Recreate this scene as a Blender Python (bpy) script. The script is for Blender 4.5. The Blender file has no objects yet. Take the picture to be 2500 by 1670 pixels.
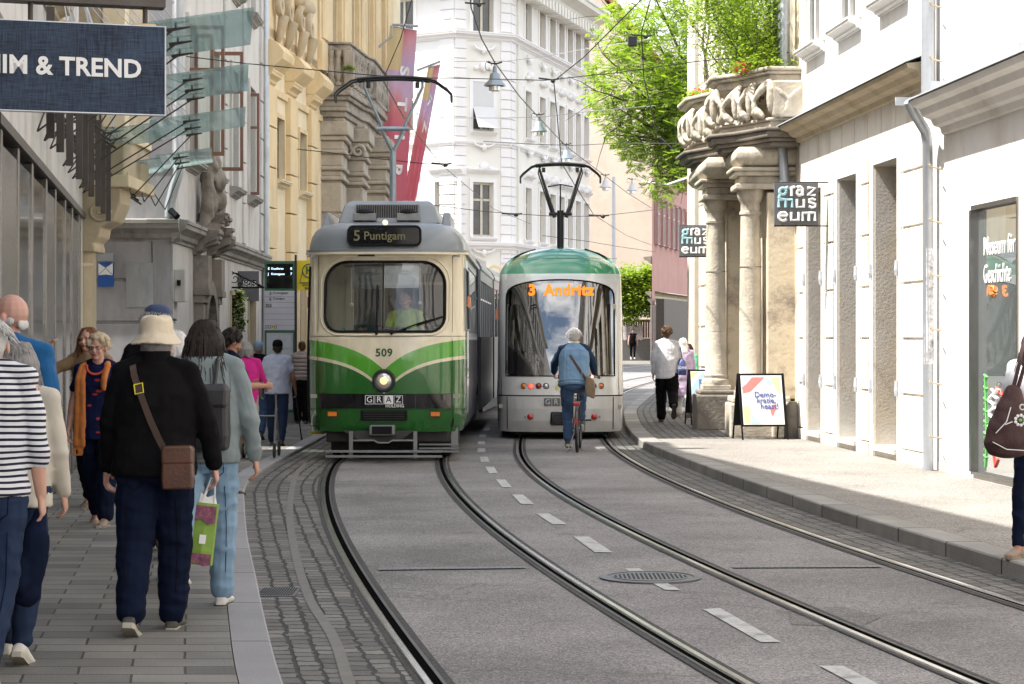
import bpy, math, random
from mathutils import Vector, Matrix, noise
random.seed(7)
R = math.radians; PI = math.pi
V = Vector
# ---------------------------------------------------------------- camera, sky, sun, exposure
SC = bpy.context.scene
COL = SC.collection
cam = bpy.data.cameras.new('camera'); camo = bpy.data.objects.new('camera', cam); COL.objects.link(camo)
CAMZ = 1.68; FP = 5000.0; HZ = 820.0
camo.location = (0, 0, CAMZ); camo.rotation_euler = (R(90), 0, 0)
cam.lens = 72; cam.sensor_width = 36; cam.shift_y = -0.006; cam.clip_start = .1; cam.clip_end = 3000
SC.camera = camo
W = bpy.data.worlds.new('World'); SC.world = W; W.use_nodes = True
nt = W.node_tree; bg = nt.nodes['Background']
sky = nt.nodes.new('ShaderNodeTexSky'); sky.sky_type = 'NISHITA'; sky.sun_disc = False
SUNV = V((.53, .106, -.84)).normalized()
sky.sun_elevation = math.asin(-SUNV.z); sky.sun_rotation = math.atan2(-SUNV.x, -SUNV.y)
sky.air_density = 1.2; sky.dust_density = 2.0
tc = nt.nodes.new('ShaderNodeTexCoord'); mp = nt.nodes.new('ShaderNodeMapping'); mp.inputs['Scale'].default_value = (1, 1, 2.2)
nz = nt.nodes.new('ShaderNodeTexNoise'); nz.inputs['Scale'].default_value = 3.2; nz.inputs['Detail'].default_value = 7; nz.inputs['Roughness'].default_value = .62
rp = nt.nodes.new('ShaderNodeValToRGB'); rp.color_ramp.elements[0].position = .42; rp.color_ramp.elements[1].position = .62
mx = nt.nodes.new('ShaderNodeMixRGB'); mx.inputs[2].default_value = (12.5, 12.2, 12, 1)
nt.links.new(tc.outputs['Generated'], mp.inputs[0]); nt.links.new(mp.outputs[0], nz.inputs['Vector'])
nt.links.new(nz.outputs[0], rp.inputs[0]); nt.links.new(rp.outputs[0], mx.inputs[0])
nt.links.new(sky.outputs[0], mx.inputs[1]); nt.links.new(mx.outputs[0], bg.inputs[0])
bg.inputs[1].default_value = 0.12
sl = bpy.data.lights.new('sun', 'SUN'); sl.energy = 5.0; sl.angle = R(.55); sl.color = (1, .955, .88)
so = bpy.data.objects.new('sun', sl); COL.objects.link(so); so.rotation_euler = SUNV.to_track_quat('-Z', 'Y').to_euler()
SC.view_settings.view_transform = 'Standard'; SC.view_settings.look = 'None'; SC.view_settings.gamma = 1
SC.view_settings.exposure = 1.18
SC.cycles.max_bounces = 8; SC.cycles.transparent_max_bounces = 24; SC.cycles.caustics_reflective = False; SC.cycles.caustics_refractive = False

# ---------------------------------------------------------------- pixel helpers (photo pixels, 2500 wide)
def zg(Y): return 0.0 if Y < 45 else .004*(Y-45)
def at(x, y, Y): return V(((x-1250)/FP*Y, Y, CAMZ-(y-HZ)/FP*Y))
def gr(x, y, z=0.0):
    Y = FP*(CAMZ-z)/(y-HZ); return V(((x-1250)/FP*Y, Y, z))
# ---------------------------------------------------------------- materials
MATS = {}
def newmat(name):
    m = bpy.data.materials.new(name); m.use_nodes = True; MATS[name] = m
    return m, m.node_tree, m.node_tree.nodes['Principled BSDF']
def sp(b, k, v):
    if k in b.inputs: b.inputs[k].default_value = v
def N(nt, t, **kw):
    n = nt.nodes.new(t)
    for k, v in kw.items():
        if k.startswith('i_'): n.inputs[k[2:].replace('_', ' ')].default_value = v
        else: setattr(n, k, v)
    return n
def rgba(c, k=1.0): return (min(c[0]*k, 1), min(c[1]*k, 1), min(c[2]*k, 1), 1)
def pmat(name, col, rough=.8, metal=0., var=.12, scale=2.5, bump=.15, bscale=30, coat=0., stain=None, sscale=1.2, spec=.5, streak=False, sheen=0):
    m, nt, b = newmat(name); L = nt.links.new
    sp(b, 'Roughness', rough); sp(b, 'Metallic', metal); sp(b, 'Coat Weight', coat); sp(b, 'Coat Roughness', .04)
    sp(b, 'Specular IOR Level', spec)
    if sheen: sp(b, 'Sheen Weight', sheen)
    t = N(nt, 'ShaderNodeTexCoord')
    n1 = N(nt, 'ShaderNodeTexNoise', i_Scale=scale, i_Detail=8.0, i_Roughness=.6)
    L(t.outputs['Object'], n1.inputs['Vector'])
    mr = N(nt, 'ShaderNodeMixRGB'); mr.inputs[1].default_value = rgba(col, 1-var); mr.inputs[2].default_value = rgba(col, 1+var)
    cr = N(nt, 'ShaderNodeValToRGB'); cr.color_ramp.elements[0].position = .3; cr.color_ramp.elements[1].position = .7
    L(n1.outputs[0], cr.inputs[0]); L(cr.outputs[0], mr.inputs[0]); out = mr.outputs[0]
    if stain:
        mp = N(nt, 'ShaderNodeMapping'); mp.inputs['Scale'].default_value = (1, 1, .28 if streak else 1)
        n2 = N(nt, 'ShaderNodeTexNoise', i_Scale=sscale, i_Detail=9.0, i_Roughness=.7)
        c2 = N(nt, 'ShaderNodeValToRGB'); c2.color_ramp.elements[0].position = .5; c2.color_ramp.elements[1].position = .68
        m2 = N(nt, 'ShaderNodeMixRGB'); m2.inputs[2].default_value = rgba(stain)
        L(t.outputs['Object'], mp.inputs[0]); L(mp.outputs[0], n2.inputs['Vector']); L(n2.outputs[0], c2.inputs[0]); L(c2.outputs[0], m2.inputs[0]); L(out, m2.inputs[1]); out = m2.outputs[0]
    L(out, b.inputs['Base Color'])
    if bump:
        n3 = N(nt, 'ShaderNodeTexNoise', i_Scale=bscale, i_Detail=5.0)
        bp = N(nt, 'ShaderNodeBump'); bp.inputs['Strength'].default_value = bump; bp.inputs['Distance'].default_value = .02
        L(t.outputs['Object'], n3.inputs['Vector']); L(n3.outputs[0], bp.inputs['Height']); L(bp.outputs[0], b.inputs['Normal'])
    return m
def emat(name, col, strength, base=(0, 0, 0)):
    m, nt, b = newmat(name); sp(b, 'Base Color', rgba(base)); sp(b, 'Emission Color', rgba(col)); sp(b, 'Emission Strength', strength)
    return m
def glass(name, tint=(.9, .95, .93), refl=.12, rough=.0, opac=0.0, ocol=(.3, .4, .38), fk=1.0):
    m, nt, b = newmat(name); L = nt.links.new
    out = nt.nodes['Material Output']
    tr = N(nt, 'ShaderNodeBsdfTransparent'); tr.inputs[0].default_value = rgba(tint)
    gl = N(nt, 'ShaderNodeBsdfGlossy'); gl.inputs['Roughness'].default_value = rough; gl.inputs[0].default_value = (1, 1, 1, 1)
    fr = N(nt, 'ShaderNodeFresnel'); fr.inputs[0].default_value = 1.5
    ad = N(nt, 'ShaderNodeMath', operation='ADD'); ad.inputs[1].default_value = refl; ad.use_clamp = True
    ms = N(nt, 'ShaderNodeMixShader'); fm = N(nt, 'ShaderNodeMath', operation='MULTIPLY'); fm.inputs[1].default_value = fk; L(fr.outputs[0], fm.inputs[0]); L(fm.outputs[0], ad.inputs[0]); L(ad.outputs[0], ms.inputs[0])
    src = tr.outputs[0]
    if opac:
        df = N(nt, 'ShaderNodeBsdfTranslucent' if fk < .5 else 'ShaderNodeBsdfDiffuse'); df.inputs[0].default_value = rgba(ocol)
        m2 = N(nt, 'ShaderNodeMixShader'); m2.inputs[0].default_value = opac; L(tr.outputs[0], m2.inputs[1]); L(df.outputs[0], m2.inputs[2]); src = m2.outputs[0]
    L(src, ms.inputs[1]); L(gl.outputs[0], ms.inputs[2]); L(ms.outputs[0], out.inputs[0])
    return m
def brickmat(name, c1, c2, mortar, bw, rh, ms=.02, bump=.6, dist=.02, rough=.8, uv=True, offs=.5, nscale=40, var=.25):
    m, nt, b = newmat(name); L = nt.links.new; sp(b, 'Roughness', rough)
    t = N(nt, 'ShaderNodeTexCoord'); src = t.outputs['UV' if uv else 'Object']
    n0 = N(nt, 'ShaderNodeTexNoise', i_Scale=9.0, i_Detail=3.0); L(src, n0.inputs['Vector'])
    sb = N(nt, 'ShaderNodeVectorMath', operation='SUBTRACT'); sb.inputs[1].default_value = (.5, .5, .5)
    sc_ = N(nt, 'ShaderNodeVectorMath', operation='SCALE'); sc_.inputs['Scale'].default_value = dist*2.2
    ad = N(nt, 'ShaderNodeVectorMath', operation='ADD')
    L(n0.outputs[1], sb.inputs[0]); L(sb.outputs[0], sc_.inputs[0]); L(sc_.outputs[0], ad.inputs[0]); L(src, ad.inputs[1])
    br = N(nt, 'ShaderNodeTexBrick', offset=offs, i_Scale=1.0); br.inputs['Brick Width'].default_value = bw; br.inputs['Row Height'].default_value = rh
    br.inputs['Mortar Size'].default_value = ms; br.inputs['Mortar Smooth'].default_value = .35; br.inputs['Bias'].default_value = 0
    br.inputs['Color1'].default_value = rgba(c1); br.inputs['Color2'].default_value = rgba(c2); br.inputs['Mortar'].default_value = rgba(mortar)
    L(ad.outputs[0], br.inputs['Vector'])
    n1 = N(nt, 'ShaderNodeTexNoise', i_Scale=1.3, i_Detail=8.0, i_Roughness=.65); L(src, n1.inputs['Vector'])
    cr = N(nt, 'ShaderNodeValToRGB'); cr.color_ramp.elements[0].position = .3; cr.color_ramp.elements[1].position = .75
    cr.color_ramp.elements[0].color = (1-var,)*3+(1,); cr.color_ramp.elements[1].color = (1+var,)*3+(1,)
    L(n1.outputs[0], cr.inputs[0])
    mu = N(nt, 'ShaderNodeMixRGB', blend_type='MULTIPLY'); mu.inputs[0].default_value = 1
    L(br.outputs[0], mu.inputs[1]); L(cr.outputs[0], mu.inputs[2]); L(mu.outputs[0], b.inputs['Base Color'])
    n2 = N(nt, 'ShaderNodeTexNoise', i_Scale=float(nscale), i_Detail=4.0); L(src, n2.inputs['Vector'])
    ma = N(nt, 'ShaderNodeMath', operation='MULTIPLY_ADD'); ma.inputs[1].default_value = -1.0
    mb = N(nt, 'ShaderNodeMath', operation='MULTIPLY'); mb.inputs[1].default_value = .35
    L(n2.outputs[0], mb.inputs[0]); L(br.outputs['Fac'], ma.inputs[0]); L(mb.outputs[0], ma.inputs[2])
    bp = N(nt, 'ShaderNodeBump'); bp.inputs['Strength'].default_value = bump; bp.inputs['Distance'].default_value = .02
    L(ma.outputs[0], bp.inputs['Height']); L(bp.outputs[0], b.inputs['Normal'])
    return m
# ---------------------------------------------------------------- mesh builder
class MB:
    def __init__(s, xf=None): s.v = []; s.f = []; s.uv = {}; s.xf = xf; s.mi = []; s.cur = 0
    def add(s, vs, fs):
        o = len(s.v)
        s.v += [s.xf(V(p)) if s.xf else V(p) for p in vs]
        s.f += [tuple(i+o for i in f) for f in fs]; s.mi += [s.cur]*len(fs)
        return s
    def box(s, x0, x1, y0, y1, z0, z1):
        return s.add([(x0,y0,z0),(x1,y0,z0),(x1,y1,z0),(x0,y1,z0),(x0,y0,z1),(x1,y0,z1),(x1,y1,z1),(x0,y1,z1)],
                     [(0,3,2,1),(4,5,6,7),(0,1,5,4),(1,2,6,5),(2,3,7,6),(3,0,4,7)])
    def quad(s, *p): return s.add(p, [tuple(range(len(p)))])
    def prism(s, poly, a, b, ax='z'):   # extrude 2-D polygon along an axis
        n = len(poly)
        mk = {'z': lambda p, h: (p[0], p[1], h), 'y': lambda p, h: (p[0], h, p[1]), 'x': lambda p, h: (h, p[0], p[1])}[ax]
        return s.add([mk(p, a) for p in poly]+[mk(p, b) for p in poly],
                     [tuple(range(n))[::-1], tuple(range(n, 2*n))]+[(i, (i+1) % n, n+(i+1) % n, n+i) for i in range(n)])
    def loft(s, rings, cap=True, close=True):
        n = len(rings[0]); vs = [p for r in rings for p in r]; fs = []
        for k in range(len(rings)-1):
            for i in range(n if close else n-1):
                j = (i+1) % n; fs.append((k*n+i, k*n+j, (k+1)*n+j, (k+1)*n+i))
        if cap: fs += [tuple(range(n))[::-1], tuple(range((len(rings)-1)*n, len(rings)*n))]
        return s.add(vs, fs)
    def tube(s, pts, r, seg=8, cap=True):
        pts = [V(p) for p in pts]; rs = r if isinstance(r, (list, tuple)) else [r]*len(pts)
        rings = []; up = None
        for i, p in enumerate(pts):
            d = (pts[min(i+1, len(pts)-1)]-pts[max(i-1, 0)]).normalized()
            if up is None: up = d.orthogonal().normalized()
            up = (up-d*up.dot(d)); up = up.normalized() if up.length > 1e-6 else d.orthogonal().normalized()
            q = d.cross(up)
            rings.append([p+(up*math.cos(2*PI*k/seg)+q*math.sin(2*PI*k/seg))*rs[i] for k in range(seg)])
        return s.loft(rings, cap)
    def lathe(s, prof, c=(0, 0, 0), seg=16, ax='z', cap=True):
        c = V(c); rings = []
        for r, h in prof:
            ring = []
            for k in range(seg):
                a = 2*PI*k/seg; x, y = r*math.cos(a), r*math.sin(a)
                ring.append(c+{'z': V((x, y, h)), 'y': V((x, h, y)), 'x': V((h, x, y))}[ax])
            rings.append(ring)
        return s.loft(rings, cap)
    def ell(s, c, r, rot=None, seg=14, rg=9):
        c = V(c); r = V(r) if hasattr(r, '__len__') else V((r, r, r)); rings = []
        for j in range(rg+1):
            t = -PI/2+PI*j/rg; t = max(-PI/2+.08, min(PI/2-.08, t)); ring = []
            for k in range(seg):
                a = 2*PI*k/seg; p = V((r.x*math.cos(t)*math.cos(a), r.y*math.cos(t)*math.sin(a), r.z*math.sin(t)))
                if rot: p = rot @ p
                ring.append(c+p)
            rings.append(ring)
        return s.loft(rings)
    def cap(s, p0, r0, p1, r1, seg=12, flat=1.0):
        p0, p1 = V(p0), V(p1); d = p1-p0
        L = d.length or 1e-5; d = d/L
        up = V((1, 0, 0))-d*d.x; up = up.normalized() if up.length > .2 else (V((0, 1, 0))-d*d.y).normalized()
        q = d.cross(up); rings = []
        for j in range(4):
            t = PI/2*(j+.12)/4; rings.append((p0-d*r0*math.cos(t), r0*math.sin(t)))
        rings.append((p0, r0)); rings.append((p0+d*L*.5, (r0+r1)/2)); rings.append((p1, r1))
        for j in range(3, -1, -1):
            t = PI/2*(j+.12)/4; rings.append((p1+d*r1*math.cos(t), r1*math.sin(t)))
        return s.loft([[c+(up*math.cos(2*PI*k/seg)+q*math.sin(2*PI*k/seg)*flat)*r for k in range(seg)] for c, r in rings])
    def mesh(s, name, inv=None):
        me = bpy.data.meshes.new(name)
        vs = [inv @ p for p in s.v] if inv else s.v
        me.from_pydata([tuple(p) for p in vs], [], s.f); return me
    def clusters(s, tol=.05):
        n = len(s.v); P = list(range(n))
        def f(a):
            while P[a] != a: P[a] = P[P[a]]; a = P[a]
            return a
        for q in s.f:
            for k in q[1:]: P[f(k)] = f(q[0])
        G = {}
        for i in range(n): G.setdefault(f(i), []).append(i)
        B = []
        for g in G.values():
            xs = [s.v[i] for i in g]; B.append([V([min(p[k] for p in xs)-tol/2 for k in range(3)]), V([max(p[k] for p in xs)+tol/2 for k in range(3)]), set(g)])
        done = False
        while not done:
            done = True; out = []
            for b in B:
                for o in out:
                    if all(b[0][k] <= o[1][k] and o[0][k] <= b[1][k] for k in range(3)):
                        o[0] = V([min(b[0][k], o[0][k]) for k in range(3)]); o[1] = V([max(b[1][k], o[1][k]) for k in range(3)]); o[2] |= b[2]; done = False; break
                else: out.append(b)
            B = out
        res = []
        for b in B:
            m = MB(); idx = {v: i for i, v in enumerate(sorted(b[2]))}; m.v = [s.v[i] for i in sorted(b[2])]
            for q, mi in zip(s.f, s.mi):
                if q[0] in idx: m.f.append(tuple(idx[i] for i in q)); m.mi.append(mi)
            res.append(m)
        return res
    def build(s, name, mat, parent=None, smooth=None, world=True, bevel=0, sub=0, props=None, each=None):
        if (each if each is not None else name in EACH) and not s.uv:
            cl = s.clusters()
            if 1 < len(cl) <= 100:
                return [c.build(name, mat, parent, smooth, world, bevel, each=False) for c in cl][0]
        inv = INV.get(parent.name) if (parent and world) else None
        me = s.mesh(name, inv)
        if s.uv:
            ul = me.uv_layers.new(name='UVMap')
            for p in me.polygons:
                for li, vi in zip(p.loop_indices, p.vertices): ul.data[li].uv = s.uv.get(vi, (0, 0))
        if isinstance(mat, (list, tuple)):
            for m in mat: me.materials.append(MATS[m] if isinstance(m, str) else m)
            for p, k in zip(me.polygons, s.mi): p.material_index = k
        else: me.materials.append(MATS[mat] if isinstance(mat, str) else mat)
        if smooth:
            for p in me.polygons: p.use_smooth = True
            me.set_sharp_from_angle(angle=R(smooth))
        o = bpy.data.objects.new(name, me); COL.objects.link(o)
        if parent: o.parent = parent
        if parent: INV[o.name] = INV.get(parent.name, Matrix())
        else: INV[o.name] = Matrix()
        if bevel:
            b = o.modifiers.new('bevel', 'BEVEL'); b.width = bevel; b.segments = 2; b.limit_method = 'ANGLE'
        return o
INV = {}
EACH = set('quoin pilaster capital pier hanger louvre rusticated_block stone_reveal door_surround hinge iron_hook joint cornice moulding stucco_relief stucco_ornament scroll_ornament volute surround shop_frame shop_window cushion_frieze plinth_block leg steel_post string_course side_panel wall back_wall pedestal bolt doorway bracket button'.split())
def tag(o, label=None, cat=None, group=None, kind=None):
    if label: o['label'] = label
    if cat: o['category'] = cat
    if group: o['group'] = group
    if kind: o['kind'] = kind
    return o
def root(name, label, cat, loc=(0, 0, 0), rz=0.0, group=None):
    o = bpy.data.objects.new(name, None); COL.objects.link(o); o.empty_display_size = .2
    o.location = loc; o.rotation_euler = (0, 0, rz)
    INV[o.name] = (Matrix.Translation(V(loc)) @ Matrix.Rotation(rz, 4, 'Z')).inverted()
    return tag(o, label, cat, group)
def struct(name, mb, mat, **k):
    return tag(mb.build(name, mat, **k), kind='structure')
def copy_tree(o, parent=None, delta=None):
    c = o.copy(); COL.objects.link(c); c.parent = parent
    for ch in [x for x in o.children]: copy_tree(ch, c)
    return c
DG = None
def text_mesh(body, size, bold=0.0, extr=.002, align='CENTER', sx=1.0, space=1.0, shear=0):
    cu = bpy.data.curves.new('t', 'FONT'); cu.body = body; cu.size = size; cu.offset = bold*size; cu.extrude = extr; cu.align_x = align; cu.align_y = 'CENTER'
    cu.space_character = space; cu.resolution_u = 3; cu.shear = shear
    ob = bpy.data.objects.new('t', cu); COL.objects.link(ob)
    dg = bpy.context.evaluated_depsgraph_get(); me = bpy.data.meshes.new_from_object(ob.evaluated_get(dg))
    bpy.data.objects.remove(ob); bpy.data.curves.remove(cu)
    for v in me.vertices: v.co.x *= sx
    return me
def text(body, size, mat, parent, loc, xdir=(1, 0, 0), up=(0, 0, 1), name='lettering', world=True, **k):
    """letters lie in the plane spanned by xdir and up, centred at loc"""
    me = text_mesh(body, size, **k)
    X = V(xdir).normalized(); U = V(up); U = (U-X*U.dot(X)).normalized(); Z = X.cross(U)
    M = Matrix(((X.x, U.x, Z.x, loc[0]), (X.y, U.y, Z.y, loc[1]), (X.z, U.z, Z.z, loc[2]), (0, 0, 0, 1)))
    if world and parent: M = INV[parent.name] @ M
    me.transform(M); me.materials.clear(); me.materials.append(MATS[mat])
    for p in me.polygons: p.material_index = 0
    o = bpy.data.objects.new(name, me); COL.objects.link(o); o.parent = parent; INV[o.name] = INV.get(parent.name, Matrix()) if parent else Matrix()
    return o
def remesh(mb, name, mat, parent, vox, smooth_it=4, disp=0, dscale=8., dstretch=(1, 1, 1), world=False, seed=0, fn=None):
    me = mb.mesh('tmp', INV.get(parent.name) if (world and parent) else None)
    ob = bpy.data.objects.new('tmp', me); COL.objects.link(ob)
    r = ob.modifiers.new('r', 'REMESH'); r.mode = 'VOXEL'; r.voxel_size = vox; r.use_smooth_shade = True
    if smooth_it:
        q = ob.modifiers.new('s', 'SMOOTH'); q.iterations = smooth_it; q.factor = .5
    dg = bpy.context.evaluated_depsgraph_get(); m2 = bpy.data.meshes.new_from_object(ob.evaluated_get(dg))
    bpy.data.objects.remove(ob); bpy.data.meshes.remove(me)
    if disp:
        m2.update(); off = V((seed*7.1, seed*3.3, seed*1.7)); nr = [v.normal.copy() for v in m2.vertices]
        for v, n in zip(m2.vertices, nr):
            c = v.co; p = V((c.x*dstretch[0], c.y*dstretch[1], c.z*dstretch[2]))*dscale+off
            d = .55*noise.noise(p)+.9*(.28-abs(noise.noise(p*1.25+V((9, 2, 5)))))+.3*noise.noise(p*2.6)
            v.co = c+n*d*disp
    if fn:
        for v in m2.vertices: v.co = fn(v.co)
    m2.name = name; m2.materials.clear(); m2.materials.append(MATS[mat] if isinstance(mat, str) else mat)
    for p in m2.polygons: p.use_smooth = True; p.material_index = 0
    o = bpy.data.objects.new(name, m2); COL.objects.link(o)
    if parent: o.parent = parent
    INV[o.name] = INV.get(parent.name, Matrix()) if parent else Matrix()
    return o
# ---------------------------------------------------------------- palette
def asphalt(name, c, lo=.8, hi=1.25):
    m, nt, b = newmat(name); L = nt.links.new; sp(b, 'Roughness', .78); sp(b, 'Specular IOR Level', .35)
    t = N(nt, 'ShaderNodeTexCoord')
    big = N(nt, 'ShaderNodeTexNoise', i_Scale=.55, i_Detail=9.0, i_Roughness=.6); L(t.outputs['Object'], big.inputs['Vector'])
    cb = N(nt, 'ShaderNodeValToRGB'); cb.color_ramp.elements[0].position = .32; cb.color_ramp.elements[1].position = .7
    cb.color_ramp.elements[0].color = rgba(c, lo); cb.color_ramp.elements[1].color = rgba(c, hi); L(big.outputs[0], cb.inputs[0])
    vo = N(nt, 'ShaderNodeTexVoronoi', i_Scale=95.0); L(t.outputs['Object'], vo.inputs['Vector'])
    cv = N(nt, 'ShaderNodeValToRGB'); cv.color_ramp.elements[0].color = (.55, .55, .57, 1); cv.color_ramp.elements[1].color = (1.9, 1.86, 1.8, 1)
    cv.color_ramp.elements[0].position = .25; cv.color_ramp.elements[1].position = .95
    L(vo.outputs['Color'], cv.inputs[0])
    mu = N(nt, 'ShaderNodeMixRGB', blend_type='MULTIPLY'); mu.inputs[0].default_value = .75; L(cb.outputs[0], mu.inputs[1]); L(cv.outputs[0], mu.inputs[2])
    cr = N(nt, 'ShaderNodeTexVoronoi', i_Scale=.35, feature='DISTANCE_TO_EDGE')
    n0 = N(nt, 'ShaderNodeTexNoise', i_Scale=1.5, i_Detail=6.0); L(t.outputs['Object'], n0.inputs['Vector']); 
    sb = N(nt, 'ShaderNodeVectorMath', operation='MULTIPLY_ADD'); sb.inputs[1].default_value = (1.4, 1.4, 0); L(n0.outputs[1], sb.inputs[0]); L(t.outputs['Object'], sb.inputs[2]); L(sb.outputs[0], cr.inputs['Vector'])
    lt = N(nt, 'ShaderNodeMath', operation='LESS_THAN'); lt.inputs[1].default_value = .0045; L(cr.outputs['Distance'], lt.inputs[0])
    n3 = N(nt, 'ShaderNodeTexNoise', i_Scale=.9, i_Detail=7.0, i_Roughness=.7); L(t.outputs['Object'], n3.inputs['Vector'])
    c3 = N(nt, 'ShaderNodeValToRGB'); c3.color_ramp.elements[0].position = .60; c3.color_ramp.elements[1].position = .70; L(n3.outputs[0], c3.inputs[0])
    k1 = N(nt, 'ShaderNodeMath', operation='MULTIPLY'); k1.inputs[1].default_value = .45; L(c3.outputs[0], k1.inputs[0])
    mxx = N(nt, 'ShaderNodeMath', operation='MULTIPLY_ADD'); mxx.inputs[1].default_value = .35; mxx.use_clamp = True; L(lt.outputs[0], mxx.inputs[0]); L(k1.outputs[0], mxx.inputs[2])
    dk = N(nt, 'ShaderNodeMixRGB'); dk.inputs[2].default_value = rgba(c, .35); L(mxx.outputs[0], dk.inputs[0]); L(mu.outputs[0], dk.inputs[1]); L(dk.outputs[0], b.inputs['Base Color'])
    bp = N(nt, 'ShaderNodeBump'); bp.inputs['Strength'].default_value = .5; bp.inputs['Distance'].default_value = .008
    L(vo.outputs['Distance'], bp.inputs['Height']); L(bp.outputs[0], b.inputs['Normal'])
asphalt('asphalt', (.205, .196, .194), .68, 1.35); asphalt('asphalt_dark', (.05, .048, .046)); asphalt('asphalt_patch', (.155, .148, .144)); asphalt('footway', (.235, .222, .205), .8, 1.18)
brickmat('cobble', (.10, .095, .088), (.21, .20, .185), (.028, .025, .022), .15, .125, .014, 1.0, .034, .75)
brickmat('cobble_r', (.09, .085, .078), (.17, .16, .148), (.025, .022, .02), .16, .13, .013, 1.0, .036, .75)
brickmat('paving', (.115, .11, .10), (.235, .225, .205), (.05, .046, .04), .52, .24, .008, .5, .004, .7, nscale=60)
brickmat('kerb', (.27, .265, .27), (.31, .305, .31), (.06, .06, .06), 1.6, .6, .012, .4, .002, .75, nscale=90, var=.12)
brickmat('kerb_r', (.22, .21, .195), (.30, .285, .265), (.03, .028, .026), 1.15, .9, .014, .7, .006, .8, nscale=50, var=.3)
pmat('steel', (.55, .56, .58), .22, 1., .08, 6, .03, 60)
pmat('rail_side', (.09, .085, .08), .5, .6, .2, 6, .1, 60)
pmat('black', (.009, .009, .01), .6, 0, .2, 5, 0, spec=.15)
pmat('rubber', (.018, .018, .018), .8, 0, .2, 5, .1)
pmat('groove', (.006, .006, .006), .9, 0, .1, 5, 0, spec=0)
pmat('mark', (.46, .46, .45), .75, 0, .14, 9, .2, 120, stain=(.2, .2, .2), sscale=7)
pmat('cast', (.13, .13, .135), .45, .7, .2, 12, .2, 60)
pmat('channel', (.20, .195, .20), .6, .2, .2, 9, .2, 60)
pmat('concrete', (.17, .163, .152), .8, 0, .12, 8, .2, 60)
pmat('white_lit', (.78, .755, .715), .85, 0, .06, 1.8, .25, 10, stain=(.62, .58, .52), sscale=1.1, streak=True)
pmat('white_rust', (.76, .72, .65), .85, 0, .08, 2.2, .3, 14, stain=(.56, .49, .40), sscale=1.6, streak=True)
pmat('reveal', (.56, .54, .50), .9, 0, .10, 4, .2, 26, stain=(.55, .46, .33), sscale=.6, streak=True)
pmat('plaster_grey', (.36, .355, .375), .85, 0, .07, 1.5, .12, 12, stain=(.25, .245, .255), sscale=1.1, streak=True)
pmat('plaster_white', (.56, .545, .53), .85, 0, .07, 2, .15, 14, stain=(.40, .38, .36), sscale=1.6, streak=True)
pmat('cornice_grey', (.30, .285, .27), .85, 0, .14, 3, .2, 14, stain=(.15, .14, .13), sscale=2, streak=True)
pmat('stone_dark', (.24, .215, .185), .9, 0, .22, 4, .35, 16, stain=(.10, .088, .075), sscale=1.6)
pmat('stone_yel', (.50, .42, .30), .85, 0, .12, 3, .3, 18, stain=(.38, .30, .19), sscale=1.5, streak=True)
pmat('yellow', (.70, .55, .33), .85, 0, .07, 2, .12, 14, stain=(.50, .375, .21), sscale=1.2, streak=True)
pmat('yellow2', (.75, .64, .45), .85, 0, .07, 2, .12, 14, stain=(.64, .53, .36), sscale=1.3, streak=True)
pmat('portal_stone', (.42, .37, .30), .88, 0, .16, 3, .3, 16, stain=(.24, .205, .165), sscale=1.4)
pmat('balust', (.34, .30, .25), .9, 0, .2, 5, .3, 20, stain=(.14, .125, .105), sscale=2.2)
pmat('museum_stone', (.50, .45, .37), .9, 0, .18, 5, .45, 22, stain=(.22, .19, .15), sscale=1.9, streak=True)
pmat('museum_plaster', (.62, .54, .41), .9, 0, .12, 2, .3, 14, stain=(.24, .20, .165), sscale=1.5)
pmat('museum_dark', (.21, .185, .155), .9, 0, .25, 4, .5, 16, stain=(.10, .088, .075), sscale=2)
pmat('far_white', (.82, .79, .775), .85, 0, .04, 1, .05, 6)
pmat('far_cream', (.80, .77, .70), .85, 0, .05, 1, .05, 6)
pmat('far_lit', (.80, .79, .78), .85, 0, .03, 1, .05, 6)
pmat('beige', (.70, .59, .48), .9, 0, .05, .8, .5, 5, stain=(.62, .50, .40), sscale=.6)
pmat('redwall', (.56, .31, .27), .85, 0, .08, 1, .1, 6)
pmat('roof', (.36, .15, .11), .8, 0, .25, 8, .3, 8)
pmat('frame_brown', (.16, .075, .05), .5, 0, .1, 6, .1)
pmat('frame_dark', (.075, .06, .058), .5, 0, .1, 6, .1)
pmat('frame_white', (.70, .69, .66), .5, 0, .05, 6, .05)
pmat('frame_cream', (.58, .53, .44), .5, 0, .05, 6, .05)
pmat('pane_dark', (.035, .037, .042), .08, 0, .3, .6, 0)
pmat('pane_room', (.09, .085, .08), .06, 0, .5, .8, 0)
pmat('blind', (.62, .61, .60), .6, 0, .03, 6, 0)
pmat('zinc', (.46, .49, .53), .42, .55, .08, 4, .05, 20, stain=(.34, .36, .39), sscale=2, streak=True)
pmat('zinc_paint', (.50, .53, .57), .5, .2, .08, 4, .05, 20)
pmat('darksteel', (.075, .065, .06), .45, .6, .2, 6, .1, 40)
pmat('brushed', (.20, .195, .19), .25, .85, .12, 3, .05, 60, streak=True, stain=(.22, .22, .22), sscale=3)
pmat('mirror', (.36, .37, .375), .10, 1., .15, 1, .05, 1.5)
pmat('wire', (.02, .02, .022), .5, .3, 0, 5, 0)
pmat('wire_light', (.45, .45, .45), .5, .3, 0, 5, 0)
pmat('lampmetal', (.25, .30, .34), .4, .5, .1, 8, .05)
pmat('lampwhite', (.60, .60, .62), .5, .1, .05, 8, .05)
pmat('wood_dark', (.06, .045, .035), .55, 0, .2, 6, .2)
pmat('door_gate', (.22, .20, .18), .6, 0, .2, 6, .2)
pmat('bark', (.10, .08, .065), .9, 0, .25, 8, .6, 30)
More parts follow.
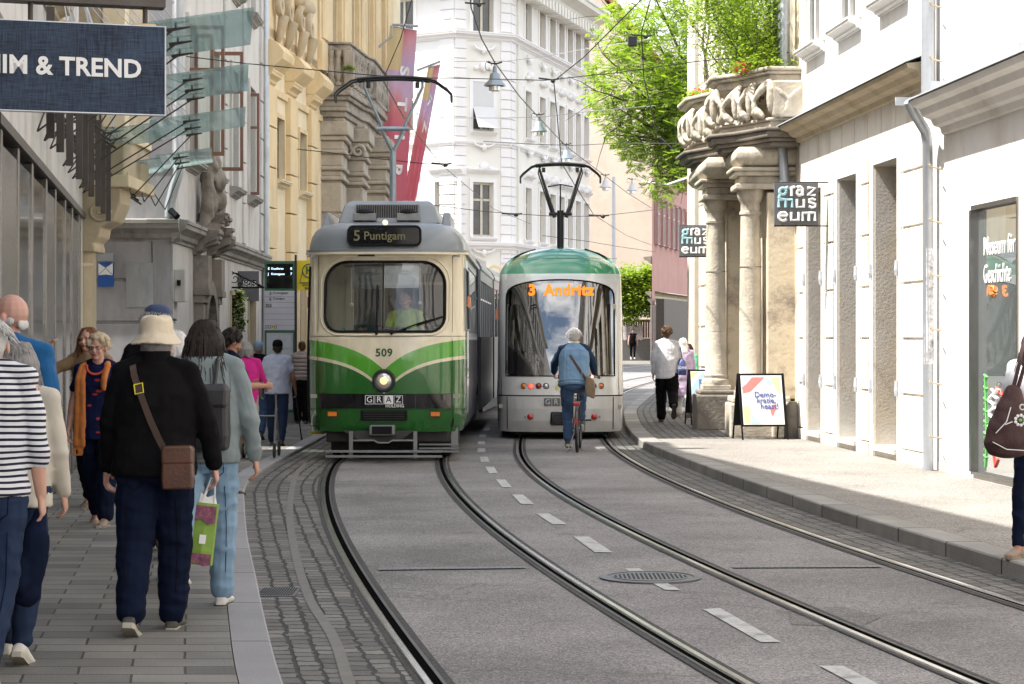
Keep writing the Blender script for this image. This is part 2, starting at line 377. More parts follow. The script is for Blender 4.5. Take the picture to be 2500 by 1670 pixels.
glass('canopy_glass', (.72, .82, .80), .10, .05, opac=.24, ocol=(.50, .62, .61), fk=.25)
glass('clear', (.90, .93, .91), .03)
glass('shopwin', (.62, .70, .69), .10, opac=.42, ocol=(.52, .60, .60), fk=.6)
glass('tramwin', (.13, .14, .15), .17)
glass('sidewin', (.42, .44, .45), .16)
def leafmat(name, c, var=.35):
    m, nt, b = newmat(name); L = nt.links.new; out = nt.nodes['Material Output']
    t = N(nt, 'ShaderNodeTexCoord'); n = N(nt, 'ShaderNodeTexNoise', i_Scale=1.7, i_Detail=3.0); L(t.outputs['Object'], n.inputs['Vector'])
    mr = N(nt, 'ShaderNodeMixRGB'); mr.inputs[1].default_value = rgba(c, 1-var); mr.inputs[2].default_value = rgba(c, 1+var); L(n.outputs[0], mr.inputs[0])
    L(mr.outputs[0], b.inputs['Base Color']); sp(b, 'Roughness', .5)
    tl = N(nt, 'ShaderNodeBsdfTranslucent'); mm = N(nt, 'ShaderNodeMixRGB', blend_type='MULTIPLY'); mm.inputs[0].default_value = 1; mm.inputs[2].default_value = (1.7, 1.9, .7, 1)
    L(mr.outputs[0], mm.inputs[1]); L(mm.outputs[0], tl.inputs[0])
    ms = N(nt, 'ShaderNodeMixShader'); ms.inputs[0].default_value = .45; L(b.outputs[0], ms.inputs[1]); L(tl.outputs[0], ms.inputs[2]); L(ms.outputs[0], out.inputs[0])
leafmat('leaf', (.19, .26, .045)); leafmat('leaf_dark', (.085, .125, .025)); leafmat('leaf_lime', (.24, .32, .05)); leafmat('flower', (.50, .05, .12), .2); leafmat('flower_white', (.7, .7, .66), .1)
# ---------------------------------------------------------------- ground curves  X(Y)
def poly(c, lo, hi, tail=None):
    def p(Y): return ((c[0]*Y+c[1])*Y+c[2])*Y+c[3]
    def d(Y): return (3*c[0]*Y+2*c[1])*Y+c[2]
    def f(Y):
        if Y < lo: return p(lo)+d(lo)*(Y-lo)
        if Y > hi: return tail(Y, p(hi), hi)
        return p(Y)
    return f
tA = lambda Y, v, h: v+.0022*max(0, Y-36)**2
tB = lambda Y, v, h: v+.0022*max(0, Y-h)**2
AL = poly((7.48373378e-05, -5.16520638e-04, -1.77607549e-01, 1.37057067), 8, 26.6, lambda Y, v, h: v-.05*(1-math.exp(-(Y-h)/2))+.0022*max(0, Y-36)**2)
AR = poly((3.29160671e-05, 2.47380521e-03, -2.45050778e-01, 3.23248301), 8, 27.4, lambda Y, v, h: v-.05*(1-math.exp(-(Y-h)/2))+.0022*max(0, Y-36)**2)
BL = poly((8.67739651e-05, -6.53653232e-04, -1.92816631e-01, 4.14914243), 8, 30, tB)
BR = poly((2.48852190e-05, 2.79799191e-03, -2.52189405e-01, 5.87136726), 8, 31, tB)
def pl(pts):
    pts = sorted((p[1], p[0]) for p in pts)
    def f(Y):
        if Y <= pts[0][0]: a, b = pts[0], pts[1]
        elif Y >= pts[-1][0]: a, b = pts[-2], pts[-1]
        else:
            i = max(k for k in range(len(pts)-1) if pts[k][0] <= Y); a, b = pts[i], pts[i+1]
            m0 = (pts[i+1][1]-pts[max(i-1, 0)][1])/(pts[i+1][0]-pts[max(i-1, 0)][0])
            j = min(i+2, len(pts)-1); m1 = (pts[j][1]-pts[i][1])/(pts[j][0]-pts[i][0])
            h = b[0]-a[0]; t = (Y-a[0])/h
            return (2*t**3-3*t*t+1)*a[1]+(t**3-2*t*t+t)*h*m0+(-2*t**3+3*t*t)*b[1]+(t**3-t*t)*h*m1
        return a[1]+(b[1]-a[1])*(Y-a[0])/(b[0]-a[0])
    return f
KL = pl([(-.6, 7), (-1.12, 9.9), (-1.42, 11.8), (-1.75, 14.0), (-2.17, 16.8), (-2.61, 20), (-2.87, 22), (-3.0, 23.5), (-3.06, 25), (-3.08, 27), (-3.07, 30), (-3.06, 36), (-2.9, 44), (-2.0, 56), (-.5, 68), (2, 80), (7, 100), (12, 116)])
KR = pl([(4.15, 9.5), (3.47, 14.2), (3.22, 16.1), (2.91, 18.6), (2.68, 20.9), (2.40, 23.8), (2.02, 29.0), (1.93, 31.1), (1.98, 35), (2.1, 38.2), (2.37, 43.3), (2.75, 47.3), (4.2, 60), (6.4, 74), (10, 90), (17, 112), (26, 130)])
FL = lambda Y: (-3.75+.158*(15-Y) if Y > 8 else -2.644)           # left shop front
FR = lambda Y: 6.687-.0733*Y                                        # right facade line
def ylist(a, b, st): n = max(1, int(round((b-a)/st))); return [a+(b-a)*i/n for i in range(n+1)]
def ribbon(mb, fl, fr, ys, z, nx=1, v0=0.0, swap=False):
    """flat strip between two curves, uv in metres: u along the street, v across"""
    vs, fs, uvs = [], [], []; s = v0; prev = None
    for Y in ys:
        a, b = fl(Y), fr(Y); c = V(((a+b)/2, Y))
        if prev is not None: s += (c-prev).length
        prev = c
        for k in range(nx+1):
            x = a+(b-a)*k/nx; vs.append((x, Y, zg(Y)+z)); uvs.append((s, (b-a)*k/nx))
    m = nx+1
    for i in range(len(ys)-1):
        for k in range(nx): fs.append((i*m+k, i*m+k+1, (i+1)*m+k+1, (i+1)*m+k))
    o = len(mb.v); mb.add(vs, fs)
    for i, u in enumerate(uvs): mb.uv[o+i] = (u[1], u[0]) if swap else u
    return mb
road = MB(); ribbon(road, lambda Y: -400, lambda Y: 400, [-300, -60, 0, 45, 60, 80, 120, 160, 300, 1200], -.02)
struct('ground', road, 'asphalt_dark')
road = MB(); ribbon(road, lambda Y: KL(Y)-.3, lambda Y: KR(Y)+.3, ylist(3, 60, 1)+ylist(61, 118, 3), 0)
ribbon(road, lambda Y: -3, lambda Y: 8, [-60, -20, 3], 0); ribbon(road, lambda Y: -10, lambda Y: 60, [118, 128], 0)
struct('road', road, 'asphalt')
ysn = ylist(7, 30, .5); ysf = ylist(30, 46, 1); ysff = ylist(46, 112, 3)
mb = MB(); ribbon(mb, lambda Y: KL(Y)-.02, lambda Y: AL(Y)-.09, ysn+ysf[1:], .004); struct('cobbled_gutter', mb, 'cobble')
mb = MB(); ribbon(mb, lambda Y: BR(Y)+.09, lambda Y: KR(Y)+.02, ysn+ysf[1:], .004); struct('cobbled_gutter', mb, 'cobble_r')
st = pl([(-.5, 8), (-.79, 9.9), (-.98, 11.3), (-1.3, 13.1), (-1.8, 16.8), (-2.17, 20), (-2.6, 24.7), (-2.75, 28)])
mb = MB(); ribbon(mb, lambda Y: st(Y)-.032, lambda Y: st(Y)+.032, ylist(7, 27, .5), .008); struct('gutter_strip', mb, 'concrete')
# rails: head, groove, guard lip; the head lies on the outer side of each track
for nm, C, sgn in (('AL', AL, -1), ('AR', AR, 1), ('BL', BL, -1), ('BR', BR, 1)):
    ys = ylist(6, 32, .4)+ylist(32.5, 110, 1.5)
    def off(a): return lambda Y, a=a: C(Y)+a
    rt = root('tram_rail', {'AL': 'grooved steel tram rail nearest the left cobbles, leading under the green tram', 'AR': 'grooved steel tram rail under the right side of the green tram', 'BL': 'grooved steel tram rail leading under the left side of the silver tram', 'BR': 'bright grooved steel tram rail curving along the right-hand kerb cobbles'}[nm], 'tram rail', (C(15), 15, 0), 0, 'tram rails set in the street')
    def strip(a, b, z): 
        m = MB(); a, b = min(a, b), max(a, b); ribbon(m, off(a), off(b), ys, z); return m
    hd = MB()
    a, b = sorted((sgn*.018, sgn*.072))
    vs = []; fs = []
    for i, Y in enumerate(ys):
        c = C(Y); z = zg(Y); vs += [(c+a, Y, z+.002), (c+a+.01, Y, z+.0135), (c+b-.01, Y, z+.0135), (c+b, Y, z+.002)]
    for i in range(len(ys)-1):
        for k in range(3): fs.append((i*4+k, i*4+k+1, i*4+k+5, i*4+k+4))
    hd.add(vs, fs); hd.build('rail_head', 'steel', rt, smooth=40)
    strip(-sgn*.026, sgn*.018, .006).build('groove', 'groove', rt)  # flat black strip in place of a recess, its shade put into the colour
    strip(-sgn*.042, -sgn*.024, .010).build('guard_lip', 'rail_side', rt)
    strip(-sgn*.085, -sgn*.042, .007).build('seam', 'asphalt_dark', rt); strip(sgn*.072, sgn*.105, .007).build('seam', 'asphalt_dark', rt)
# lane dashes, from the photo
DS = [(1.17,12.55,1.28,12.6,1.47,11.2,1.36,11.2),(.81,14.75,.92,14.75,1.11,13.5,1.01,13.5),(.51,17.1,.64,17.1,.78,15.85,.64,15.85),(.23,19.3,.35,19.3,.49,18.2,.36,18.2),
 (0,21.6,.12,21.6,.22,20.4,.09,20.4),(-.19,23.9,-.08,23.9,.0,22.65,-.11,22.65),(-.34,26.2,-.23,26.2,-.17,24.95,-.28,24.95),(-.45,28.4,-.34,28.4,-.30,27.25,-.41,27.25),
 (-.51,30.5,-.40,30.5,-.38,29.5,-.5,29.5),(-.54,32.5,-.43,32.5,-.42,31.6,-.53,31.6),(-.55,34.8,-.44,34.8,-.43,33.8,-.54,33.8),(-.5,37.3,-.39,37.3,-.41,36.2,-.52,36.2),(1.56,10.4,1.68,10.4,1.86,9.2,1.74,9.2)]
mb = MB()
for d in DS:
    mb.quad((d[0], d[1], .006), (d[2], d[3], .006), (d[4], d[5], .006), (d[6], d[7], .006))
struct('lane_marking', mb, 'mark')
mb = MB(); mb.quad((1.62, 11.9, .003), (1.7, 12.6, .003), (2.05, 12.7, .003), (2.2, 12.2, .003), (2.0, 11.8, .003)); struct('asphalt_patch', mb, 'asphalt_patch')
# footways and kerbs
ZL, ZR = .05, .12
def kerb(mb, f, sgn, ys, z, w, drop=None):
    """real kerb stones: face + top; sgn is the side the footway lies on"""
    o = len(mb.v); vs, fs, uv = [], [], []; s = 0; pr = None
    for Y in ys:
        x = f(Y); c = V((x, Y)); s += (c-pr).length if pr is not None else 0; pr = c
        g = zg(Y)
        for dx, dz, u in ((0, -.05, -.15), (0, z-.012, -.02), (.012*sgn, z, 0), (w*sgn, z, w), (w*sgn, -.05, w+.2)):
            vs.append((x+dx, Y, g+dz)); uv.append((s, u+.2))
    for i in range(len(ys)-1):
        for k in range(4): fs.append((i*5+k, i*5+k+1, i*5+k+6, i*5+k+5))
    mb.add(vs, fs)
    for i, u in enumerate(uv): mb.uv[o+i] = u
yk = ylist(7, 50, .4)+ylist(51, 112, 3)
mb = MB(); kerb(mb, KL, -1, yk, ZL, .21); struct('kerb', mb, 'kerb')
mb = MB(); kerb(mb, KR, 1, yk, ZR, .27); struct('kerb', mb, 'kerb_r')
mb = MB(); ribbon(mb, lambda Y: min(-9, KL(Y)-8), lambda Y: KL(Y)-.215, yk, ZL, swap=True); ribbon(mb, lambda Y: -9, lambda Y: -.7, [-40, 7], ZL, swap=True); struct('pavement', mb, 'paving')
mb = MB(); ribbon(mb, lambda Y: KR(Y)+.275, lambda Y: KR(Y)+9, ylist(7, 31, .5), ZR); ribbon(mb, lambda Y: 4.9, lambda Y: 14, [-40, 7], ZR); struct('footway', mb, 'footway')
mb = MB(); ribbon(mb, lambda Y: KR(Y)+.275, lambda Y: KR(Y)+9, ylist(31, 60, 1), ZR-.004); ribbon(mb, lambda Y: KR(Y)+.275, lambda Y: KR(Y)+30, ylist(60, 112, 4), ZR-.004); struct('footway', mb, 'cobble_r')
mb = MB(); ribbon(mb, lambda Y: -20, lambda Y: 90, [119, 121.5, 128, 150], .1); mb.box(-20, 90, 118.8, 119, .25, .4); struct('footway', mb, 'footway')
# ironwork in the road
rt = root('manhole_cover', 'round slotted cast iron drain cover in the lane between the two tracks', 'manhole cover', (.96, 14.2, 0))
m = MB(); m.lathe([(.355, .001), (.355, .012), (.30, .014), (.30, .010), (.26, .010), (.26, .014), (0.001, .014)], (.96, 14.2, 0), 40, cap=False); m.build('cover_ring', 'cast', rt, smooth=30)
m = MB()
for i in range(-8, 9):
    w = math.sqrt(max(0, .25**2-(i*.03)**2)); 
    if w > .03: m.box(.96+i*.03-.007, .96+i*.03+.007, 14.2-w*.72, 14.2+w*.72, .012, .016)
m.build('slots', 'black', rt)
def channel(x0, x1, Y, tilt, label):
    rt = root('drain_channel', label, 'drain channel', ((x0+x1)/2, Y, 0), 0, 'drain channels across the tracks')
    n = 26; m = MB(); q = MB()
    m.add([(x0, Y-tilt-.06, .009), (x1, Y+tilt-.06, .009), (x1, Y+tilt+.06, .009), (x0, Y-tilt+.06, .009)], [(0, 1, 2, 3)])
    for i in range(n):
        x = x0+(x1-x0)*(i+.5)/n; y = Y-tilt+2*tilt*(i+.5)/n; q.box(x-.004, x+.004, y-.035, y+.035, .009, .0105)
    m.build('cover_plate', 'channel', rt); q.build('slots', 'cast', rt)
channel(AL(14.7)+.16, AR(14.9)-.14, 14.75, .06, 'narrow steel drain channel between the rails in front of the green tram')
channel(BL(14.8)+.16, BR(14.9)-.14, 14.85, .02, 'narrow steel drain channel between the right-hand rails')
rt = root('gully_grate', 'rectangular iron gully grate in the cobbles beside the left kerb', 'grate', (-1.5, 13.4, 0))
m = MB(); m.box(-1.66, -1.4, 13.15, 13.6, 0, .010); m.build('grate_frame', 'cast', rt)
m = MB()
for i in range(14): m.box(-1.64+i*.0165, -1.633+i*.0165, 13.18, 13.57, .010, .0125)
m.build('slots', 'black', rt)
# ---------------------------------------------------------------- facade tools
class Fac:
    """a wall line on the ground; (s, d, z): metres along, metres out towards the street, height"""
    def __init__(f, a, b, flip=False):
        f.a = V((a[0], a[1], 0)); e = V((b[0], b[1], 0)); f.len = (e-f.a).length; f.d = (e-f.a)/f.len
        f.n = V((f.d.y, -f.d.x, 0))*(-1 if flip else 1)
    def __call__(f, p): return f.a+f.d*p[0]+f.n*p[1]+V((0, 0, p[2]))
    def s(f, px):
        k = (px-1250)/FP; return (k*f.a.y-f.a.x)/(f.d.x-k*f.d.y)
    def z(f, py, s): return CAMZ-(py-HZ)/FP*(f.a.y+s*f.d.y)
def wall(mb, s0, s1, z0, z1, holes=(), depth=.2, d=0.0):
    S = sorted({s0, s1, *[min(max(h[0], s0), s1) for h in holes], *[min(max(h[1], s0), s1) for h in holes]})
    Z = sorted({z0, z1, *[min(max(h[2], z0), z1) for h in holes], *[min(max(h[3], z0), z1) for h in holes]})
    for i in range(len(S)-1):
        for j in range(len(Z)-1):
            cs, cz = (S[i]+S[i+1])/2, (Z[j]+Z[j+1])/2
            if any(h[0] < cs < h[1] and h[2] < cz < h[3] for h in holes): continue
            mb.quad((S[i], d, Z[j]), (S[i+1], d, Z[j]), (S[i+1], d, Z[j+1]), (S[i], d, Z[j+1]))
    for a, b, c, e in [h[:4] for h in holes]:
        q = d-depth
        mb.quad((a, d, c), (a, q, c), (a, q, e), (a, d, e)); mb.quad((b, d, c), (b, d, e), (b, q, e), (b, q, c))
        mb.quad((a, d, e), (a, q, e), (b, q, e), (b, d, e)); mb.quad((a, d, c), (b, d, c), (b, q, c), (a, q, c))
def sweep(mb, prof, s0, s1):
    """moulding profile [(d, z)] carried from s0 to s1, closed ends"""
    n = len(prof)
    mb.add([(s0, p[0], p[1]) for p in prof]+[(s1, p[0], p[1]) for p in prof], [(i, i+1, n+i+1, n+i) for i in range(n-1)]+[tuple(range(n))[::-1], tuple(range(n, 2*n))])
def cornice(mb, s0, s1, z, h, d, back=0.0):
    sweep(mb, [(back, z), (.12*d, z), (.15*d, z+.12*h), (.35*d, z+.2*h), (.42*d, z+.38*h), (.62*d, z+.5*h), (.9*d, z+.62*h), (.92*d, z+.8*h), (d, z+.84*h), (d, z+h), (back, z+h+.03)], s0, s1)
def window(rt, F, s0, s1, z0, z1, dep=.15, frame='frame_white', pane='pane_dark', trans=.7, sill=None, fw=.06, mull=1, surround=None, sw=.12, blind=0, hood=None):
    m = MB(F); d0, d1 = -dep-.03, -dep+.03
    m.box(s0, s0+fw, d0, d1, z0, z1); m.box(s1-fw, s1, d0, d1, z0, z1); m.box(s0+fw, s1-fw, d0, d1, z1-fw, z1); m.box(s0+fw, s1-fw, d0, d1, z0, z0+fw)
    zt = z0+(z1-z0)*trans
    if trans: m.box(s0+fw, s1-fw, d0, d1-.005, zt-fw*.5, zt+fw*.5)
    for k in range(1, mull+1):
        c = s0+(s1-s0)*k/(mull+1); m.box(c-fw*.55, c+fw*.55, d0, d1+.01, z0+fw, z1-fw)
    w = m.build('window', frame, rt)
    p = MB(F); p.quad((s0+.01, -dep-.015, z0+.01), (s1-.01, -dep-.015, z0+.01), (s1-.01, -dep-.015, z1-.01), (s0+.01, -dep-.015, z1-.01)); p.build('pane', pane, w)
    if blind:
        p = MB(F); p.box(s0+fw, s1-fw, -dep+.032, -dep+.045, z1-(z1-z0)*blind, z1-.02); p.build('blind', 'blind', w)
    if sill:
        p = MB(F); cornice(p, s0-.14, s1+.14, z0-.18, .16, .2); p.build('sill', sill, w)
    if surround:
        p = MB(F); p.box(s0-sw, s0, .0, .05, z0-.02, z1+sw); p.box(s1, s1+sw, .0, .05, z0-.02, z1+sw); p.box(s0, s1, .0, .05, z1, z1+sw); p.build('surround', surround, w)
    if hood:
        p = MB(F); cornice(p, s0-sw-.08, s1+sw+.08, z1+sw+.18, .2, .22); p.build('hood', hood, w)
    return w
def pipe(rt, pts, r=.055, mat='zinc', name='downpipe', bands=()):
    m = MB(); m.tube(pts, r, 10)
    for b in bands:
        for i in range(len(pts)-1):
            a, c = V(pts[i]), V(pts[i+1])
            if abs(c.x-a.x)+abs(c.y-a.y) < .01 and min(a.z, c.z) < b < max(a.z, c.z): m.lathe([(r+.012, b-.02), (r+.012, b+.02)], (a.x, a.y, 0), 10)
    return m.build(name, mat, rt, smooth=50)
def scroll(mb, F, s, z, r, turns=1.6, th=.04, d=.05, sgn=1, a0=0):
    pts = []
    for i in range(22):
        t = i/21; a = a0+sgn*t*turns*2*PI; q = r*(1-.85*t); pts.append(F((s+q*math.cos(a), d, z+q*math.sin(a))))
    mb.tube(pts, [th*(1-.5*i/21) for i in range(22)], 6)
def relief(mb, F, s0, s1, z0, z1, th=.035, n=3):
    w = s1-s0; h = z1-z0
    for k in range(n):
        z = z0+h*(k+.5)/n
        scroll(mb, F, s0+w*.3, z, w*.24, 1.3, th, .02, 1, PI/2); scroll(mb, F, s0+w*.7, z, w*.24, 1.3, th, .02, -1, PI/2)
        mb.ell(F((s0+w*.5, .02, z+h*.16/n)), (.05, .05, h*.22/n), seg=8, rg=5)
# ================================================================= LEFT: steel and glass shop
L1 = Fac((FL(8), 8), (FL(26.7), 26.7))
rt = root('shop_building', 'shop building with dark brushed steel and glass front along the left footway', 'building', (FL(15), 15, 0))
m = MB(L1); wins = []
for k in range(9):
    s = 1.2+k*2.1
    for z in (5.0, 8.4): wins.append((s, s+1.0, z, z+2.0))
wall(m, 0, L1.len, 3.3, 11.7, wins, .2); m.box(-.02, L1.len, -8, -.21, 3.3, 11.49)
m.box(-.02, L1.len, -8, -.9, 0, 3.3)
m.box(L1.len-.3, L1.len, -.9, -.0, 0, 3.3)
m.build('wall', 'plaster_white', rt)
for w in wins: window(rt, L1, *w, dep=.17, frame='frame_brown', sill='stone_yel')
m = MB(L1); cornice(m, -.2, L1.len, 11.26, .42, .45); m.build('cornice', 'stone_yel', rt)
m = MB(); m.box(-9, -2.66, -45, 8, 0, 11.5); m.build('wall', 'plaster_white', rt)
m = MB(L1); m.box(-3, L1.len, -9, .45, 11.72, 11.86); m.build('roof', 'zinc', rt)  # unseen roof edge, height and overhang set to cast the right footway's shadow line
sp_ = [4.0, 7.05, 8.6, 10.1, 11.9, 13.3, 15.0, 16.4, 17.9, L1.len-.02]
sp_ = [0.3, 2.2]+sp_
for i in range(len(sp_)-1):
    a, b = sp_[i], sp_[i+1]
    m = MB(L1); m.box(a, a+.14, -.3, .012, .05, 3.2); m.build('steel_post', 'brushed', rt, bevel=.006)
    m = MB(L1); m.box(a+.14, a+.16, -.25, -.01, .05, 3.2); m.build('post_gap', 'darksteel', rt)
    if i % 3 == 0:
        m = MB(L1); m.box(a+.16, b, -.3, .0, .05, 3.1); m.build('steel_panel', 'brushed', rt, bevel=.01)
    else:
        m = MB(L1); m.box(a+.16, b, -.3, -.006, .3, 3.1); m.build('shop_pane', 'mirror', rt)
        m = MB(L1); m.box(a+.16, b, -.3, .0, .05, .3); m.build('plinth', 'brushed', rt)
m = MB(L1); m.box(6.7, L1.len, -.35, .04, 3.2, 3.28); m.box(6.7, L1.len, -.3, .02, 3.95, 4.02); m.build('steel_beam', 'darksteel', rt)

for k, s in enumerate([6.95, 8.1, 9.4, 10.9, 12.0, 13.3, 14.9, 16.3, 17.9]):
    m = MB(L1); m.box(s, s+.02, .34, .40, 3.12, 4.08); m.box(s, s+.02, .0, .34, 3.88, 3.91); m.lathe([(.022, -.01), (.022, .03)], (s, .36, 3.2), 8, ax='x')
    m.tube([(s+.02, .34, 3.5), (s+.4, .0, 3.9)], .014, 6)
    m.build('bracket_fin', 'darksteel', rt)
# the glass canopies, one after another down the shop front
CAN = [(18.0, 20.2, -2.27, -2.58, 4.55, 2.1), (21.7, 24.0, -2.79, -3.10, 4.55, 1.9), (25.0, 27.2, -3.25, -3.55, 4.46, 2.1), (27.6, 29.8, -4.05, -4.35, 4.2, 1.35)]
LB = ['nearest and highest glass canopy beside the dark blue shop sign', 'second glass canopy down the shop front', 'third glass canopy, over the stone console', 'lowest glass canopy, before the grey house']
for (ya, yb, xa, xb, z, w), lb in zip(CAN, LB):
    rt = root('glass_canopy', lb+', held on thin steel rods', 'canopy', ((xa+xb)/2-w, (ya+yb)/2, 3.6), 0, 'glass canopies on the steel shop front')
    def gp(u, v, dz=0): return V((xa+(xb-xa)*v-w*u, ya+(yb-ya)*v, z-.14*w*u+dz))
    for u0, u1, dz in ((0, .56, 0), (.52, 1.0, -.035)):
        m = MB(); m.add([gp(u0, 0, dz), gp(u1, 0, dz), gp(u1, 1, dz), gp(u0, 1, dz)]+[gp(u0, 0, dz+.02), gp(u1, 0, dz+.02), gp(u1, 1, dz+.02), gp(u0, 1, dz+.02)],
                        [(0, 3, 2, 1), (4, 5, 6, 7), (0, 1, 5, 4), (1, 2, 6, 5), (2, 3, 7, 6), (3, 0, 4, 7)]); m.build('glass_sheet', 'canopy_glass', rt)
    for v in (.15, .55, .92):
        for u in (.33, .78):
            p = gp(u, v, -.02); q = V((FL(p.y)+.05 if p.y < 26.7 else -5.0, p.y-.1, 3.5))
            m = MB(); m.tube([p+V((.13, 0, .012)), p+V((-.08, 0, -.02))], [.008, .018], 6); m.tube([p, p+V((0, 0, .05))], .012, 6); c = m.build('clamp', 'darksteel', rt)
            m = MB(); m.tube([p, q], .009, 6); m.build('rod', 'darksteel', rt)
            m = MB(); m.tube([p+V((0, 0, .05)), V((q.x-.0, q.y, 6.0))], .006, 5); m.build('tie_rod', 'zinc', rt)
        p = gp(.9, v, -.03); m = MB(); m.box(p.x-.01, p.x+.01, p.y-.02, p.y+.02, p.z-.3, p.z); m.tube([p+V((0, 0, -.3)), p+V((.18, 0, -.42))], .015, 6); m.build('hanger', 'darksteel', rt)
# denim sign
rt = root('shop_sign', 'dark blue denim-textured hanging shop sign with white lettering over the footway', 'sign', (-3.2, 13.9, 3.4))
def dm():
    m, nt, b = newmat('denim'); L = nt.links.new; sp(b, 'Roughness', .8)
    t = N(nt, 'ShaderNodeTexCoord'); mp = N(nt, 'ShaderNodeMapping'); mp.inputs['Scale'].default_value = (9, 9, 160); mp2 = N(nt, 'ShaderNodeMapping'); mp2.inputs['Scale'].default_value = (160, 9, 9)
    a = N(nt, 'ShaderNodeTexNoise', i_Scale=1.0, i_Detail=4.0); c = N(nt, 'ShaderNodeTexNoise', i_Scale=1.0, i_Detail=4.0); g = N(nt, 'ShaderNodeTexNoise', i_Scale=3.0, i_Detail=3.0)
    L(t.outputs['Object'], mp.inputs[0]); L(mp.outputs[0], a.inputs[0]); L(t.outputs['Object'], mp2.inputs[0]); L(mp2.outputs[0], c.inputs[0]); L(t.outputs['Object'], g.inputs[0])
    s = N(nt, 'ShaderNodeMath', operation='ADD'); L(a.outputs[0], s.inputs[0]); L(c.outputs[0], s.inputs[1])
    s2 = N(nt, 'ShaderNodeMath', operation='MULTIPLY_ADD'); s2.inputs[1].default_value = .55; L(g.outputs[0], s2.inputs[0]); L(s.outputs[0], s2.inputs[2])
    r = N(nt, 'ShaderNodeValToRGB'); r.color_ramp.elements[0].position = .34*1.0; r.color_ramp.elements[1].position = 1.0
    m3 = N(nt, 'ShaderNodeMath', operation='MULTIPLY'); m3.inputs[1].default_value = .62; L(s2.outputs[0], m3.inputs[0]); L(m3.outputs[0], r.inputs[0])
    r.color_ramp.elements[0].position = .62; r.color_ramp.elements[1].position = 1.0
    r.color_ramp.elements[0].color = (.007, .011, .026, 1); r.color_ramp.elements[1].color = (.05, .08, .135, 1); L(r.outputs[0], b.inputs[0])
dm(); pmat('sign_white', (.82, .82, .82), .6, 0, 0, 1, 0)
pa, pb = at(402, 174, 14.1), at(-260, 174, 13.55); zt = at(400, 67, 14.1).z; zb = at(400, 280, 14.1).z
SG = Fac(pb, pa); SG.n = SG.n if SG.n.y < 0 else -SG.n
Ls = (V((pa.x, pa.y))-V((pb.x, pb.y))).length
m = MB(SG); m.box(0, Ls, -.05, 0, zb, zt); m.build('panel', 'denim', rt); 
m = MB(SG); m.box(-.01, Ls+.01, -.055, .004, zt, zt+.008); m.box(-.01, Ls+.01, -.055, .004, zb-.008, zb); m.box(Ls, Ls+.01, -.055, .004, zb, zt); m.build('edge_trim', 'zinc', rt)
me_w = 8
tp = at(346, 174, 14.05)
c = SG((Ls-(402-346)/355-.60, .004, (zt+zb)/2+.0))
text('DENIM & TREND', .172, 'sign_white', rt, SG((Ls-.158, .004, (zt+zb)/2-.0)), xdir=SG.d, align='RIGHT', bold=.028, sx=.98, space=1.02)
m = MB(SG); m.box(-.3, Ls, -.1, .05, zt+.13, zt+.27); m.build('beam', 'darksteel', rt)
m = MB(SG)
for s in (Ls-.13, Ls-.9): m.tube([(s, -.025, zt), (s, -.025, zt+.14)], .018, 8)
m.build('hanger', 'darksteel', rt); m = MB(SG); m.box(Ls-.21, Ls-.06, -.04, 0, zt+.008, zt+.02); m.build('bracket', 'yellow', rt)
# ---- cream corner oriel on a column
rt = root('oriel_house', 'cream stone corner oriel resting on a scrolled console and a round column, left', 'building', (-5.58, 27, 0))
m = MB(); m.box(-7.5, -5.07, 26.75, 28.6, 3.75, 11.8); m.box(-7.5, -5.8, 26.9, 28.6, 0, 3.75)
m.build('wall', 'stone_yel', rt, bevel=.02)
m = MB()
for k in range(9): m.box(-5.35, -5.045, 26.72, 27.0, 4.4+k*.9, 5.2+k*.9)
for z, h, d in ((3.62, .16, .08), (4.25, .1, .04)): m.box(-6.3, -5.07+d, 26.75-d, 28.6, z, z+h)
m.build('moulding', 'yellow2', rt, bevel=.015)
m = MB(); pts = []
for (x0, x1, z) in ((-5.95, -5.12, 3.62), (-5.95, -5.12, 3.42), (-5.93, -5.17, 3.30), (-5.92, -5.22, 3.18), (-5.9, -5.38, 3.10), (-5.88, -5.40, 2.98), (-5.86, -5.48, 2.9), (-5.84, -5.46, 2.84), (-5.82, -5.46, 2.78)):
    pts.append([(x0, 26.78, z), (x1, 26.78, z), (x1, 27.5, z), (x0, 27.5, z)])
m.loft(pts); m.build('console', 'stone_yel', rt, bevel=.02)
m = MB(); OF = Fac((-6, 26.78), (-5, 26.78)); scroll(m, OF, .60, 3.32, .15, 1.5, .024, .01, -1, 0); m.box(-5.9, -5.68, 26.755, 26.78, 3.12, 3.52); m.build('scroll', 'stone_yel', rt, smooth=60)
m = MB(); m.lathe([(.23, .05), (.23, .3), (.19, .36), (.165, .42), (.16, 1.2), (.148, 2.55), (.17, 2.6), (.15, 2.64), (.19, 2.74), (.2, 2.78), (.2, 2.82)], (-5.70, 27.05, 0), 24); m.build('column', 'stone_yel', rt, smooth=40)
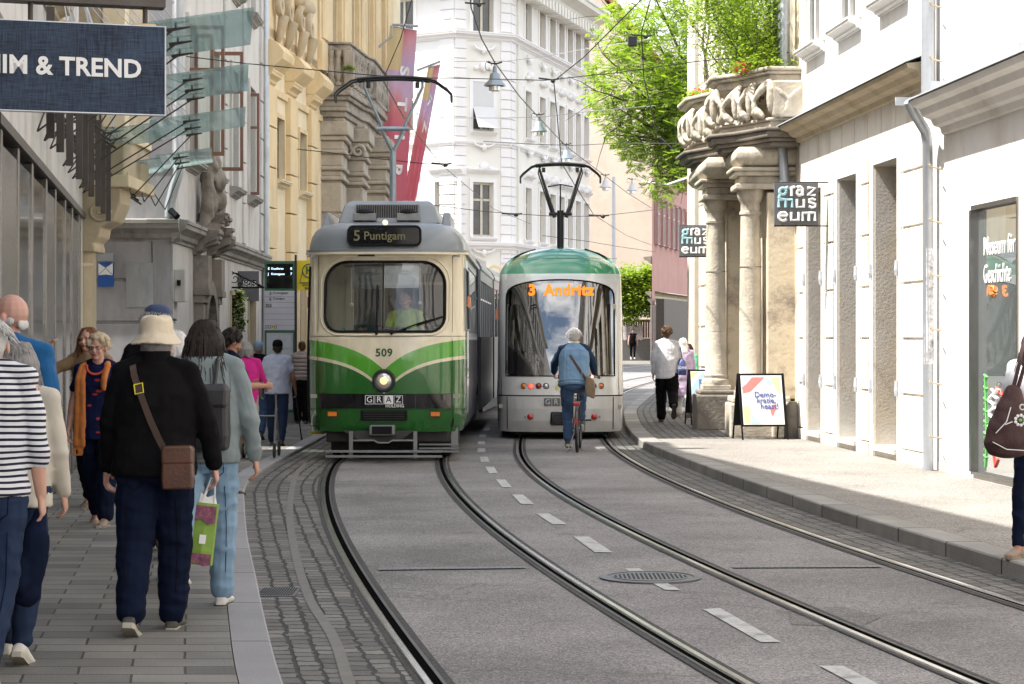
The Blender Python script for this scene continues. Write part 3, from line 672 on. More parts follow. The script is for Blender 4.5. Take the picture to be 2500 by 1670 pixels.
# ================================================================= grey corner house with the carved doorway
B2 = Fac((-4.97, 30), (-5.25, 43))
B2.n = V((.9998, .0215, 0))
B2f = Fac((-9, 30), (-4.97, 30)); B2f.n = V((0, -1, 0))
rt = root('corner_house', 'grey and white old house with carved stone doorway and brown casement windows, left', 'building', (-5, 36, 0))
w2 = [(1.5, 2.4, 4.4, 6.5), (4.4, 5.3, 4.4, 6.5), (7.3, 8.2, 4.4, 6.55), (10.3, 11.3, 4.45, 6.6)]
w2b = [(a, b, c+3.6, d+3.6) for a, b, c, d in w2]
door = [(2.7, 3.9, .05, 2.35)]; shopd = [(7.2, 9.0, .05, 2.5), (10.2, 11.6, .05, 2.5)]
m = MB(B2); wall(m, 0, 13, 3.2, 13.5, w2+w2b, .18); m.build('upper_wall', 'plaster_white', rt)
m = MB(B2); wall(m, 0, 13, 0, 3.2, door+shopd, .3); m.build('lower_wall', 'plaster_white', rt)
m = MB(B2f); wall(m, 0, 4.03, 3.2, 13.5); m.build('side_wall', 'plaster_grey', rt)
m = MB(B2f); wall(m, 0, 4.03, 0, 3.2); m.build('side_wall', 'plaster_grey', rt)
m = MB(B2f)
for z in (.05, .62, 1.25, 1.88, 2.5): m.box(0, 3.72, 0, .03, z+.02, z+.6)
m.box(3.74, 4.02, 0, .035, .07, 3.18)
m.build('plinth_block', 'plaster_grey', rt, bevel=.008)
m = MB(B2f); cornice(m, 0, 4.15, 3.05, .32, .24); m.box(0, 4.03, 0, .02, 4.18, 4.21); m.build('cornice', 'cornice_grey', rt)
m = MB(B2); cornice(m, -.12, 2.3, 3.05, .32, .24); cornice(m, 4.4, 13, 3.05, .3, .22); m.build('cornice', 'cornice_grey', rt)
m = MB(B2)
for s in (-.01, 6.2, 9.2, 12.5):
    for k in range(13): m.box(s, s+.45, 0, .045, 3.45+k*.78, 4.2+k*.78)
m.build('quoin', 'plaster_white', rt, bevel=.008)
for w in w2: window(rt, B2, *w, dep=.1, frame='frame_brown', pane='pane_room', surround='plaster_white', sw=.14, sill='cornice_grey')
for w in w2b: window(rt, B2, *w, dep=.1, frame='frame_brown', pane='pane_room', surround='plaster_white', sw=.14, sill='cornice_grey')
# open sashes
for s, wd in ((1.5, .58), (4.4, .55), (2.42, .3), (10.3, .22)):
    m = MB(B2); z0, z1 = 4.45, 6.45; t = .035
    m.box(s-t, s, 0, .05, z0, z1); m.box(s-t, s, wd-.05, wd, z0, z1); m.box(s-t, s, .05, wd-.05, z0, z0+.06); m.box(s-t, s, .05, wd-.05, z1-.06, z1); m.box(s-t, s, .05, wd-.05, z0+1.3, z0+1.35)
    o = m.build('open_sash', 'frame_brown', rt); m = MB(B2); m.quad((s-.02, .04, z0+.03), (s-.02, wd-.04, z0+.03), (s-.02, wd-.04, z1-.03), (s-.02, .04, z1-.03)); m.build('pane', 'clear', o)
m = MB(B2); relief(m, B2, .75, 1.45, 3.45, 4.2); relief(m, B2, 6.8, 7.3, 3.45, 4.2); relief(m, B2, 9.7, 10.3, 3.45, 4.2); relief(m, B2, 11.4, 12, 3.45, 4.2)
for z in (6.9, 7.3): relief(m, B2, 1.4, 2.5, z, z+.4, n=1)
o = m.build('stucco_relief', 'plaster_white', rt, smooth=60)
# carved doorway: pilasters, arch, broken cornice, cartouche
m = MB(B2)
for s in (2.25, 4.0):
    m.box(s, s+.4, 0, .22, .05, .45); m.box(s+.05, s+.35, 0, .16, .45, 2.2); m.box(s, s+.4, 0, .2, 2.2, 2.32); m.box(s-.03, s+.43, 0, .26, 2.32, 2.42); m.box(s, s+.4, 0, .24, 2.42, 2.95)
    cornice(m, s-.1, s+.5, 2.95, .4, .42)
for i in range(12):
    a0, a1 = PI*i/12, PI*(i+1)/12
    P = lambda a, r: (3.3+r*math.cos(a), 1.75+r*math.sin(a))
    q = [P(a0, .6), P(a1, .6), P(a1, .82), P(a0, .82)]
    m.add([(p[0], .0, p[1]) for p in q]+[(p[0], .18, p[1]) for p in q], [(4, 5, 6, 7), (0, 1, 5, 4), (2, 3, 7, 6)])
wall(m, 2.65, 4.0, 2.35, 2.95, d=.08)
for a, b in ((2.7, 3.05), (3.55, 4.0)): pass
m.build('doorway', 'stone_dark', rt, bevel=.01)
m = MB(B2)
for k in range(7):
    t = k/6; s = 2.4+1.9*t; z = 2.95+.42*math.sin(PI*t); cornice(m, s-.17, s+.17, z, .3, .42+.004*k)
m.build('arched_cornice', 'stone_dark', rt)
m = MB(); rr = random.Random(3)
scroll(m, B2, 2.75, 3.75, .3, 1.4, .10, .2, 1, 0); scroll(m, B2, 3.95, 3.75, .3, 1.4, .10, .2, -1, PI)
for k in range(26):
    m.ell(B2((3.35+rr.uniform(-.55, .55)*(1-.1*k/26), .12+rr.uniform(0, .16), 3.5+rr.uniform(0, 1.05))), (rr.uniform(.06, .13), rr.uniform(.06, .16), rr.uniform(.08, .2)), seg=8, rg=5)
for s in (2.6, 4.1): m.tube([B2((s, .12, 3.4)), B2((s+.03, .2, 3.9)), B2((s, .16, 4.3))], [.09, .12, .09], 8); m.box(0, 0, 0, 0, 0, 0)
m.v = m.v[:-8]; m.f = m.f[:-6]; m.mi = m.mi[:-6]
remesh(m, 'cartouche', 'stone_dark', rt, .03, 2, .014, 7, world=True)
m = MB(B2); m.quad((2.7, -.28, .05), (3.9, -.28, .05), (3.9, -.28, 2.35), (2.7, -.28, 2.35)); m.build('door', 'black', rt)
m = MB(B2)
for a, b, c, e in shopd: m.quad((a, -.25, c), (b, -.25, c), (b, -.25, e), (a, -.25, e))
m.build('shop_window', 'pane_room', rt)
m = MB(B2)
for a, b, c, e in shopd: m.box(a, a+.07, -.24, .03, c, e); m.box(b-.07, b, -.24, .03, c, e); m.box(a, b, -.24, .03, e-.07, e)
m.build('shop_frame', 'stone_yel', rt)
m = MB(B2f); m.box(3.35, 3.75, 0, .04, 2.1, 2.75); m.build('notice_plate', 'zinc', rt)
pipe(rt, [(-4.86, 29.88, 12), (-4.86, 29.88, 4.05), (-4.93, 29.9, 3.85), (-5.0, 29.93, 3.6), (-5.0, 29.93, 3.42)], .075, 'zinc', bands=(5, 8))
pipe(rt, [(-5.17, 43.0, 13), (-5.17, 43.0, .1)], .08, 'zinc', bands=(3, 6, 9))
rt = root('security_camera', 'small dark security camera on the corner of the grey house', 'camera', (-4.9, 29.8, 3.45))
m = MB(); m.tube([(-4.95, 29.95, 3.42), (-4.93, 29.75, 3.45)], .03, 6); m.build('mount', 'zinc', rt); m = MB(); m.tube([(-4.95, 29.7, 3.5), (-4.84, 29.62, 3.40)], .05, 8); m.build('camera_body', 'black', rt)
rt = root('intercom_box', 'white intercom box with blue button on the grey house corner', 'intercom', (-4.9, 30.3, 2.3))
m = MB(B2); m.box(.12, .45, 0, .16, 2.18, 2.66); m.build('casing', 'plaster_white', rt, bevel=.01); m = MB(B2); m.box(.06, .12, .05, .1, 2.42, 2.5); m.build('button', 'black', rt)
rt = root('heritage_plaque', 'blue and white diamond monument plaque with a small grey text plate, on the grey wall', 'plaque', (-6.1, 29.9, 2.4))
pmat('blue', (.02, .10, .38), .5, 0, .03, 2, 0)
a, b = at(240, 700, 29.9), at(277, 641, 29.9)
m = MB(); m.box(a.x, b.x, 29.88, 29.93, a.z, b.z); m.build('plate', 'blue', rt)
m = MB(); cx, cz = (a.x+b.x)/2, (a.z+b.z)/2; wx, wz = (b.x-a.x)/2, (b.z-a.z)/2
m.quad((cx-wx*.95, 29.875, b.z-.01), (cx, 29.875, cz+wz*.42), (cx-wx*.55, 29.875, cz-.0), (cx-wx*.95, 29.875, cz+.02)) if 0 else None
m.quad((cx, 29.875, cz+wz*.55), (cx-wx*.95, 29.875, cz+wz*.0), (cx-wx*.95, 29.875, cz+wz*.95)); m.quad((cx, 29.875, cz+wz*.55), (cx+wx*.95, 29.875, cz+wz*.95), (cx+wx*.95, 29.875, cz))
m.quad((cx-wx*.95, 29.874, cz-.01), (cx, 29.874, cz+wz*.5), (cx, 29.874, cz+.0)); m.quad((cx+wx*.95, 29.874, cz-.01), (cx, 29.874, cz+.0), (cx, 29.874, cz+wz*.5))
m.build('diamond', 'sign_white', rt)
c, d = at(238, 638, 29.9), at(277, 618, 29.9); m = MB(); m.box(c.x, d.x, 29.88, 29.93, c.z, d.z); m.build('text_plate', 'zinc', rt)
# wrought iron bracket and shop board
rt = root('iron_bracket', 'black wrought iron scroll bracket for a hanging sign, above the flower garland', 'bracket', (-5.1, 37.5, 2.5))
IF = Fac(at(556, 700, 37.5), at(645, 700, 37.5)); IF.a.z = 0; IF.n = V((0, -1, 0)); z0 = at(0, 702, 37.5).z
m = MB(); q = lambda s, z: IF((s, 0, z0+z)); Lb = .67
m.tube([q(0, 0), q(Lb, 0)], .016, 6); m.tube([q(0, 0), q(0, .36)], .014, 6)
m.tube([q(Lb*(1-math.cos(PI/2*i/10)), .34*(1-(i/10)**1.6)+.0) for i in range(11)], .012, 6)
for s, z, r, g in ((.13, .16, .12, 1), (.33, .12, .09, -1), (.48, .08, .06, 1), (.22, .05, .045, 1), (.58, .04, .035, -1)):
    pts = []
    for i in range(20):
        t = i/19; a = g*t*1.5*2*PI; pts.append(q(s+r*(1-.8*t)*math.cos(a), z+r*(1-.8*t)*math.sin(a)))
    m.tube(pts, .009, 5)
m.build('scrollwork', 'black', rt, smooth=60)
rt = root('shop_board', 'grey shop board with tall white letters behind the iron bracket', 'sign', (-5.05, 38.4, 2.4))
pmat('board_grey', (.12, .12, .13), .5, 0, .05, 2, 0)
a, b = at(594, 735, 38.4), at(632, 662, 38.4); m = MB(); m.box(a.x-.1, b.x, 38.38, 38.43, a.z, b.z); m.build('board', 'board_grey', rt)
text('NERTUR', .17, 'sign_white', rt, ((a.x+b.x)/2-.02, 38.375, (a.z+b.z)/2+.02), bold=.02, sx=.40)
# flower garland round the shop door
rt = root('flower_garland', 'two hanging garlands of white flowers and green leaves beside the shop door', 'garland', (-5.0, 38, 1))
def leaves(name, mat, parent, pts, n, size, spread, seed=1, world=True, aspect=.5, zb=0.0):
    rr = random.Random(seed); mb = MB()
    for i in range(n):
        c = V(pts[rr.randrange(len(pts))]); c = c+V((rr.gauss(0, spread[0]), rr.gauss(0, spread[1]), rr.gauss(0, spread[2])))
        a = V((rr.uniform(-1, 1), rr.uniform(-1, 1), rr.uniform(-.5, .5)+zb)).normalized(); b = a.cross(V((rr.uniform(-.6, .6), rr.uniform(-.6, .6), 1))).normalized()
        s = size*rr.uniform(.6, 1.35); o = len(mb.v)
        mb.v += [c-a*s, c+b*s*aspect, c+a*s, c-b*s*aspect]; mb.f.append((o, o+1, o+2, o+3)); mb.mi.append(0)
    return mb.build(name, mat, parent, world=world)
for x0 in (571, 588):
    pp = [at(x0+3*math.sin(i), 712+i*5, 37.9) for i in range(20)]
    leaves('foliage', 'leaf_dark', rt, pp, 500, .035, (.045, .04, .03), x0); leaves('blossom', 'flower_white', rt, pp, 150, .035, (.05, .05, .03), x0+1, aspect=.9)
# ================================================================= yellow palace
YA = Fac((-5.22, 43.05), (-4.62, 49.6)); YB = Fac((-4.62, 49.6), (-3.3, 60.5))
for F in (YA, YB): F.n = F.n if F.n.x > 0 else -F.n
rt = root('yellow_palace', 'ornate yellow baroque palace with grey stone portal and balustraded balcony, left', 'building', (-4.6, 50, 0))
zc = 7.35
def sx_(F, px): return F.s(px)
wA = [(YA.s(671), YA.s(690), 4.75, 6.05), (YA.s(728), YA.s(744), 4.75, 6.05)]
wA = [(a, b, YA.z(436, a), YA.z(285, a)) for a, b, _, _ in wA]; wA[1] = (wA[1][0], wA[1][1], YA.z(465, wA[1][0]), YA.z(322, wA[1][0]))
lowA = [(a, b, 1.0, 3.1) for a, b, _, _ in wA]
upA = [(YA.s(706), YA.s(724), 8.9, 11.6), (YA.s(755), YA.s(771), 8.9, 11.6)]
m = MB(YA); wall(m, 0, YA.len, 0, 16, wA+lowA+upA, .25); m.build('wall', 'yellow2', rt)
upB = [(YB.s(a), YB.s(b), 8.9, 12.6) for a, b in ((800, 817), (846, 860), (885, 896), (917, 926))]
up2 = [(a, b, 13.3, 15.4) for a, b, _, _ in upB]
m = MB(YB); wall(m, -.0, YB.len, 7.8, 16.2, upB+up2, .25); wall(m, 0, YB.len, 0, 7.8); m.build('wall', 'yellow2', rt)
m = MB(); m.box(-12, -5.4, 43.3, 60.4, 0, 16); e = YB((YB.len, 0, 0)); m.quad((e.x, e.y, 0), (-12, 60.4, 0), (-12, 60.4, 16), (e.x, e.y, 16.2)); m.build('back_wall', 'yellow', rt)
for F, ws in ((YA, wA+lowA+upA), (YB, upB+up2)):
    for w in ws: window(rt, F, *w, dep=.12, frame='frame_dark', pane='pane_dark', trans=.62, surround='yellow', sw=.1, sill='yellow2' if w[2] < 8 else None)
m = MB(YA)
for p0, p1 in ((644, 664), (697, 716), (749, 766)):
    a, b = YA.s(p0), YA.s(p1)
    for k in range(8): m.box(a, b, 0, .12, .1+k*.86, .1+k*.86+.83)
    cornice(m, a-.08, b+.08, 7.0, .3, .22); m.loft([[(a-.1, d, z) for d, z in ((0, 7.3), (.2, 7.3), (.42, 7.5), (.45, 7.65), (.3, 7.85), (0, 7.95))], [(b+.25, d, z) for d, z in ((0, 7.3), (.2, 7.3), (.42, 7.5), (.45, 7.65), (.3, 7.85), (0, 7.95))]])
    m.box(a+.05, b-.05, 0, .1, 7.96, 13)
m.box(0, YA.len, 0, .06, 6.85, 7.0); m.box(0, YA.len, 0, .1, 7.98, 8.2)
m.build('pilaster', 'yellow', rt, bevel=.01)
m = MB()
for s in (YA.s(660), YA.s(683), YA.s(712), YA.s(735)):
    scroll(m, YA, s, 8.75, .30, 1.3, .085, .22, 1, PI/2); m.tube([YA((s, .3, 8.5)), YA((s-.05, .22, 8.1)), YA((s+.1, .12, 7.9))], [.12, .09, .05], 7)
    m.ell(YA((s, .15, 9.2)), (.2, .2, .2), seg=10)
m.build('scroll_ornament', 'stone_yel', rt, smooth=60)
m = MB(YB)
for pa_, pb_ in ((765, 797), (820, 844), (863, 884), (898, 916), (928, 948)):
    a, b = YB.s(pa_), YB.s(pb_); m.box(a, b, 0, .16, 8.0, 16.0); m.box(a+.2, b-.2, .16, .2, 8.8, 15.8); m.box(a-.06, b+.06, 0, .24, 8.0, 8.7)
m.build('pilaster', 'yellow', rt, bevel=.01)
m = MB(YB); cornice(m, -.2, YB.len+.4, 15.6, .7, .8); m.build('cornice', 'stone_yel', rt)
m = MB(YA); cornice(m, -.1, YA.len+.4, 15.6, .7, .8); m.build('cornice', 'stone_yel', rt)
# stone portal: three banded piers with capitals, entablature and balcony
m = MB(); cp = MB()
for (x0, x1, Y, dz) in ((777, 836, 49.6, 0), (838, 889, 51.4, -.0), (892, 944, 54.2, 0)):
    a = (x0-1250)/FP*Y; b = (x1-1250)/FP*Y; top = 5.4+dz
    nb = 7
    for k in range(nb):
        z = .05+k*(top/nb); m.box(a+.03, b-.03, Y, Y+1.6, z, z+top/nb-.05)
        m.box(a+.06, b-.06, Y+.03, Y+1.6, z+top/nb-.05, z+top/nb)
    z = .05+top
    for h, d in ((.10, .05), (.14, -.02), (.10, .06), (.30, 0), (.1, .08), (.22, .02), (.12, .10), (.34, .16), (.1, .05)):
        cp.box(a-d, b+d, Y-d, Y+1.5, z, z+h); z += h
m.build('pier', 'portal_stone', rt, bevel=.04); cp.build('capital', 'portal_stone', rt, bevel=.035)
m = MB(); scroll(m, Fac((-4.0, 51.2), (-3, 51.2)), .15, 6.3, .16, 1.5, .06, 0, 1, 0); scroll(m, Fac((-4.0, 51.2), (-3, 51.2)), -.12, 6.3, .16, 1.5, .06, 0, -1, PI); m.build('volute', 'portal_stone', rt, smooth=60)
m = MB()
BY = [(-5.0, 49.15), (-3.86, 49.25), (-3.62, 51.6), (-3.47, 52.2), (-3.34, 55.3), (-4.4, 57)]
def offp(k):
    k = (k-.36)*.8
    return [(-4.7+(x+4.7)*(1+k), 53+(y-53)*(1+k*.35)) for x, y in BY]
for z, h, k in ((6.85, .12, .05), (6.97, .14, .12), (7.11, .10, .2), (7.21, .16, .16), (7.37, .1, .26), (7.47, .14, .34), (7.61, .1, .3), (8.55, .14, .30), (8.69, .06, .36)):
    m.prism(offp(k), z, z+h)
m.build('balcony', 'balust', rt, bevel=.025)
P = offp(.27); 
for i in range(0, 5):
    a, b = V(P[i]), V(P[i+1]); n = max(1, int((b-a).length/.34))
    if i == 0: n = 6
    for k in range(n):
        c = a+(b-a)*(k+.5)/n; m = MB(); h = 7.71
        m.lathe([(.09, 0), (.09, .06), (.05, .1), (.10, .25), (.11, .34), (.055, .55), (.07, .62), (.05, .66), (.09, .74), (.09, .84)], (c.x, c.y, h), 8)
        m.build('baluster', 'balust', rt, smooth=50)
for c in P[:5]:
    m = MB(); m.box(c[0]-.12, c[0]+.12, c[1]-.12, c[1]+.12, 7.71, 8.55); m.build('pedestal', 'balust', rt, bevel=.02)
rt = root('small_fern', 'small green fern growing out of the balcony balustrade', 'plant', (-4.0, 49.2, 7.4))
leaves('frond', 'leaf', rt, [at(840+i*3, 168-4*math.sin(i*.5), 49.2) for i in range(8)], 90, .07, (.03, .05, .02), 5, aspect=.2)
# ================================================================= RIGHT: museum houses
RF = Fac((FR(3), 3), (FR(45), 45)); RF.n = V((-RF.d.y, RF.d.x, 0))
FR2 = lambda Y: 4.393-.0316*(Y-31.3)
RG = Fac((FR2(31.3), 31.3), (FR2(45), 45)); RG.n = V((-RG.d.y, RG.d.x, 0))
def sG(Y): return (Y-31.3)*math.hypot(1, .0316)
def sR(Y): return (Y-3)*math.hypot(1, .0733)
def zR(py, s): return RF.z(py, s)
# near smooth white house
rt = root('museum_house', 'smooth bright white museum house with a shop window and heavy cornice, right', 'building', (FR(20), 20, 0))
sw = (sR(20.85), sR(22.4), .17, 3.1)
hi = [(sR(a), sR(a+1.0), 5.9, 7.9) for a in (10, 13, 16, 19.2, 22)]
m = MB(RF); wall(m, sR(-2), sR(23.9), 0, 12.5, [sw]+hi, .12); m.build('wall', 'white_lit', rt)
m = MB(); m.box(FR(3)+.02, 14, -45, 3, 0, 12.5); m.build('wall', 'white_lit', rt)
for w in hi: window(rt, RF, *w, dep=.08, sill='white_lit')
m = MB(RF); sweep(m, [(0, 3.98), (.05, 3.99), (.07, 4.06), (.14, 4.08), (.18, 4.15), (.27, 4.19), (.30, 4.27), (.39, 4.30), (.42, 4.36), (0, 4.40)], sR(-2), sR(23.45)); m.build('cornice', 'white_lit', rt)
m = MB(RF); m.add([(sR(-2), 0, 4.45), (sR(23.5), 0, 4.45), (sR(23.5), .45, 4.37), (sR(-2), .45, 4.37), (sR(-2), 0, 4.46), (sR(23.5), 0, 4.46), (sR(23.5), .45, 4.385), (sR(-2), .45, 4.385)], [(0, 1, 2, 3), (4, 5, 6, 7), (3, 2, 6, 7), (1, 2, 6, 5)])
for k in range(11): m.box(sR(9+k*1.5), sR(9.02+k*1.5), .0, .44, 4.38, 4.475)
m.build('zinc_flashing', 'zinc_paint', rt)
pmat('plinth_w', (.55, .50, .45), .9, 0, .12, 4, .3, stain=(.36, .33, .29), sscale=3)
m = MB(RF); m.box(sR(-2), sR(20.8), 0, .025, .1, .3); m.box(sR(22.45), sR(23.7), 0, .012, .1, .22); m.build('plinth', 'plinth_w', rt)
a, b, c, d = sw
m = MB(RF); m.box(a, b, -.1, .03, c, c+.03); m.box(a, b, -.1, .03, d-.05, d); m.box(a, a+.03, -.1, .02, c+.03, d-.05); m.box(b-.06, b, -.1, .05, c+.03, d-.05); f = m.build('shop_window', 'brushed', rt)
m = MB(RF); m.quad((a+.02, -.04, c+.02), (b-.03, -.04, c+.02), (b-.03, -.04, d-.02), (a+.02, -.04, d-.02)); m.build('pane', 'shopwin', f)
m = MB(RF); m.box(a-.3, b+.3, -1.6, -1.55, c, d+.2); m.box(a-.3, b+.3, -1.55, -.12, c-.1, c-.01); m.box(a-.3, b+.3, -1.55, -.12, d+.1, d+.2); m.box(a-.35, a-.3, -1.6, -.12, c, d); m.box(b+.3, b+.35, -1.6, -.12, c, d); m.build('display_room', 'lampwhite', f)
m = MB(RF); m.box(a+.12, a+.62, -.3, -.22, 1.15, 2.2); m.build('display_screen', 'pane_dark', f)
xd = -RF.d; mid = (a+b)/2-.05
pmat('green_paint', (.14, .50, .12), .5, 0, .1, 5, 0); pmat('red_paint', (.55, .07, .05), .5, 0, .1, 5, 0); pmat('yel_paint', (.75, .65, .05), .5, 0, .1, 5, 0); pmat('orange', (.75, .22, .03), .5, 0, .1, 5, 0)
s_l = RF.s(2393); s_r = RF.s(2484)
for t_, py, s0_ in (('Museum für', 598, s_r), ('Geschichte', 668, RF.s(2476))):
    text(t_, .285, 'sign_white', f, RF((s_l, -.035, RF.z(py, (s_l+s0_)/2))), xdir=xd, align='LEFT', bold=.004, sx=(s_l-s0_)/ (.285*5.6))
def doodle(mat, pts, r=.012):
    m = MB(RF)
    for p in pts: m.tube([(RF.s(x), -.034, RF.z(y, RF.s(x))) for x, y in p], r, 5)
    m.build('window_drawing', mat, f)
doodle('green_paint', [[(2395, 915+k*14), (2402, 921+k*14), (2396, 928+k*14)] for k in range(0, 16, 2)]+[[(2398, 920), (2400, 1000), (2402, 1080), (2398, 1140)]], .013)
doodle('red_paint', [[(2424, 945), (2430, 960), (2436, 952), (2442, 975), (2436, 985)], [(2415, 1085), (2422, 1140), (2430, 1120)], [(2433, 960), (2440, 965), (2436, 978)]], .014)
doodle('sign_white', [[(2412+8*math.sin(k*1.7), 950+k*9) for k in range(18)], [(2422+6*math.cos(k*1.9), 950+k*8) for k in range(18)]], .014)
doodle('yel_paint', [[(2474, 1125), (2478, 1155), (2483, 1125), (2486, 1150)]], .02)
doodle('orange', [[(2412, 700), (2420, 702), (2422, 708), (2414, 710), (2422, 716), (2412, 718)]], .02)
# rusticated house
rt = root('museum_house', 'cream rusticated museum house with three stone-framed doorways, right', 'building', (FR(28), 28, 0))
dd = [(sR(25.5), sR(26.7), .25, 3.9), (sR(27.6), sR(28.72), .25, 3.87), (sR(29.72), sR(30.72), .25, 3.84)]
uw = [(sR(29.7), sR(30.66), 5.97, 8.0), (sR(27.55), sR(28.6), 5.97, 8.0), (sR(25.2), sR(26.3), 5.97, 8.0)]
m = MB(RF); wall(m, sR(23.9), sR(31.3), 0, 4.8, dd, .32); m.build('lower_wall', 'white_rust', rt)
m = MB(RF); wall(m, sR(23.9), sR(31.3), 4.8, 12.5, uw, .1); m.build('upper_wall', 'white_lit', rt)
for w in uw: window(rt, RF, *w, dep=.03, trans=.0, sill='white_lit', surround='white_lit', sw=.16, pane='mirror')
m = MB(RF)
for a, b, c, e in dd:
    for p, q in ((a-.17, a), (b, b+.17)): m.box(p, q, 0, .03, .12, e+.17)
    m.box(a, b, 0, .03, e, e+.17)
m.build('door_surround', 'white_lit', rt, bevel=.005)
m = MB(RF)
for a, b, c, e in dd:
    m.box(b-.012, b+.0, -.319, -.004, c, e); m.box(a, a+.012, -.319, -.004, c, e); m.box(a+.012, b-.012, -.319, -.004, e-.012, e); m.box(a+.012, b-.012, -.319, .06, c-.05, c+.01)
m.build('stone_reveal', 'reveal', rt)
for a, b, c, e in dd:
    m = MB(RF); m.box(a+.02, b-.02, -.40, -.32, c, e)
    o = m.build('door', 'door_gate', rt)
    m = MB(RF)
    for k in range(3): m.box(a+.1, b-.1, -.32, -.30, c+.2+k*1.15, c+1.2+k*1.15)
    m.build('door_panel', 'wood_dark', o, bevel=.01)
    for z in (1.0, 2.5):
        for s_ in (a-.06, b+.06): m = MB(RF); m.lathe([(.02, z-.07), (.028, z), (.02, z+.12)], (s_, .05, 0), 8); m.build('hinge', 'zinc_paint', rt)
m = MB(RF); segs = [(sR(24.0), dd[0][0]-.2), (dd[0][1]+.2, dd[1][0]-.2), (dd[1][1]+.2, dd[2][0]-.2), (dd[2][1]+.15, sR(31.3))]
for a, b in segs:
    z = .3
    while z < 3.9:
        h = min(.68, 4.05-z); m.box(a, b, 0, .04, z, z+h-.03); z += .68
    m.box(a-.0, b+.0, 0, .05, .12, .28)
m.build('rusticated_block', 'white_rust', rt, bevel=.006)
m = MB(RF)
for k in range(10): s_ = sR(24.2+k*.72); m.box(s_, s_+.012, 0, .004, 4.08, 4.64)
m.build('joint', 'plinth_w', rt)
m = MB(RF); sweep(m, [(0, 4.62), (.06, 4.63), (.08, 4.69), (.17, 4.72), (.22, 4.78), (.32, 4.81), (.34, 4.86), (0, 4.90)], sR(23.9), sR(31.9)); m.build('cornice', 'stone_yel', rt)
m = MB(RF); m.add([(sR(23.88), 0, 5.0), (sR(31.9), 0, 4.98), (sR(31.9), .37, 4.865), (sR(23.88), .37, 4.865), (sR(23.88), 0, 5.01), (sR(31.9), 0, 4.99), (sR(31.9), .37, 4.88), (sR(23.88), .37, 4.88)], [(0, 1, 2, 3), (4, 5, 6, 7), (3, 2, 6, 7), (1, 2, 6, 5), (0, 3, 7, 4)]); m.build('zinc_flashing', 'zinc_paint', rt)
def rp(Y, d, z): p = RF((sR(Y), d, z)); return (p.x, p.y, p.z)
pmat('sticker', (.6, .6, .62), .6, 0, .5, 9, 0, stain=(.06, .06, .07), sscale=16)
rt2 = root('downpipe', 'zinc rain downpipe covered with stickers between the two museum houses', 'downpipe', rp(23.75, .12, 0), 0, 'rain downpipes on the right-hand houses')
pipe(rt2, [rp(23.75, .12, 12), rp(23.75, .12, 4.42)], .085, 'zinc', 'upper_pipe', bands=(6, 9))
pipe(rt2, [rp(23.5, .42, 4.37), rp(23.55, .34, 4.24), rp(23.7, .17, 4.05), rp(23.75, .13, 3.9), rp(23.75, .12, .1)], .062, 'zinc', 'lower_pipe', bands=(3.6, 2.4, 1.2))
m = MB(); q = rp(23.75, .12, 0); m.lathe([(.0635, 1.35), (.0635, 2.7)], (q[0], q[1], 0), 12, cap=False); m.build('sticker', 'sticker', rt2, smooth=60)
m = MB(RF)
for k in range(9): z = .5+k*.62; m.tube([(sR(23.6), .0, z), (sR(23.55), .14, z+.02), (sR(23.42), .2, z+.04)], .011, 5)
m.build('iron_hook', 'stone_yel', rt2)
rt2 = root('downpipe', 'zinc rain downpipe between the carved balcony and the cream museum house', 'downpipe', rp(31.4, .16, 0), 0, 'rain downpipes on the right-hand houses')
pipe(rt2, [rp(31.6, .16, 12), rp(31.6, .16, 5.0), rp(31.7, .40, 4.9), rp(31.7, .38, 4.75), rp(31.6, .2, 4.6), rp(31.6, .14, 3.6)], .075, 'zinc', 'pipe', bands=(6.5, 8))
# carved portal with columns and balcony
rt = root('museum_portal', 'weathered baroque stone portal with columns and a carved balcony, right', 'portal', (3.8, 34, 0))
m = MB(RG); wall(m, sG(31.3), sG(45), 0, 12.5, [(sG(33.0), sG(34.0), .1, 3.6)], .4); m.build('wall', 'museum_plaster', rt)
m = MB(); p = RG((sG(45), 0, 0)); m.quad((p.x, p.y, 0), (12, 46, 0), (12, 46, 12.5), (p.x, p.y, 12.5)); m.box(p.x+.05, 14, 3, 44.9, 12.4, 12.52); m.build('end_wall', 'white_lit', rt)
m = MB(); m.box(3.36, 4.3, 31.55, 32.35, .1, .64); m.box(3.40, 4.3, 31.6, 32.35, .64, .74); m.box(4.0, 4.32, 31.45, 31.6, .1, .66)
m.build('pedestal', 'museum_stone', rt, bevel=.03)
m = MB(); m.box(3.07, 4.2, 34.0, 34.9, .1, .70); m.box(3.12, 4.2, 34.05, 34.9, .70, .78); m.build('pedestal', 'museum_dark', rt, bevel=.03)
def column(x, y, r, z0, z1, mat='museum_stone'):
    h = z1-z0
    m = MB(); m.box(x-r*1.35, x+r*1.35, y-r*1.35, y+r*1.35, z0, z0+.08); m.build('column_base', mat, rt, bevel=.01)
    m = MB(); m.lathe([(r*1.32, z0+.08), (r*1.38, z0+.12), (r*1.3, z0+.17), (r*1.08, z0+.19), (r*1.16, z0+.24), (r*1.0, z0+.28), (r*1.0, z0+h*.4), (r*.88, z1-.4), (r*.98, z1-.38), (r*.98, z1-.34), (r*.88, z1-.33), (r*.88, z1-.2), (r*1.02, z1-.17), (r*1.2, z1-.08), (r*1.22, z1)], (x, y, 0), 28); m.build('column', mat, rt, smooth=40)
column(3.72, 31.95, .175, .74, 3.95); column(3.42, 34.4, .175, .78, 3.95)
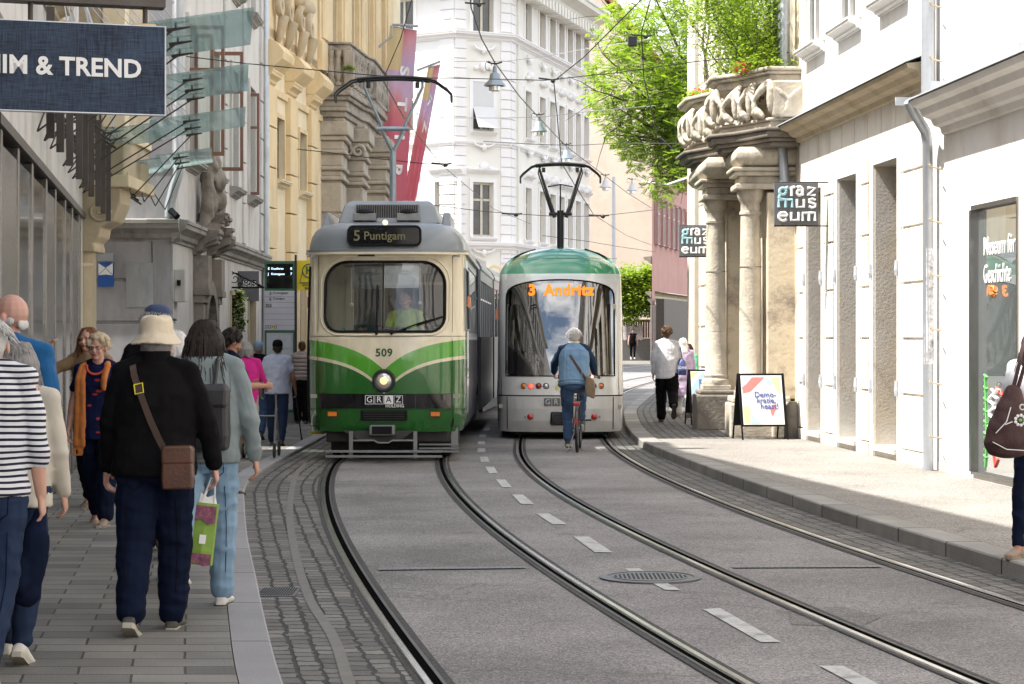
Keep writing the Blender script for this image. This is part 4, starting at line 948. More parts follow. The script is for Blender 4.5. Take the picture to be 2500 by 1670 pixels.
m = MB(); m.box(3.93, 4.35, 32.0, 32.4, .1, 3.95); m.box(3.95, 4.4, 31.7, 32.0, .7, 3.9); m.box(3.62, 4.3, 34.45, 34.95, .1, 3.95); m.build('pilaster', 'museum_plaster', rt, bevel=.02)
m = MB()
for x, y, r in ((3.72, 31.95, .175), (3.42, 34.4, .175)):
    for z in (1.75, 2.75): m.lathe([(r*.97, z), (r*1.012, z+.006), (r*.97, z+.012)], (x, y, 0), 24, cap=False)
m.build('column_joint', 'museum_dark', rt)
def offset_poly(B, k, c=(4.5, 33.8)): return [(c[0]+(x-c[0])*(1+k), c[1]+(y-c[1])*(1+k*.3)) for x, y in B]
m = MB()
for x0, x1, y0, y1 in ((3.5, 4.4, 31.72, 32.4), (3.22, 4.25, 34.15, 34.95)):
    for z, h, d in ((3.95, .09, .04), (4.04, .12, -.02), (4.16, .07, .06), (4.23, .06, .1)): m.box(x0-d, x1, y0-d, y1+d, z, z+h)
m.build('capital', 'museum_stone', rt, bevel=.02)
m = MB()
for x0, x1, y0, y1 in ((3.5, 4.4, 31.75, 33.0), (3.2, 4.3, 33.6, 36.6)):
    m.loft([[(x0+.12-d, y0-d, z), (x1, y0-d, z), (x1, y1+d, z), (x0+.12-d, y1+d, z)] for z, d in ((4.29, 0), (4.33, .1), (4.42, .17), (4.52, .17), (4.60, .12))])
m.build('cushion_frieze', 'museum_stone', rt, bevel=.02, smooth=50)
BP = [(4.45, 31.15), (3.88, 31.15), (3.50, 31.95), (3.16, 32.4), (3.16, 33.0), (3.42, 33.6), (3.38, 34.3), (3.02, 35.2), (2.98, 36.4), (4.2, 37.0)]
m = MB()
for z, h, k in ((4.58, .07, -.12), (4.65, .06, -.06), (4.71, .10, .0), (4.81, .05, .05)): m.prism(offset_poly(BP, k), z, z+h)
m.build('balcony_floor', 'museum_dark', rt, bevel=.02)
m = MB()
for z, h, k in ((4.86, .10, -.10), (4.96, .05, -.05)): m.prism(offset_poly(BP, k), z, z+h)
m.build('balcony_floor', 'museum_stone', rt, bevel=.02)
m = MB()
for z, h, k in ((5.55, .12, -.07), (5.67, .05, .0), (5.72, .06, .03)): m.prism(offset_poly(BP, k), z, z+h)
m.build('balcony_rail', 'museum_stone', rt, bevel=.02)
m = MB(); PP = offset_poly(BP, -.08)
for i in range(0, len(PP)-1):
    a, b = V((*PP[i], 0)), V((*PP[i+1], 0)); L_ = (b-a).length; n = max(1, round(L_/.55)); u = (b-a)/L_; o = V((u.y, -u.x, 0)); o = o if o.x < 0 or (abs(o.x) < .2 and o.y < 0) else -o
    for k in range(n):
        c = a+u*L_*(k+.5)/n; w = L_/n
        for g, off_ in ((1, -.25), (-1, .25)):
            pts = []
            for j in range(9):
                t = j/8; bul = .16*math.sin(PI*(1-t)*.9)
                pts.append(c+u*(w*(off_+g*.28*math.sin(t*PI*1.5)))+o*bul+V((0, 0, 5.02+.55*t)))
            m.tube(pts, [.045, .07, .055, .035, .035, .05, .07, .065, .045], 8)
        m.ell(c+u*w*.5+o*.1+V((0, 0, 5.3)), (.07, .07, .25), seg=8, rg=6)
remesh(m, 'balustrade', 'museum_stone', rt, .02, 0, .008, 16, world=True)
m = MB(); m.box(3.95, 4.45, 31.05, 31.2, 5.01, 5.56); m.build('rail_pier', 'museum_stone', rt, bevel=.03)
m = MB(RG); m.box(sG(37.2), sG(37.9), 0, .12, .1, 12.5); m.box(sG(40), sG(40.7), 0, .1, .1, 12.5); m.box(sG(43.6), sG(44.9), 0, .12, .1, 12.5); m.build('pilaster', 'reveal', rt)
m = MB(RG)
for k in range(14): m.box(sG(37.95), sG(39.9), 0, .04, .2+k*.85, .2+k*.85+.8); m.box(sG(40.75), sG(43.5), 0, .04, .2+k*.85, .2+k*.85+.8)
m.build('rusticated_block', 'white_rust', rt)
m = MB(RG); m.box(sG(31.9), sG(37.2), 0, .06, 5.8, 12.4); m.build('upper_wall', 'white_lit', rt)
m = MB(RG); m.box(sG(32.3), sG(33.2), .06, .1, 5.9, 9.0)
for k in range(20): m.box(sG(32.32), sG(33.18), .1, .115, 5.95+k*.15, 6.05+k*.15)
m.build('shutter', 'zinc', rt)
rt = root('spur_stone', 'dark rounded spur stone at the foot of the cream wall behind the poster board', 'stone', (4.25, 31.3, .12))
m = MB(); m.loft([[(4.28+.13*w*math.cos(a), 31.25+.12*w*math.sin(a), z) for a in [2*PI*i/10 for i in range(10)]] for z, w in ((.1, 1), (.4, .95), (.6, .8), (.68, .5))]); m.build('block', 'museum_dark', rt, smooth=50)
# plants on the balcony
rt = root('balcony_shrub', 'leafy green shrub with thin stems growing on the carved balcony', 'shrub', (3.9, 33, 5.7))
rr = random.Random(5); m = MB(); tips = []
for k in range(16):
    x, y = rr.uniform(3.62, 4.3), rr.uniform(31.8, 34.0); p = V((x, y, 5.5)); pts = [p.copy()]
    d = V((rr.uniform(-.3, .15), rr.uniform(-.2, .2), 1)).normalized()
    for j in range(7):
        d = (d+V((rr.uniform(-.3, .25), rr.uniform(-.2, .2), .1))).normalized(); p = p+d*.30; pts.append(p.copy())
        if j > 0: tips.append(p.copy()); tips.append(p+V((rr.uniform(-.25, .2), rr.uniform(-.3, .3), rr.uniform(-.1, .15))))
    m.tube(pts, [.014-.0014*j for j in range(len(pts))], 5)
m.build('stem', 'bark', rt); leaves('foliage', 'leaf', rt, tips, 15000, .034, (.14, .15, .12), 3, aspect=.5); leaves('foliage', 'leaf_lime', rt, tips, 6500, .034, (.14, .14, .12), 4, aspect=.42)
tt = [V((rr.uniform(3.5, 4.2), rr.uniform(31.4, 32.6), rr.uniform(5.75, 5.95))) for _ in range(20)]
rt = root('geranium', 'pink flowering plants along the carved balcony rail', 'flowers', (3.8, 31.8, 5.75))
leaves('foliage', 'leaf', rt, tt, 1200, .04, (.12, .15, .07), 6); leaves('blossom', 'flower', rt, tt[:8], 220, .028, (.06, .08, .05), 7, aspect=.9)
rt = root('geranium', 'small clump of pink flowers on the far end of the carved balcony', 'flowers', (3.2, 35.6, 5.75))
tt = [V((rr.uniform(3.1, 3.6), rr.uniform(35, 36), rr.uniform(5.78, 5.9))) for _ in range(12)]
leaves('foliage', 'leaf', rt, tt, 500, .04, (.06, .1, .04), 6); leaves('blossom', 'flower', rt, tt[:8], 170, .028, (.06, .08, .04), 7, aspect=.9)
# climbing stem on the wall
rt = root('climbing_stem', 'bare climbing plant stem on the white wall above the balcony', 'plant', (3.9, 37.6, 5.8))
m = MB(); 
for g in (0, 1):
    pts = [at(1722+g*4+6*math.sin(i*.9+g*2), 235-i*26, 37.0) for i in range(11)]; m.tube(pts, .02, 5)
for i in range(14): a = at(1722, 225-i*17, 37.0); m.tube([a, a+V((rr.uniform(-.3, .3), 0, rr.uniform(.15, .4)))], .008, 4)
m.build('stem', 'bark', rt)
# museum signs
def ms_sign(label, x0, x1, y0, y1, Y):
    rt = root('museum_sign', label, 'sign', tuple(at(x1, y1, Y)), 0, 'dark museum signs hung from the wall')
    a, b = at(x0, y1, Y), at(x1, y0, Y); w = b.x-a.x; h = b.z-a.z
    m = MB(); m.box(a.x, b.x, Y-.03, Y+.03, a.z, b.z); m.build('panel', 'board_grey', rt, bevel=.004)
    pmat('paleblue', (.38, .62, .68), .6, 0, 0, 1, 0) if 'paleblue' not in MATS else 0
    y = Y-.034; cx = (a.x+b.x)/2
    def stroke(pts, r, mat):
        m = MB(); 
        for p in pts: 
            m.tube([(a.x+q[0]*w, y, a.z+q[1]*h) for q in p], r*h, 6)
        o = m.build('lettering', mat, rt)
        for v in o.data.vertices: v.co.y = (v.co.y-(y-Y)+0)*.15+(y-Y) if 0 else v.co.y
    def arc(cx, cy, r, a0, a1, n=14): return [(cx+r*math.cos(R(a0+(a1-a0)*i/n))*.98, cy+r*math.sin(R(a0+(a1-a0)*i/n))) for i in range(n+1)]
    t = .037
    # g (pale blue) r a z
    stroke([arc(.19, .80, .075, 0, 360, 20), [(.25, .87), (.31, .90)], [(.13, .72), (.10, .66), (.16, .62), (.27, .60), (.25, .56)]], t, 'paleblue')
    stroke([[(.385, .69), (.385, .91)], [(.385, .86), (.42, .90), (.47, .90)], arc(.57, .77, .06, 0, 360, 18), [(.635, .88), (.635, .70)], arc(.56, .83, .075, 30, 130, 8),
            [(.75, .88), (.92, .88), (.76, .71), (.93, .71)]], t, 'sign_white')
    # m (pale blue) u s
    stroke([[(.10, .42), (.10, .60), (.40, .60), (.40, .42)], [(.25, .60), (.25, .42)]], t, 'paleblue')
    stroke([[(.51, .62), (.51, .43), (.67, .43), (.67, .62)], [(.93, .59), (.86, .625), (.79, .60), (.79, .545), (.86, .52), (.93, .49), (.92, .44), (.85, .415), (.78, .45)]], t, 'sign_white')
    # e u m
    stroke([[(.10, .22), (.29, .22)], arc(.195, .205, .095, 10, 325, 18), [(.38, .31), (.38, .12), (.55, .12), (.55, .31)], [(.64, .10), (.64, .29), (.92, .29), (.92, .10)], [(.78, .29), (.78, .10)]], t, 'sign_white')
    wx = RF((RF.s(x1), 0, 0)); X = FR(Y) if Y < 31 else FR2(Y)
    m = MB(); 
    for z in (b.z+.01, a.z-.01): m.tube([(a.x, Y, z), (X, Y, z)], .010, 6)
    m.tube([(b.x+.22*(X-b.x)/.25, Y, a.z-.01), (b.x+.22*(X-b.x)/.25, Y, b.z+.01)], .01, 6); m.build('bracket', 'darksteel', rt)
ms_sign('large square dark museum sign with rounded white and pale blue letters', 1890, 1997, 447, 550, 29.2)
ms_sign('smaller, farther square museum sign beyond the carved portal', 1658, 1734, 552, 626, 41.5)
# poster boards (A-frames)
def aboard(label, x0, x1, ytop, yb, Y, rz, poster):
    s = FP/Y; cx = ((x0+x1)/2-1250)/s; w = (x1-x0)/s; h = (yb-ytop)/s
    rt = root('poster_board', label, 'poster board', (cx, Y, ZR-.004), rz, 'folding poster boards on the museum footway')
    B = dict(world=False)
    for g in (-1, 1):
        o = V((0, 0, 0)); top = V((0, 0, h)); 
        def P(x, z, d=0): return V((x, g*(.28*(1-z/h)+.02+d), z))
        m = MB()
        for x in (-w/2, w/2): m.tube([P(x, 0), P(x, h)], .016, 4)
        m.build('leg', 'black', rt, **B)
        m = MB(); z0 = h*.2
        m.add([P(-w/2, z0), P(w/2, z0), P(w/2, h), P(-w/2, h), P(-w/2, z0, -.02), P(w/2, z0, -.02), P(w/2, h, -.02), P(-w/2, h, -.02)], [(0, 1, 2, 3), (4, 7, 6, 5), (0, 4, 5, 1), (1, 5, 6, 2), (2, 6, 7, 3), (3, 7, 4, 0)]); m.build('panel_frame', 'black', rt, **B)
        m = MB(); e = .03; m.add([P(-w/2+e, z0+e, .004), P(w/2-e, z0+e, .004), P(w/2-e, h-e, .004), P(-w/2+e, h-e, .004)], [(0, 1, 2, 3)]); ps = m.build('poster', 'sign_white', rt, **B)
        if g == -1: poster(ps, P, w, h, z0)
    return rt
pmat('poster_red', (.75, .22, .20), .6, 0, .03, 2, 0); pmat('poster_blue', (.45, .62, .80), .6, 0, .03, 2, 0); pmat('poster_yel', (.80, .76, .35), .6, 0, .03, 2, 0); pmat('ink_blue', (.07, .10, .35), .6, 0, 0, 2, 0); pmat('poster_dk', (.10, .16, .42), .6, 0, .3, 14, 0)
def poster1(ps, P, w, h, z0):
    def pol(mat, pts, nm, k=.0055): m = MB(); m.add([P(a*w, z0+b*(h-z0), k) for a, b in pts], [tuple(range(len(pts)))]); m.build(nm, mat, ps, world=False)
    pol('poster_red', [(-.42, .62), (-.25, .66), (.0, .86), (.08, .93), (-.2, .93), (-.34, .80), (-.44, .74)], 'colour_patch')
    pol('poster_yel', [(-.44, .06), (-.30, .06), (-.26, .25), (-.33, .40), (-.44, .36)], 'colour_patch', .0065); pol('poster_blue', [(-.3, .06), (-.05, .06), (-.18, .16), (-.28, .3)], 'colour_patch', .0072)
    pol('poster_yel', [(.2, .93), (.42, .93), (.42, .62), (.34, .66)], 'colour_patch', .0065); pol('poster_red', [(.16, .34), (.26, .42), (.30, .34), (.24, .26), (.2, .18), (.16, .26)], 'colour_patch', .0072)
    pol('poster_blue', [(.12, .8), (.24, .8), (.24, .9), (.12, .9)], 'colour_patch', .0078)
    d = P(0, h, 0)-P(0, 0, 0)
    for t_, z, x in (('Demo-', .60, -.18), ('kratie,', .49, -.14), ('heast!', .38, -.06)):
        p = P(x*w, z0+z*(h-z0), .009); text(t_, .125, 'ink_blue', ps, p, xdir=(1, 0, 0), up=d, world=False, bold=.006, align='LEFT', sx=.95)
def poster2(ps, P, w, h, z0):
    def pol(mat, pts, nm, k=.0055): m = MB(); m.add([P(a*w, z0+b*(h-z0), k) for a, b in pts], [tuple(range(len(pts)))]); m.build(nm, mat, ps, world=False)
    pol('poster_yel', [(-.44, .8), (-.2, .94), (-.44, .94)], 'colour_patch'); pol('poster_blue', [(-.44, .3), (.44, .3), (.44, .94), (-.1, .94), (-.44, .6)], 'colour_patch', .005); pol('poster_dk', [(-.2, .35), (.42, .35), (.42, .78), (-.2, .78)], 'photo', .0065)
    d = P(0, h, 0)-P(0, 0, 0)
    for t_, z in (('Lager Li', .24), ('Ausst', .18), ('und Br', .12)): text(t_, .06, 'ink_blue', ps, P(-.33*w, z0+z*(h-z0), .009), xdir=(1, 0, 0), up=d, world=False, align='LEFT')
aboard('folding poster board with the words Demokratie, heast! on a colourful poster', 1800, 1912, 912, 1072, 31.05, R(8), poster1)
aboard('folding poster board with a blue picture poster, half behind the portal pedestal', 1680, 1760, 903, 1037, 36.2, R(6), poster2)
# ================================================================= FAR: white corner house
rt = root('white_corner_house', 'tall white corner house with quoins and rows of windows closing the street', 'building', (-2.2, 84, 0))
CA = Fac((-8, 87.5), (-2.36, 84)); CB = Fac((-2.36, 84), (-.08, 85.2)); CC = Fac((-.08, 85.2), (3.75, 99))
for F in (CA, CB, CC): F.n = V((F.d.y, -F.d.x, 0))
flz = [(CB.z(525+k, 1.2)) for k in (0,)]
zw = [(CAMZ-(578-HZ)/FP*84.6, CAMZ-(445-HZ)/FP*84.6), (CAMZ-(320-HZ)/FP*84.6, CAMZ-(200-HZ)/FP*84.6), (CAMZ-(84-HZ)/FP*84.6, CAMZ-(-50-HZ)/FP*84.6), (CAMZ-(-180-HZ)/FP*84.6, CAMZ-(-300-HZ)/FP*84.6)]
hb = [(CB.s(1154), CB.s(1204), a, b) for a, b in zw]
zw2 = [(a, b) for a, b in zw]
hc = []
for a, b in zw:
    for px in (1281, 1316, 1341, 1363, 1384, 1404, 1424):
        s_ = CC.s(px); hc.append((s_-.0, s_+1.0, a, b))
ha = [(CA.s(p), CA.s(p)+1.15, a, b) for p in (955, 1062) for a, b in zw if p < 1000 or a < 8 or 0]
ha += [(.8, 1.9, a, b) for a, b in zw]
gd = [(CB.s(1156), CB.s(1204), .3, 3.4)]
for F, hs, nm, mt in ((CA, ha, 'wall', 'far_lit'), (CB, hb+gd, 'wall', 'far_cream'), (CC, hc, 'wall', 'far_cream')):
    m = MB(F); wall(m, 0, F.len, 0, 17.2, hs, .25); m.build(nm, mt, rt)
for F, hs in ((CA, ha), (CB, hb), (CC, hc)):
    for w in hs: window(rt, F, *w, dep=.18, frame='frame_cream', pane='pane_room', trans=.68, surround='far_white', sw=.16, sill='far_white', fw=.09, hood='far_white' if w[2] < 9 else None, blind=(.0 if F is not CC else .0))
m = MB(CB); a, b, c, d = hb[1]; m.box(a, b, .0, .03, (c+d)/2, d); m.add([(a, .02, (c+d)/2), (b, .02, (c+d)/2), (b, .55, c+.1), (a, .55, c+.1)], [(0, 1, 2, 3)]); m.build('blind', 'blind', rt)
m = MB(CB)
for s0_, s1_ in ((0, CB.s(1137)), (CB.s(1222), CB.len)):
    for k in range(42):
        z = .3+k*.4; m.box(s0_, s1_, 0, .06, z, z+.36)
m.build('quoin', 'far_white', rt)
m = MB(CC)
for k in range(42): z = .3+k*.4; m.box(0, .7, 0, .06, z, z+.36)
m.build('quoin', 'far_white', rt); m = MB(CA)
for k in range(42): z = .3+k*.4; m.box(CA.len-.7, CA.len, 0, .06, z, z+.36)
m.build('quoin', 'far_lit', rt)
for F in (CA, CB, CC):
    m = MB(F)
    for zz in (5.2, CAMZ-(100-HZ)/FP*84.6): cornice(m, -.1, F.len+.1, zz, .35, .3)
    cornice(m, -.1, F.len+.1, CAMZ-(358-HZ)/FP*84.6, .2, .15)
    m.build('string_course', 'far_white', rt)
    m = MB(F); cornice(m, -.2, F.len+.4, 16.3, 1.0, 1.0)
    for k in range(int(F.len/.55)): m.box(.1+k*.55, .35+k*.55, 0, .7, 15.9, 16.35)
    m.build('cornice', 'far_cream', rt)
    if F is not CA:
        for w in (hb if F is CB else hc):
            c = (w[0]+w[1])/2; m = MB()
            m.tube([F((c+.5*math.cos(PI*i/8), .12, w[2]-.45-.22*math.sin(PI*i/8))) for i in range(9)], .05, 5); m.ell(F((c, .1, w[2]-.68)), (.12, .12, .16), seg=8, rg=5)
            m.ell(F((c, .12, w[3]+.62)), (.2, .15, .22), seg=8, rg=5); m.ell(F((c-.35, .1, w[3]+.55)), (.12, .1, .1), seg=8, rg=5); m.ell(F((c+.35, .1, w[3]+.55)), (.12, .1, .1), seg=8, rg=5)
            m.build('stucco_ornament', 'far_white', rt, smooth=60, each=False)
m = MB(); m.prism([(-8, 87.5), (-2.36, 84), (-.08, 85.2), (3.75, 99), (-8, 99)], 17.3, 17.6); m.build('roof', 'zinc', rt)
pipe(rt, [tuple(CC((.95, .1, 17))), tuple(CC((.95, .1, .2)))], .05, 'far_cream')
m = MB(CC); m.box(.2, 10, 0, .08, 4.2, 4.9); m.build('shop_fascia', 'far_cream', rt)
text('GO', .9, 'yellow', rt, at(1188, 669, 84.0), xdir=(1, .3, 0), bold=.02)
# beige fire wall
rt = root('beige_house', 'beige house end wall with red tiled roof behind the tree', 'building', (5.8, 121, 0))
a = at(1425, 830, 121); b = at(1592, 830, 121)
zt_ = at(1430, -60, 121).z
m = MB(); m.prism([(a.x-2, .2), (b.x+.9, .2), (b.x+.9, at(0, 330, 121).z), (at(1600, 200, 121).x, at(0, 160, 121).z), (at(1440, 0, 121).x, at(0, -45, 121).z), (a.x-2, at(0, -45, 121).z)], 121, 129, 'y'); m.build('wall', 'beige', rt)
m = MB(); p = [at(1430, -75, 120.6), at(1520, 50, 120.6), at(1605, 170, 120.6), at(1740, 330, 120.6)]
m.add([tuple(p[0]), tuple(p[3]), (p[3].x, 129, p[3].z), (p[0].x, 129, p[0].z), tuple(p[0]+V((0, 0, .5))), tuple(p[3]+V((0, 0, .5))), (p[3].x, 129, p[3].z+.5), (p[0].x, 129, p[0].z+.5)], [(0, 1, 2, 3), (4, 7, 6, 5), (0, 4, 5, 1), (1, 5, 6, 2), (3, 2, 6, 7)]); m.build('roof', 'roof', rt)
m = MB(); c = at(1630, 110, 122); m.box(c.x-.7, c.x+.7, 122, 124, c.z-3, c.z+.6); m.build('dormer', 'far_white', rt)
# red house with arcade of pilasters
rt = root('red_house', 'salmon red house with grey pilasters and dark shop arcade round the bend', 'building', (7.2, 100, 0))
RD = Fac((6.87, 100.5), (10.4, 116)); RD.n = V((-RD.d.y, RD.d.x, 0)); 
zb_ = at(0, 657, 100.5).z; hs = []
for k in range(9):
    s_ = .8+k*1.7
    for z in (6.2, 9.6): hs.append((s_, s_+.8, z, z+2.2))
m = MB(RD); wall(m, 0, RD.len, 3.9, 13.5, hs, .2); wall(m, 0, .9, 0, 3.9); m.build('wall', 'redwall', rt)
for w in hs: window(rt, RD, *w, dep=.12, surround='cornice_grey', sw=.2, sill=None, pane='pane_room')
m = MB(RD); cornice(m, -.2, RD.len, 5.2, .35, .4); cornice(m, -.2, RD.len, 3.55, .3, .3); m.build('cornice', 'stone_yel', rt)
m = MB(RD)
for k in range(12): m.box(.2+k*1.25, .65+k*1.25, -.3, .12, .1, 3.2); cornice(m, .12+k*1.25, .73+k*1.25, 3.2, .3, .25)
m.build('pilaster', 'reveal', rt)
m = MB(RD); m.box(0, RD.len, -.6, -.2, 0, 3.5); m.build('arcade_glazing', 'wood_dark', rt)
# low wall, fence and ivy at the end of the street
rt = root('garden_wall', 'low grey garden wall with brown board fence at the end of the street', 'wall', (7, 117, .3))
m = MB(); a = at(1500, 865, 117); b = at(1603, 865, 117); m.box(a.x-3, b.x+.3, 117, 117.4, .2, at(0, 826, 117).z); m.build('base_wall', 'concrete', rt)
m = MB(); n = 40
for k in range(n): x = a.x-3+(b.x-a.x+3.2)*k/n; m.box(x, x+(b.x-a.x+3.2)/n-.03, 117.1, 117.2, at(0, 825, 117).z, at(0, 785, 117).z)
m.build('fence_boards', 'frame_brown', rt); m = MB(); m.box(a.x-3, b.x+.2, 117.05, 117.25, at(0, 786, 117).z, at(0, 780, 117).z); m.build('top_rail', 'frame_brown', rt)
rt = root('pale_banner', 'pale printed banner hung on the brown fence behind the walking woman', 'banner', (6.5, 116.9, 1.3))
m = MB(); g = 12; a = at(1516, 830, 116.95); b = at(1569, 795, 116.95)
m.loft([[(a.x+(b.x-a.x)*i/g, 116.93+.03*math.sin(i*1.7), z+.04*math.sin(i*2.1)) for i in range(g+1)] for z in (a.z, b.z)], cap=False, close=False); pmat('bannercol', (.50, .44, .44), .7, 0, .45, 2.2, 0); m.build('cloth', 'bannercol', rt)
rt = root('ivy', 'bright green ivy hanging over the brown fence', 'ivy', (6.5, 116.8, 1.6))
pp = []
rr = random.Random(9)
for k in range(420):
    x = rr.uniform(1500, 1596); top = 668+10*math.sin(x*.13)+6*math.sin(x*.31); bot = 768+14*math.sin(x*.09+1)
    pp.append(at(x, rr.uniform(top, bot), 116.6+rr.uniform(-.8, .3)))
leaves('foliage', 'leaf', rt, pp, 9000, .10, (.22, .3, .2), 11, aspect=.7); leaves('foliage', 'leaf_lime', rt, [p for p in pp if p.z > 3.6], 4500, .10, (.2, .3, .2), 12, aspect=.7, zb=.3)
m = MB(); a = at(1515, 775, 116.9); b = at(1595, 678, 116.9)
for k in range(9): x = a.x+(b.x-a.x)*k/8; m.tube([(x, 116.9, a.z), (x+.2, 116.8, (a.z+b.z)/2), (x, 116.9, b.z)], .05, 5)
m.build('stem', 'bark', rt)
# the big tree over the street
rt = root('street_tree', 'large tree with light green spring leaves reaching over the street from the right', 'tree', (7.2, 66, .2))
def TP(x, y, Y): return at(x, y, Y)
m = MB(); base = V((7.2, 66, .2)); fork = V((6.8, 66, 6)); m.tube([base, V((7.05, 66, 3)), fork], [.34, .3, .26], 10); m.build('trunk', 'bark', rt, smooth=60)
rr = random.Random(21); m = MB(); tips = []; tipw = []
def inside(x, y):
    L = 1432+6*math.sin(y*.05)+10*math.sin(y*.021+1)
    if y < 60: L = 1432+(60-y)*.4+20
    if y > 260: L = 1432+(y-260)*.62
    if y > 330: L = 1475+(y-330)*.75
    top = -160+((x-1620)/3.4)**2*.02
    if y > 505 or x < L or x > 1742: return False
    if x > 1640 and y > 470: return False
    return y > top
limbs = []
for tx, ty, Y in ((1470, 130, 62), (1500, 260, 63), (1560, 20, 66), (1640, -80, 66), (1600, 160, 67), (1560, 340, 63), (1620, 440, 64), (1690, 50, 69), (1480, 330, 62), (1450, 220, 61), (1530, 100, 64), (1660, 300, 66), (1610, 250, 63), (1570, -60, 64), (1655, 150, 64), (1500, 40, 66)):
    e = TP(tx, ty, Y); a = fork+V((0, 0, rr.uniform(-.4, 1.2))); mid = a.lerp(e, .5)+V((rr.uniform(-.5, .5), rr.uniform(-.6, .6), rr.uniform(.2, .9)))
    pts = [a.lerp(mid, t/4).lerp(mid.lerp(e, t/4), t/4) for t in range(5)]; pts = [(a*(1-t)**2+mid*2*t*(1-t)+e*t*t) for t in [i/8 for i in range(9)]]
    m.tube(pts, [.085*(1-.10*i) for i in range(9)], 6); limbs.append(pts)
    for j in range(3, 9):
        for q in range(4):
            d = V((rr.uniform(-1, 1), rr.uniform(-1, 1), rr.uniform(-.7, .6))).normalized()*rr.uniform(.5, 1.6); c = pts[j]
            m.tube([c, c+d*.5+V((0, 0, .06)), c+d], [.018, .012, .006], 4); tips += [c+d*.6, c+d, c+d]
m.build('limb', 'bark', rt)
def pxof(p): return 1250+p.x/p.y*FP, HZ-(p.z-CAMZ)/p.y*FP
extra = []
while len(extra) < 620:
    x, y = rr.uniform(1425, 1745), rr.uniform(-170, 505)
    if inside(x, y) and noise.noise(V((x*.018, y*.018, 3))) > .0: extra.append(at(x, y, rr.uniform(60, 70)))
tips = [t for t in tips if inside(*pxof(t))]+extra
# sprays: twigs carrying pinnate rows of leaflets, hanging lightly
def sprays(name, mat, n, seed):
    rr = random.Random(seed); mb = MB()
    for i in range(n):
        c = V(tips[rr.randrange(len(tips))])+V((rr.gauss(0, .26), rr.gauss(0, .4), rr.gauss(0, .2)))
        if not inside(*pxof(c)): continue
        d = V((rr.uniform(-1, 1), rr.uniform(-1, 1), rr.uniform(-.5, .2))).normalized(); sd = d.cross(V((0, 0, 1))).normalized(); L_ = rr.uniform(.18, .34)
        for k in range(5):
            for g in (-1, 1):
                p = c+d*L_*k/5; q = p+(sd*g+d*.5).normalized()*.085*rr.uniform(.8, 1.3)+V((0, 0, -.02)); w = d*.034
                o = len(mb.v); mb.v += [p, (p+q)/2+w, q, (p+q)/2-w]; mb.f.append((o, o+1, o+2, o+3)); mb.mi.append(0)
    return mb.build(name, mat, rt)
sprays('foliage', 'leaf', 4300, 1); sprays('foliage', 'leaf_lime', 3300, 2); sprays('foliage', 'leaf_dark', 1500, 3)
# ================================================================= TRAMS
pmat('cream', (.72, .64, .47), .28, 0, .02, 2, 0, coat=.6)
pmat('tram_grey', (.20, .225, .245), .35, 0, .05, 3, 0, coat=.4)
pmat('tram_silver', (.68, .68, .66), .25, .08, .05, 2, 0, coat=.7, stain=(.56, .56, .54), sscale=1.6, streak=True)
pmat('tram_green', (.035, .24, .12), .18, 0, .04, 2, 0, coat=.9)
pmat('tram_white', (.62, .66, .63), .22, .1, .02, 2, 0, coat=.7)
pmat('gloss_black', (.008, .008, .009), .07, 0, 0, 2, 0, coat=.5)
pmat('tram_side', (.022, .022, .038), .3, 0, .2, 1.2, 0, spec=.35)
pmat('chassis', (.035, .034, .034), .6, .3, .25, 6, .1)
pmat('alu', (.22, .225, .23), .45, .6, .1, 8, 0)
pmat('interior', (.36, .345, .31), .7, 0, .1, 3, 0); pmat('interior_cream', (.50, .47, .36), .6, 0, .05, 3, 0)
pmat('seat_green', (.03, .12, .07), .7, 0, .1, 6, 0)
pmat('lens_orange', (.80, .20, .02), .2, 0, .1, 40, 0, coat=1); pmat('lens_red', (.40, .015, .012), .2, 0, .1, 40, 0, coat=1); pmat('lens_clear', (.65, .65, .62), .12, .5, .1, 30, 0, coat=1)
emat('lamp_on', (1, .55, .2), .7, (.8, .6, .4)); emat('red_on', (1, .05, .03), 2.2, (.5, .02, .02)); emat('led', (1, .24, .006), .75); emat('led_dim', (.55, .48, .20), .05, (.07, .068, .035)); emat('lamp_white', (1, .8, .55), .7)
pmat('indigo', (.06, .075, .22), .5, 0, 0, 2, 0)
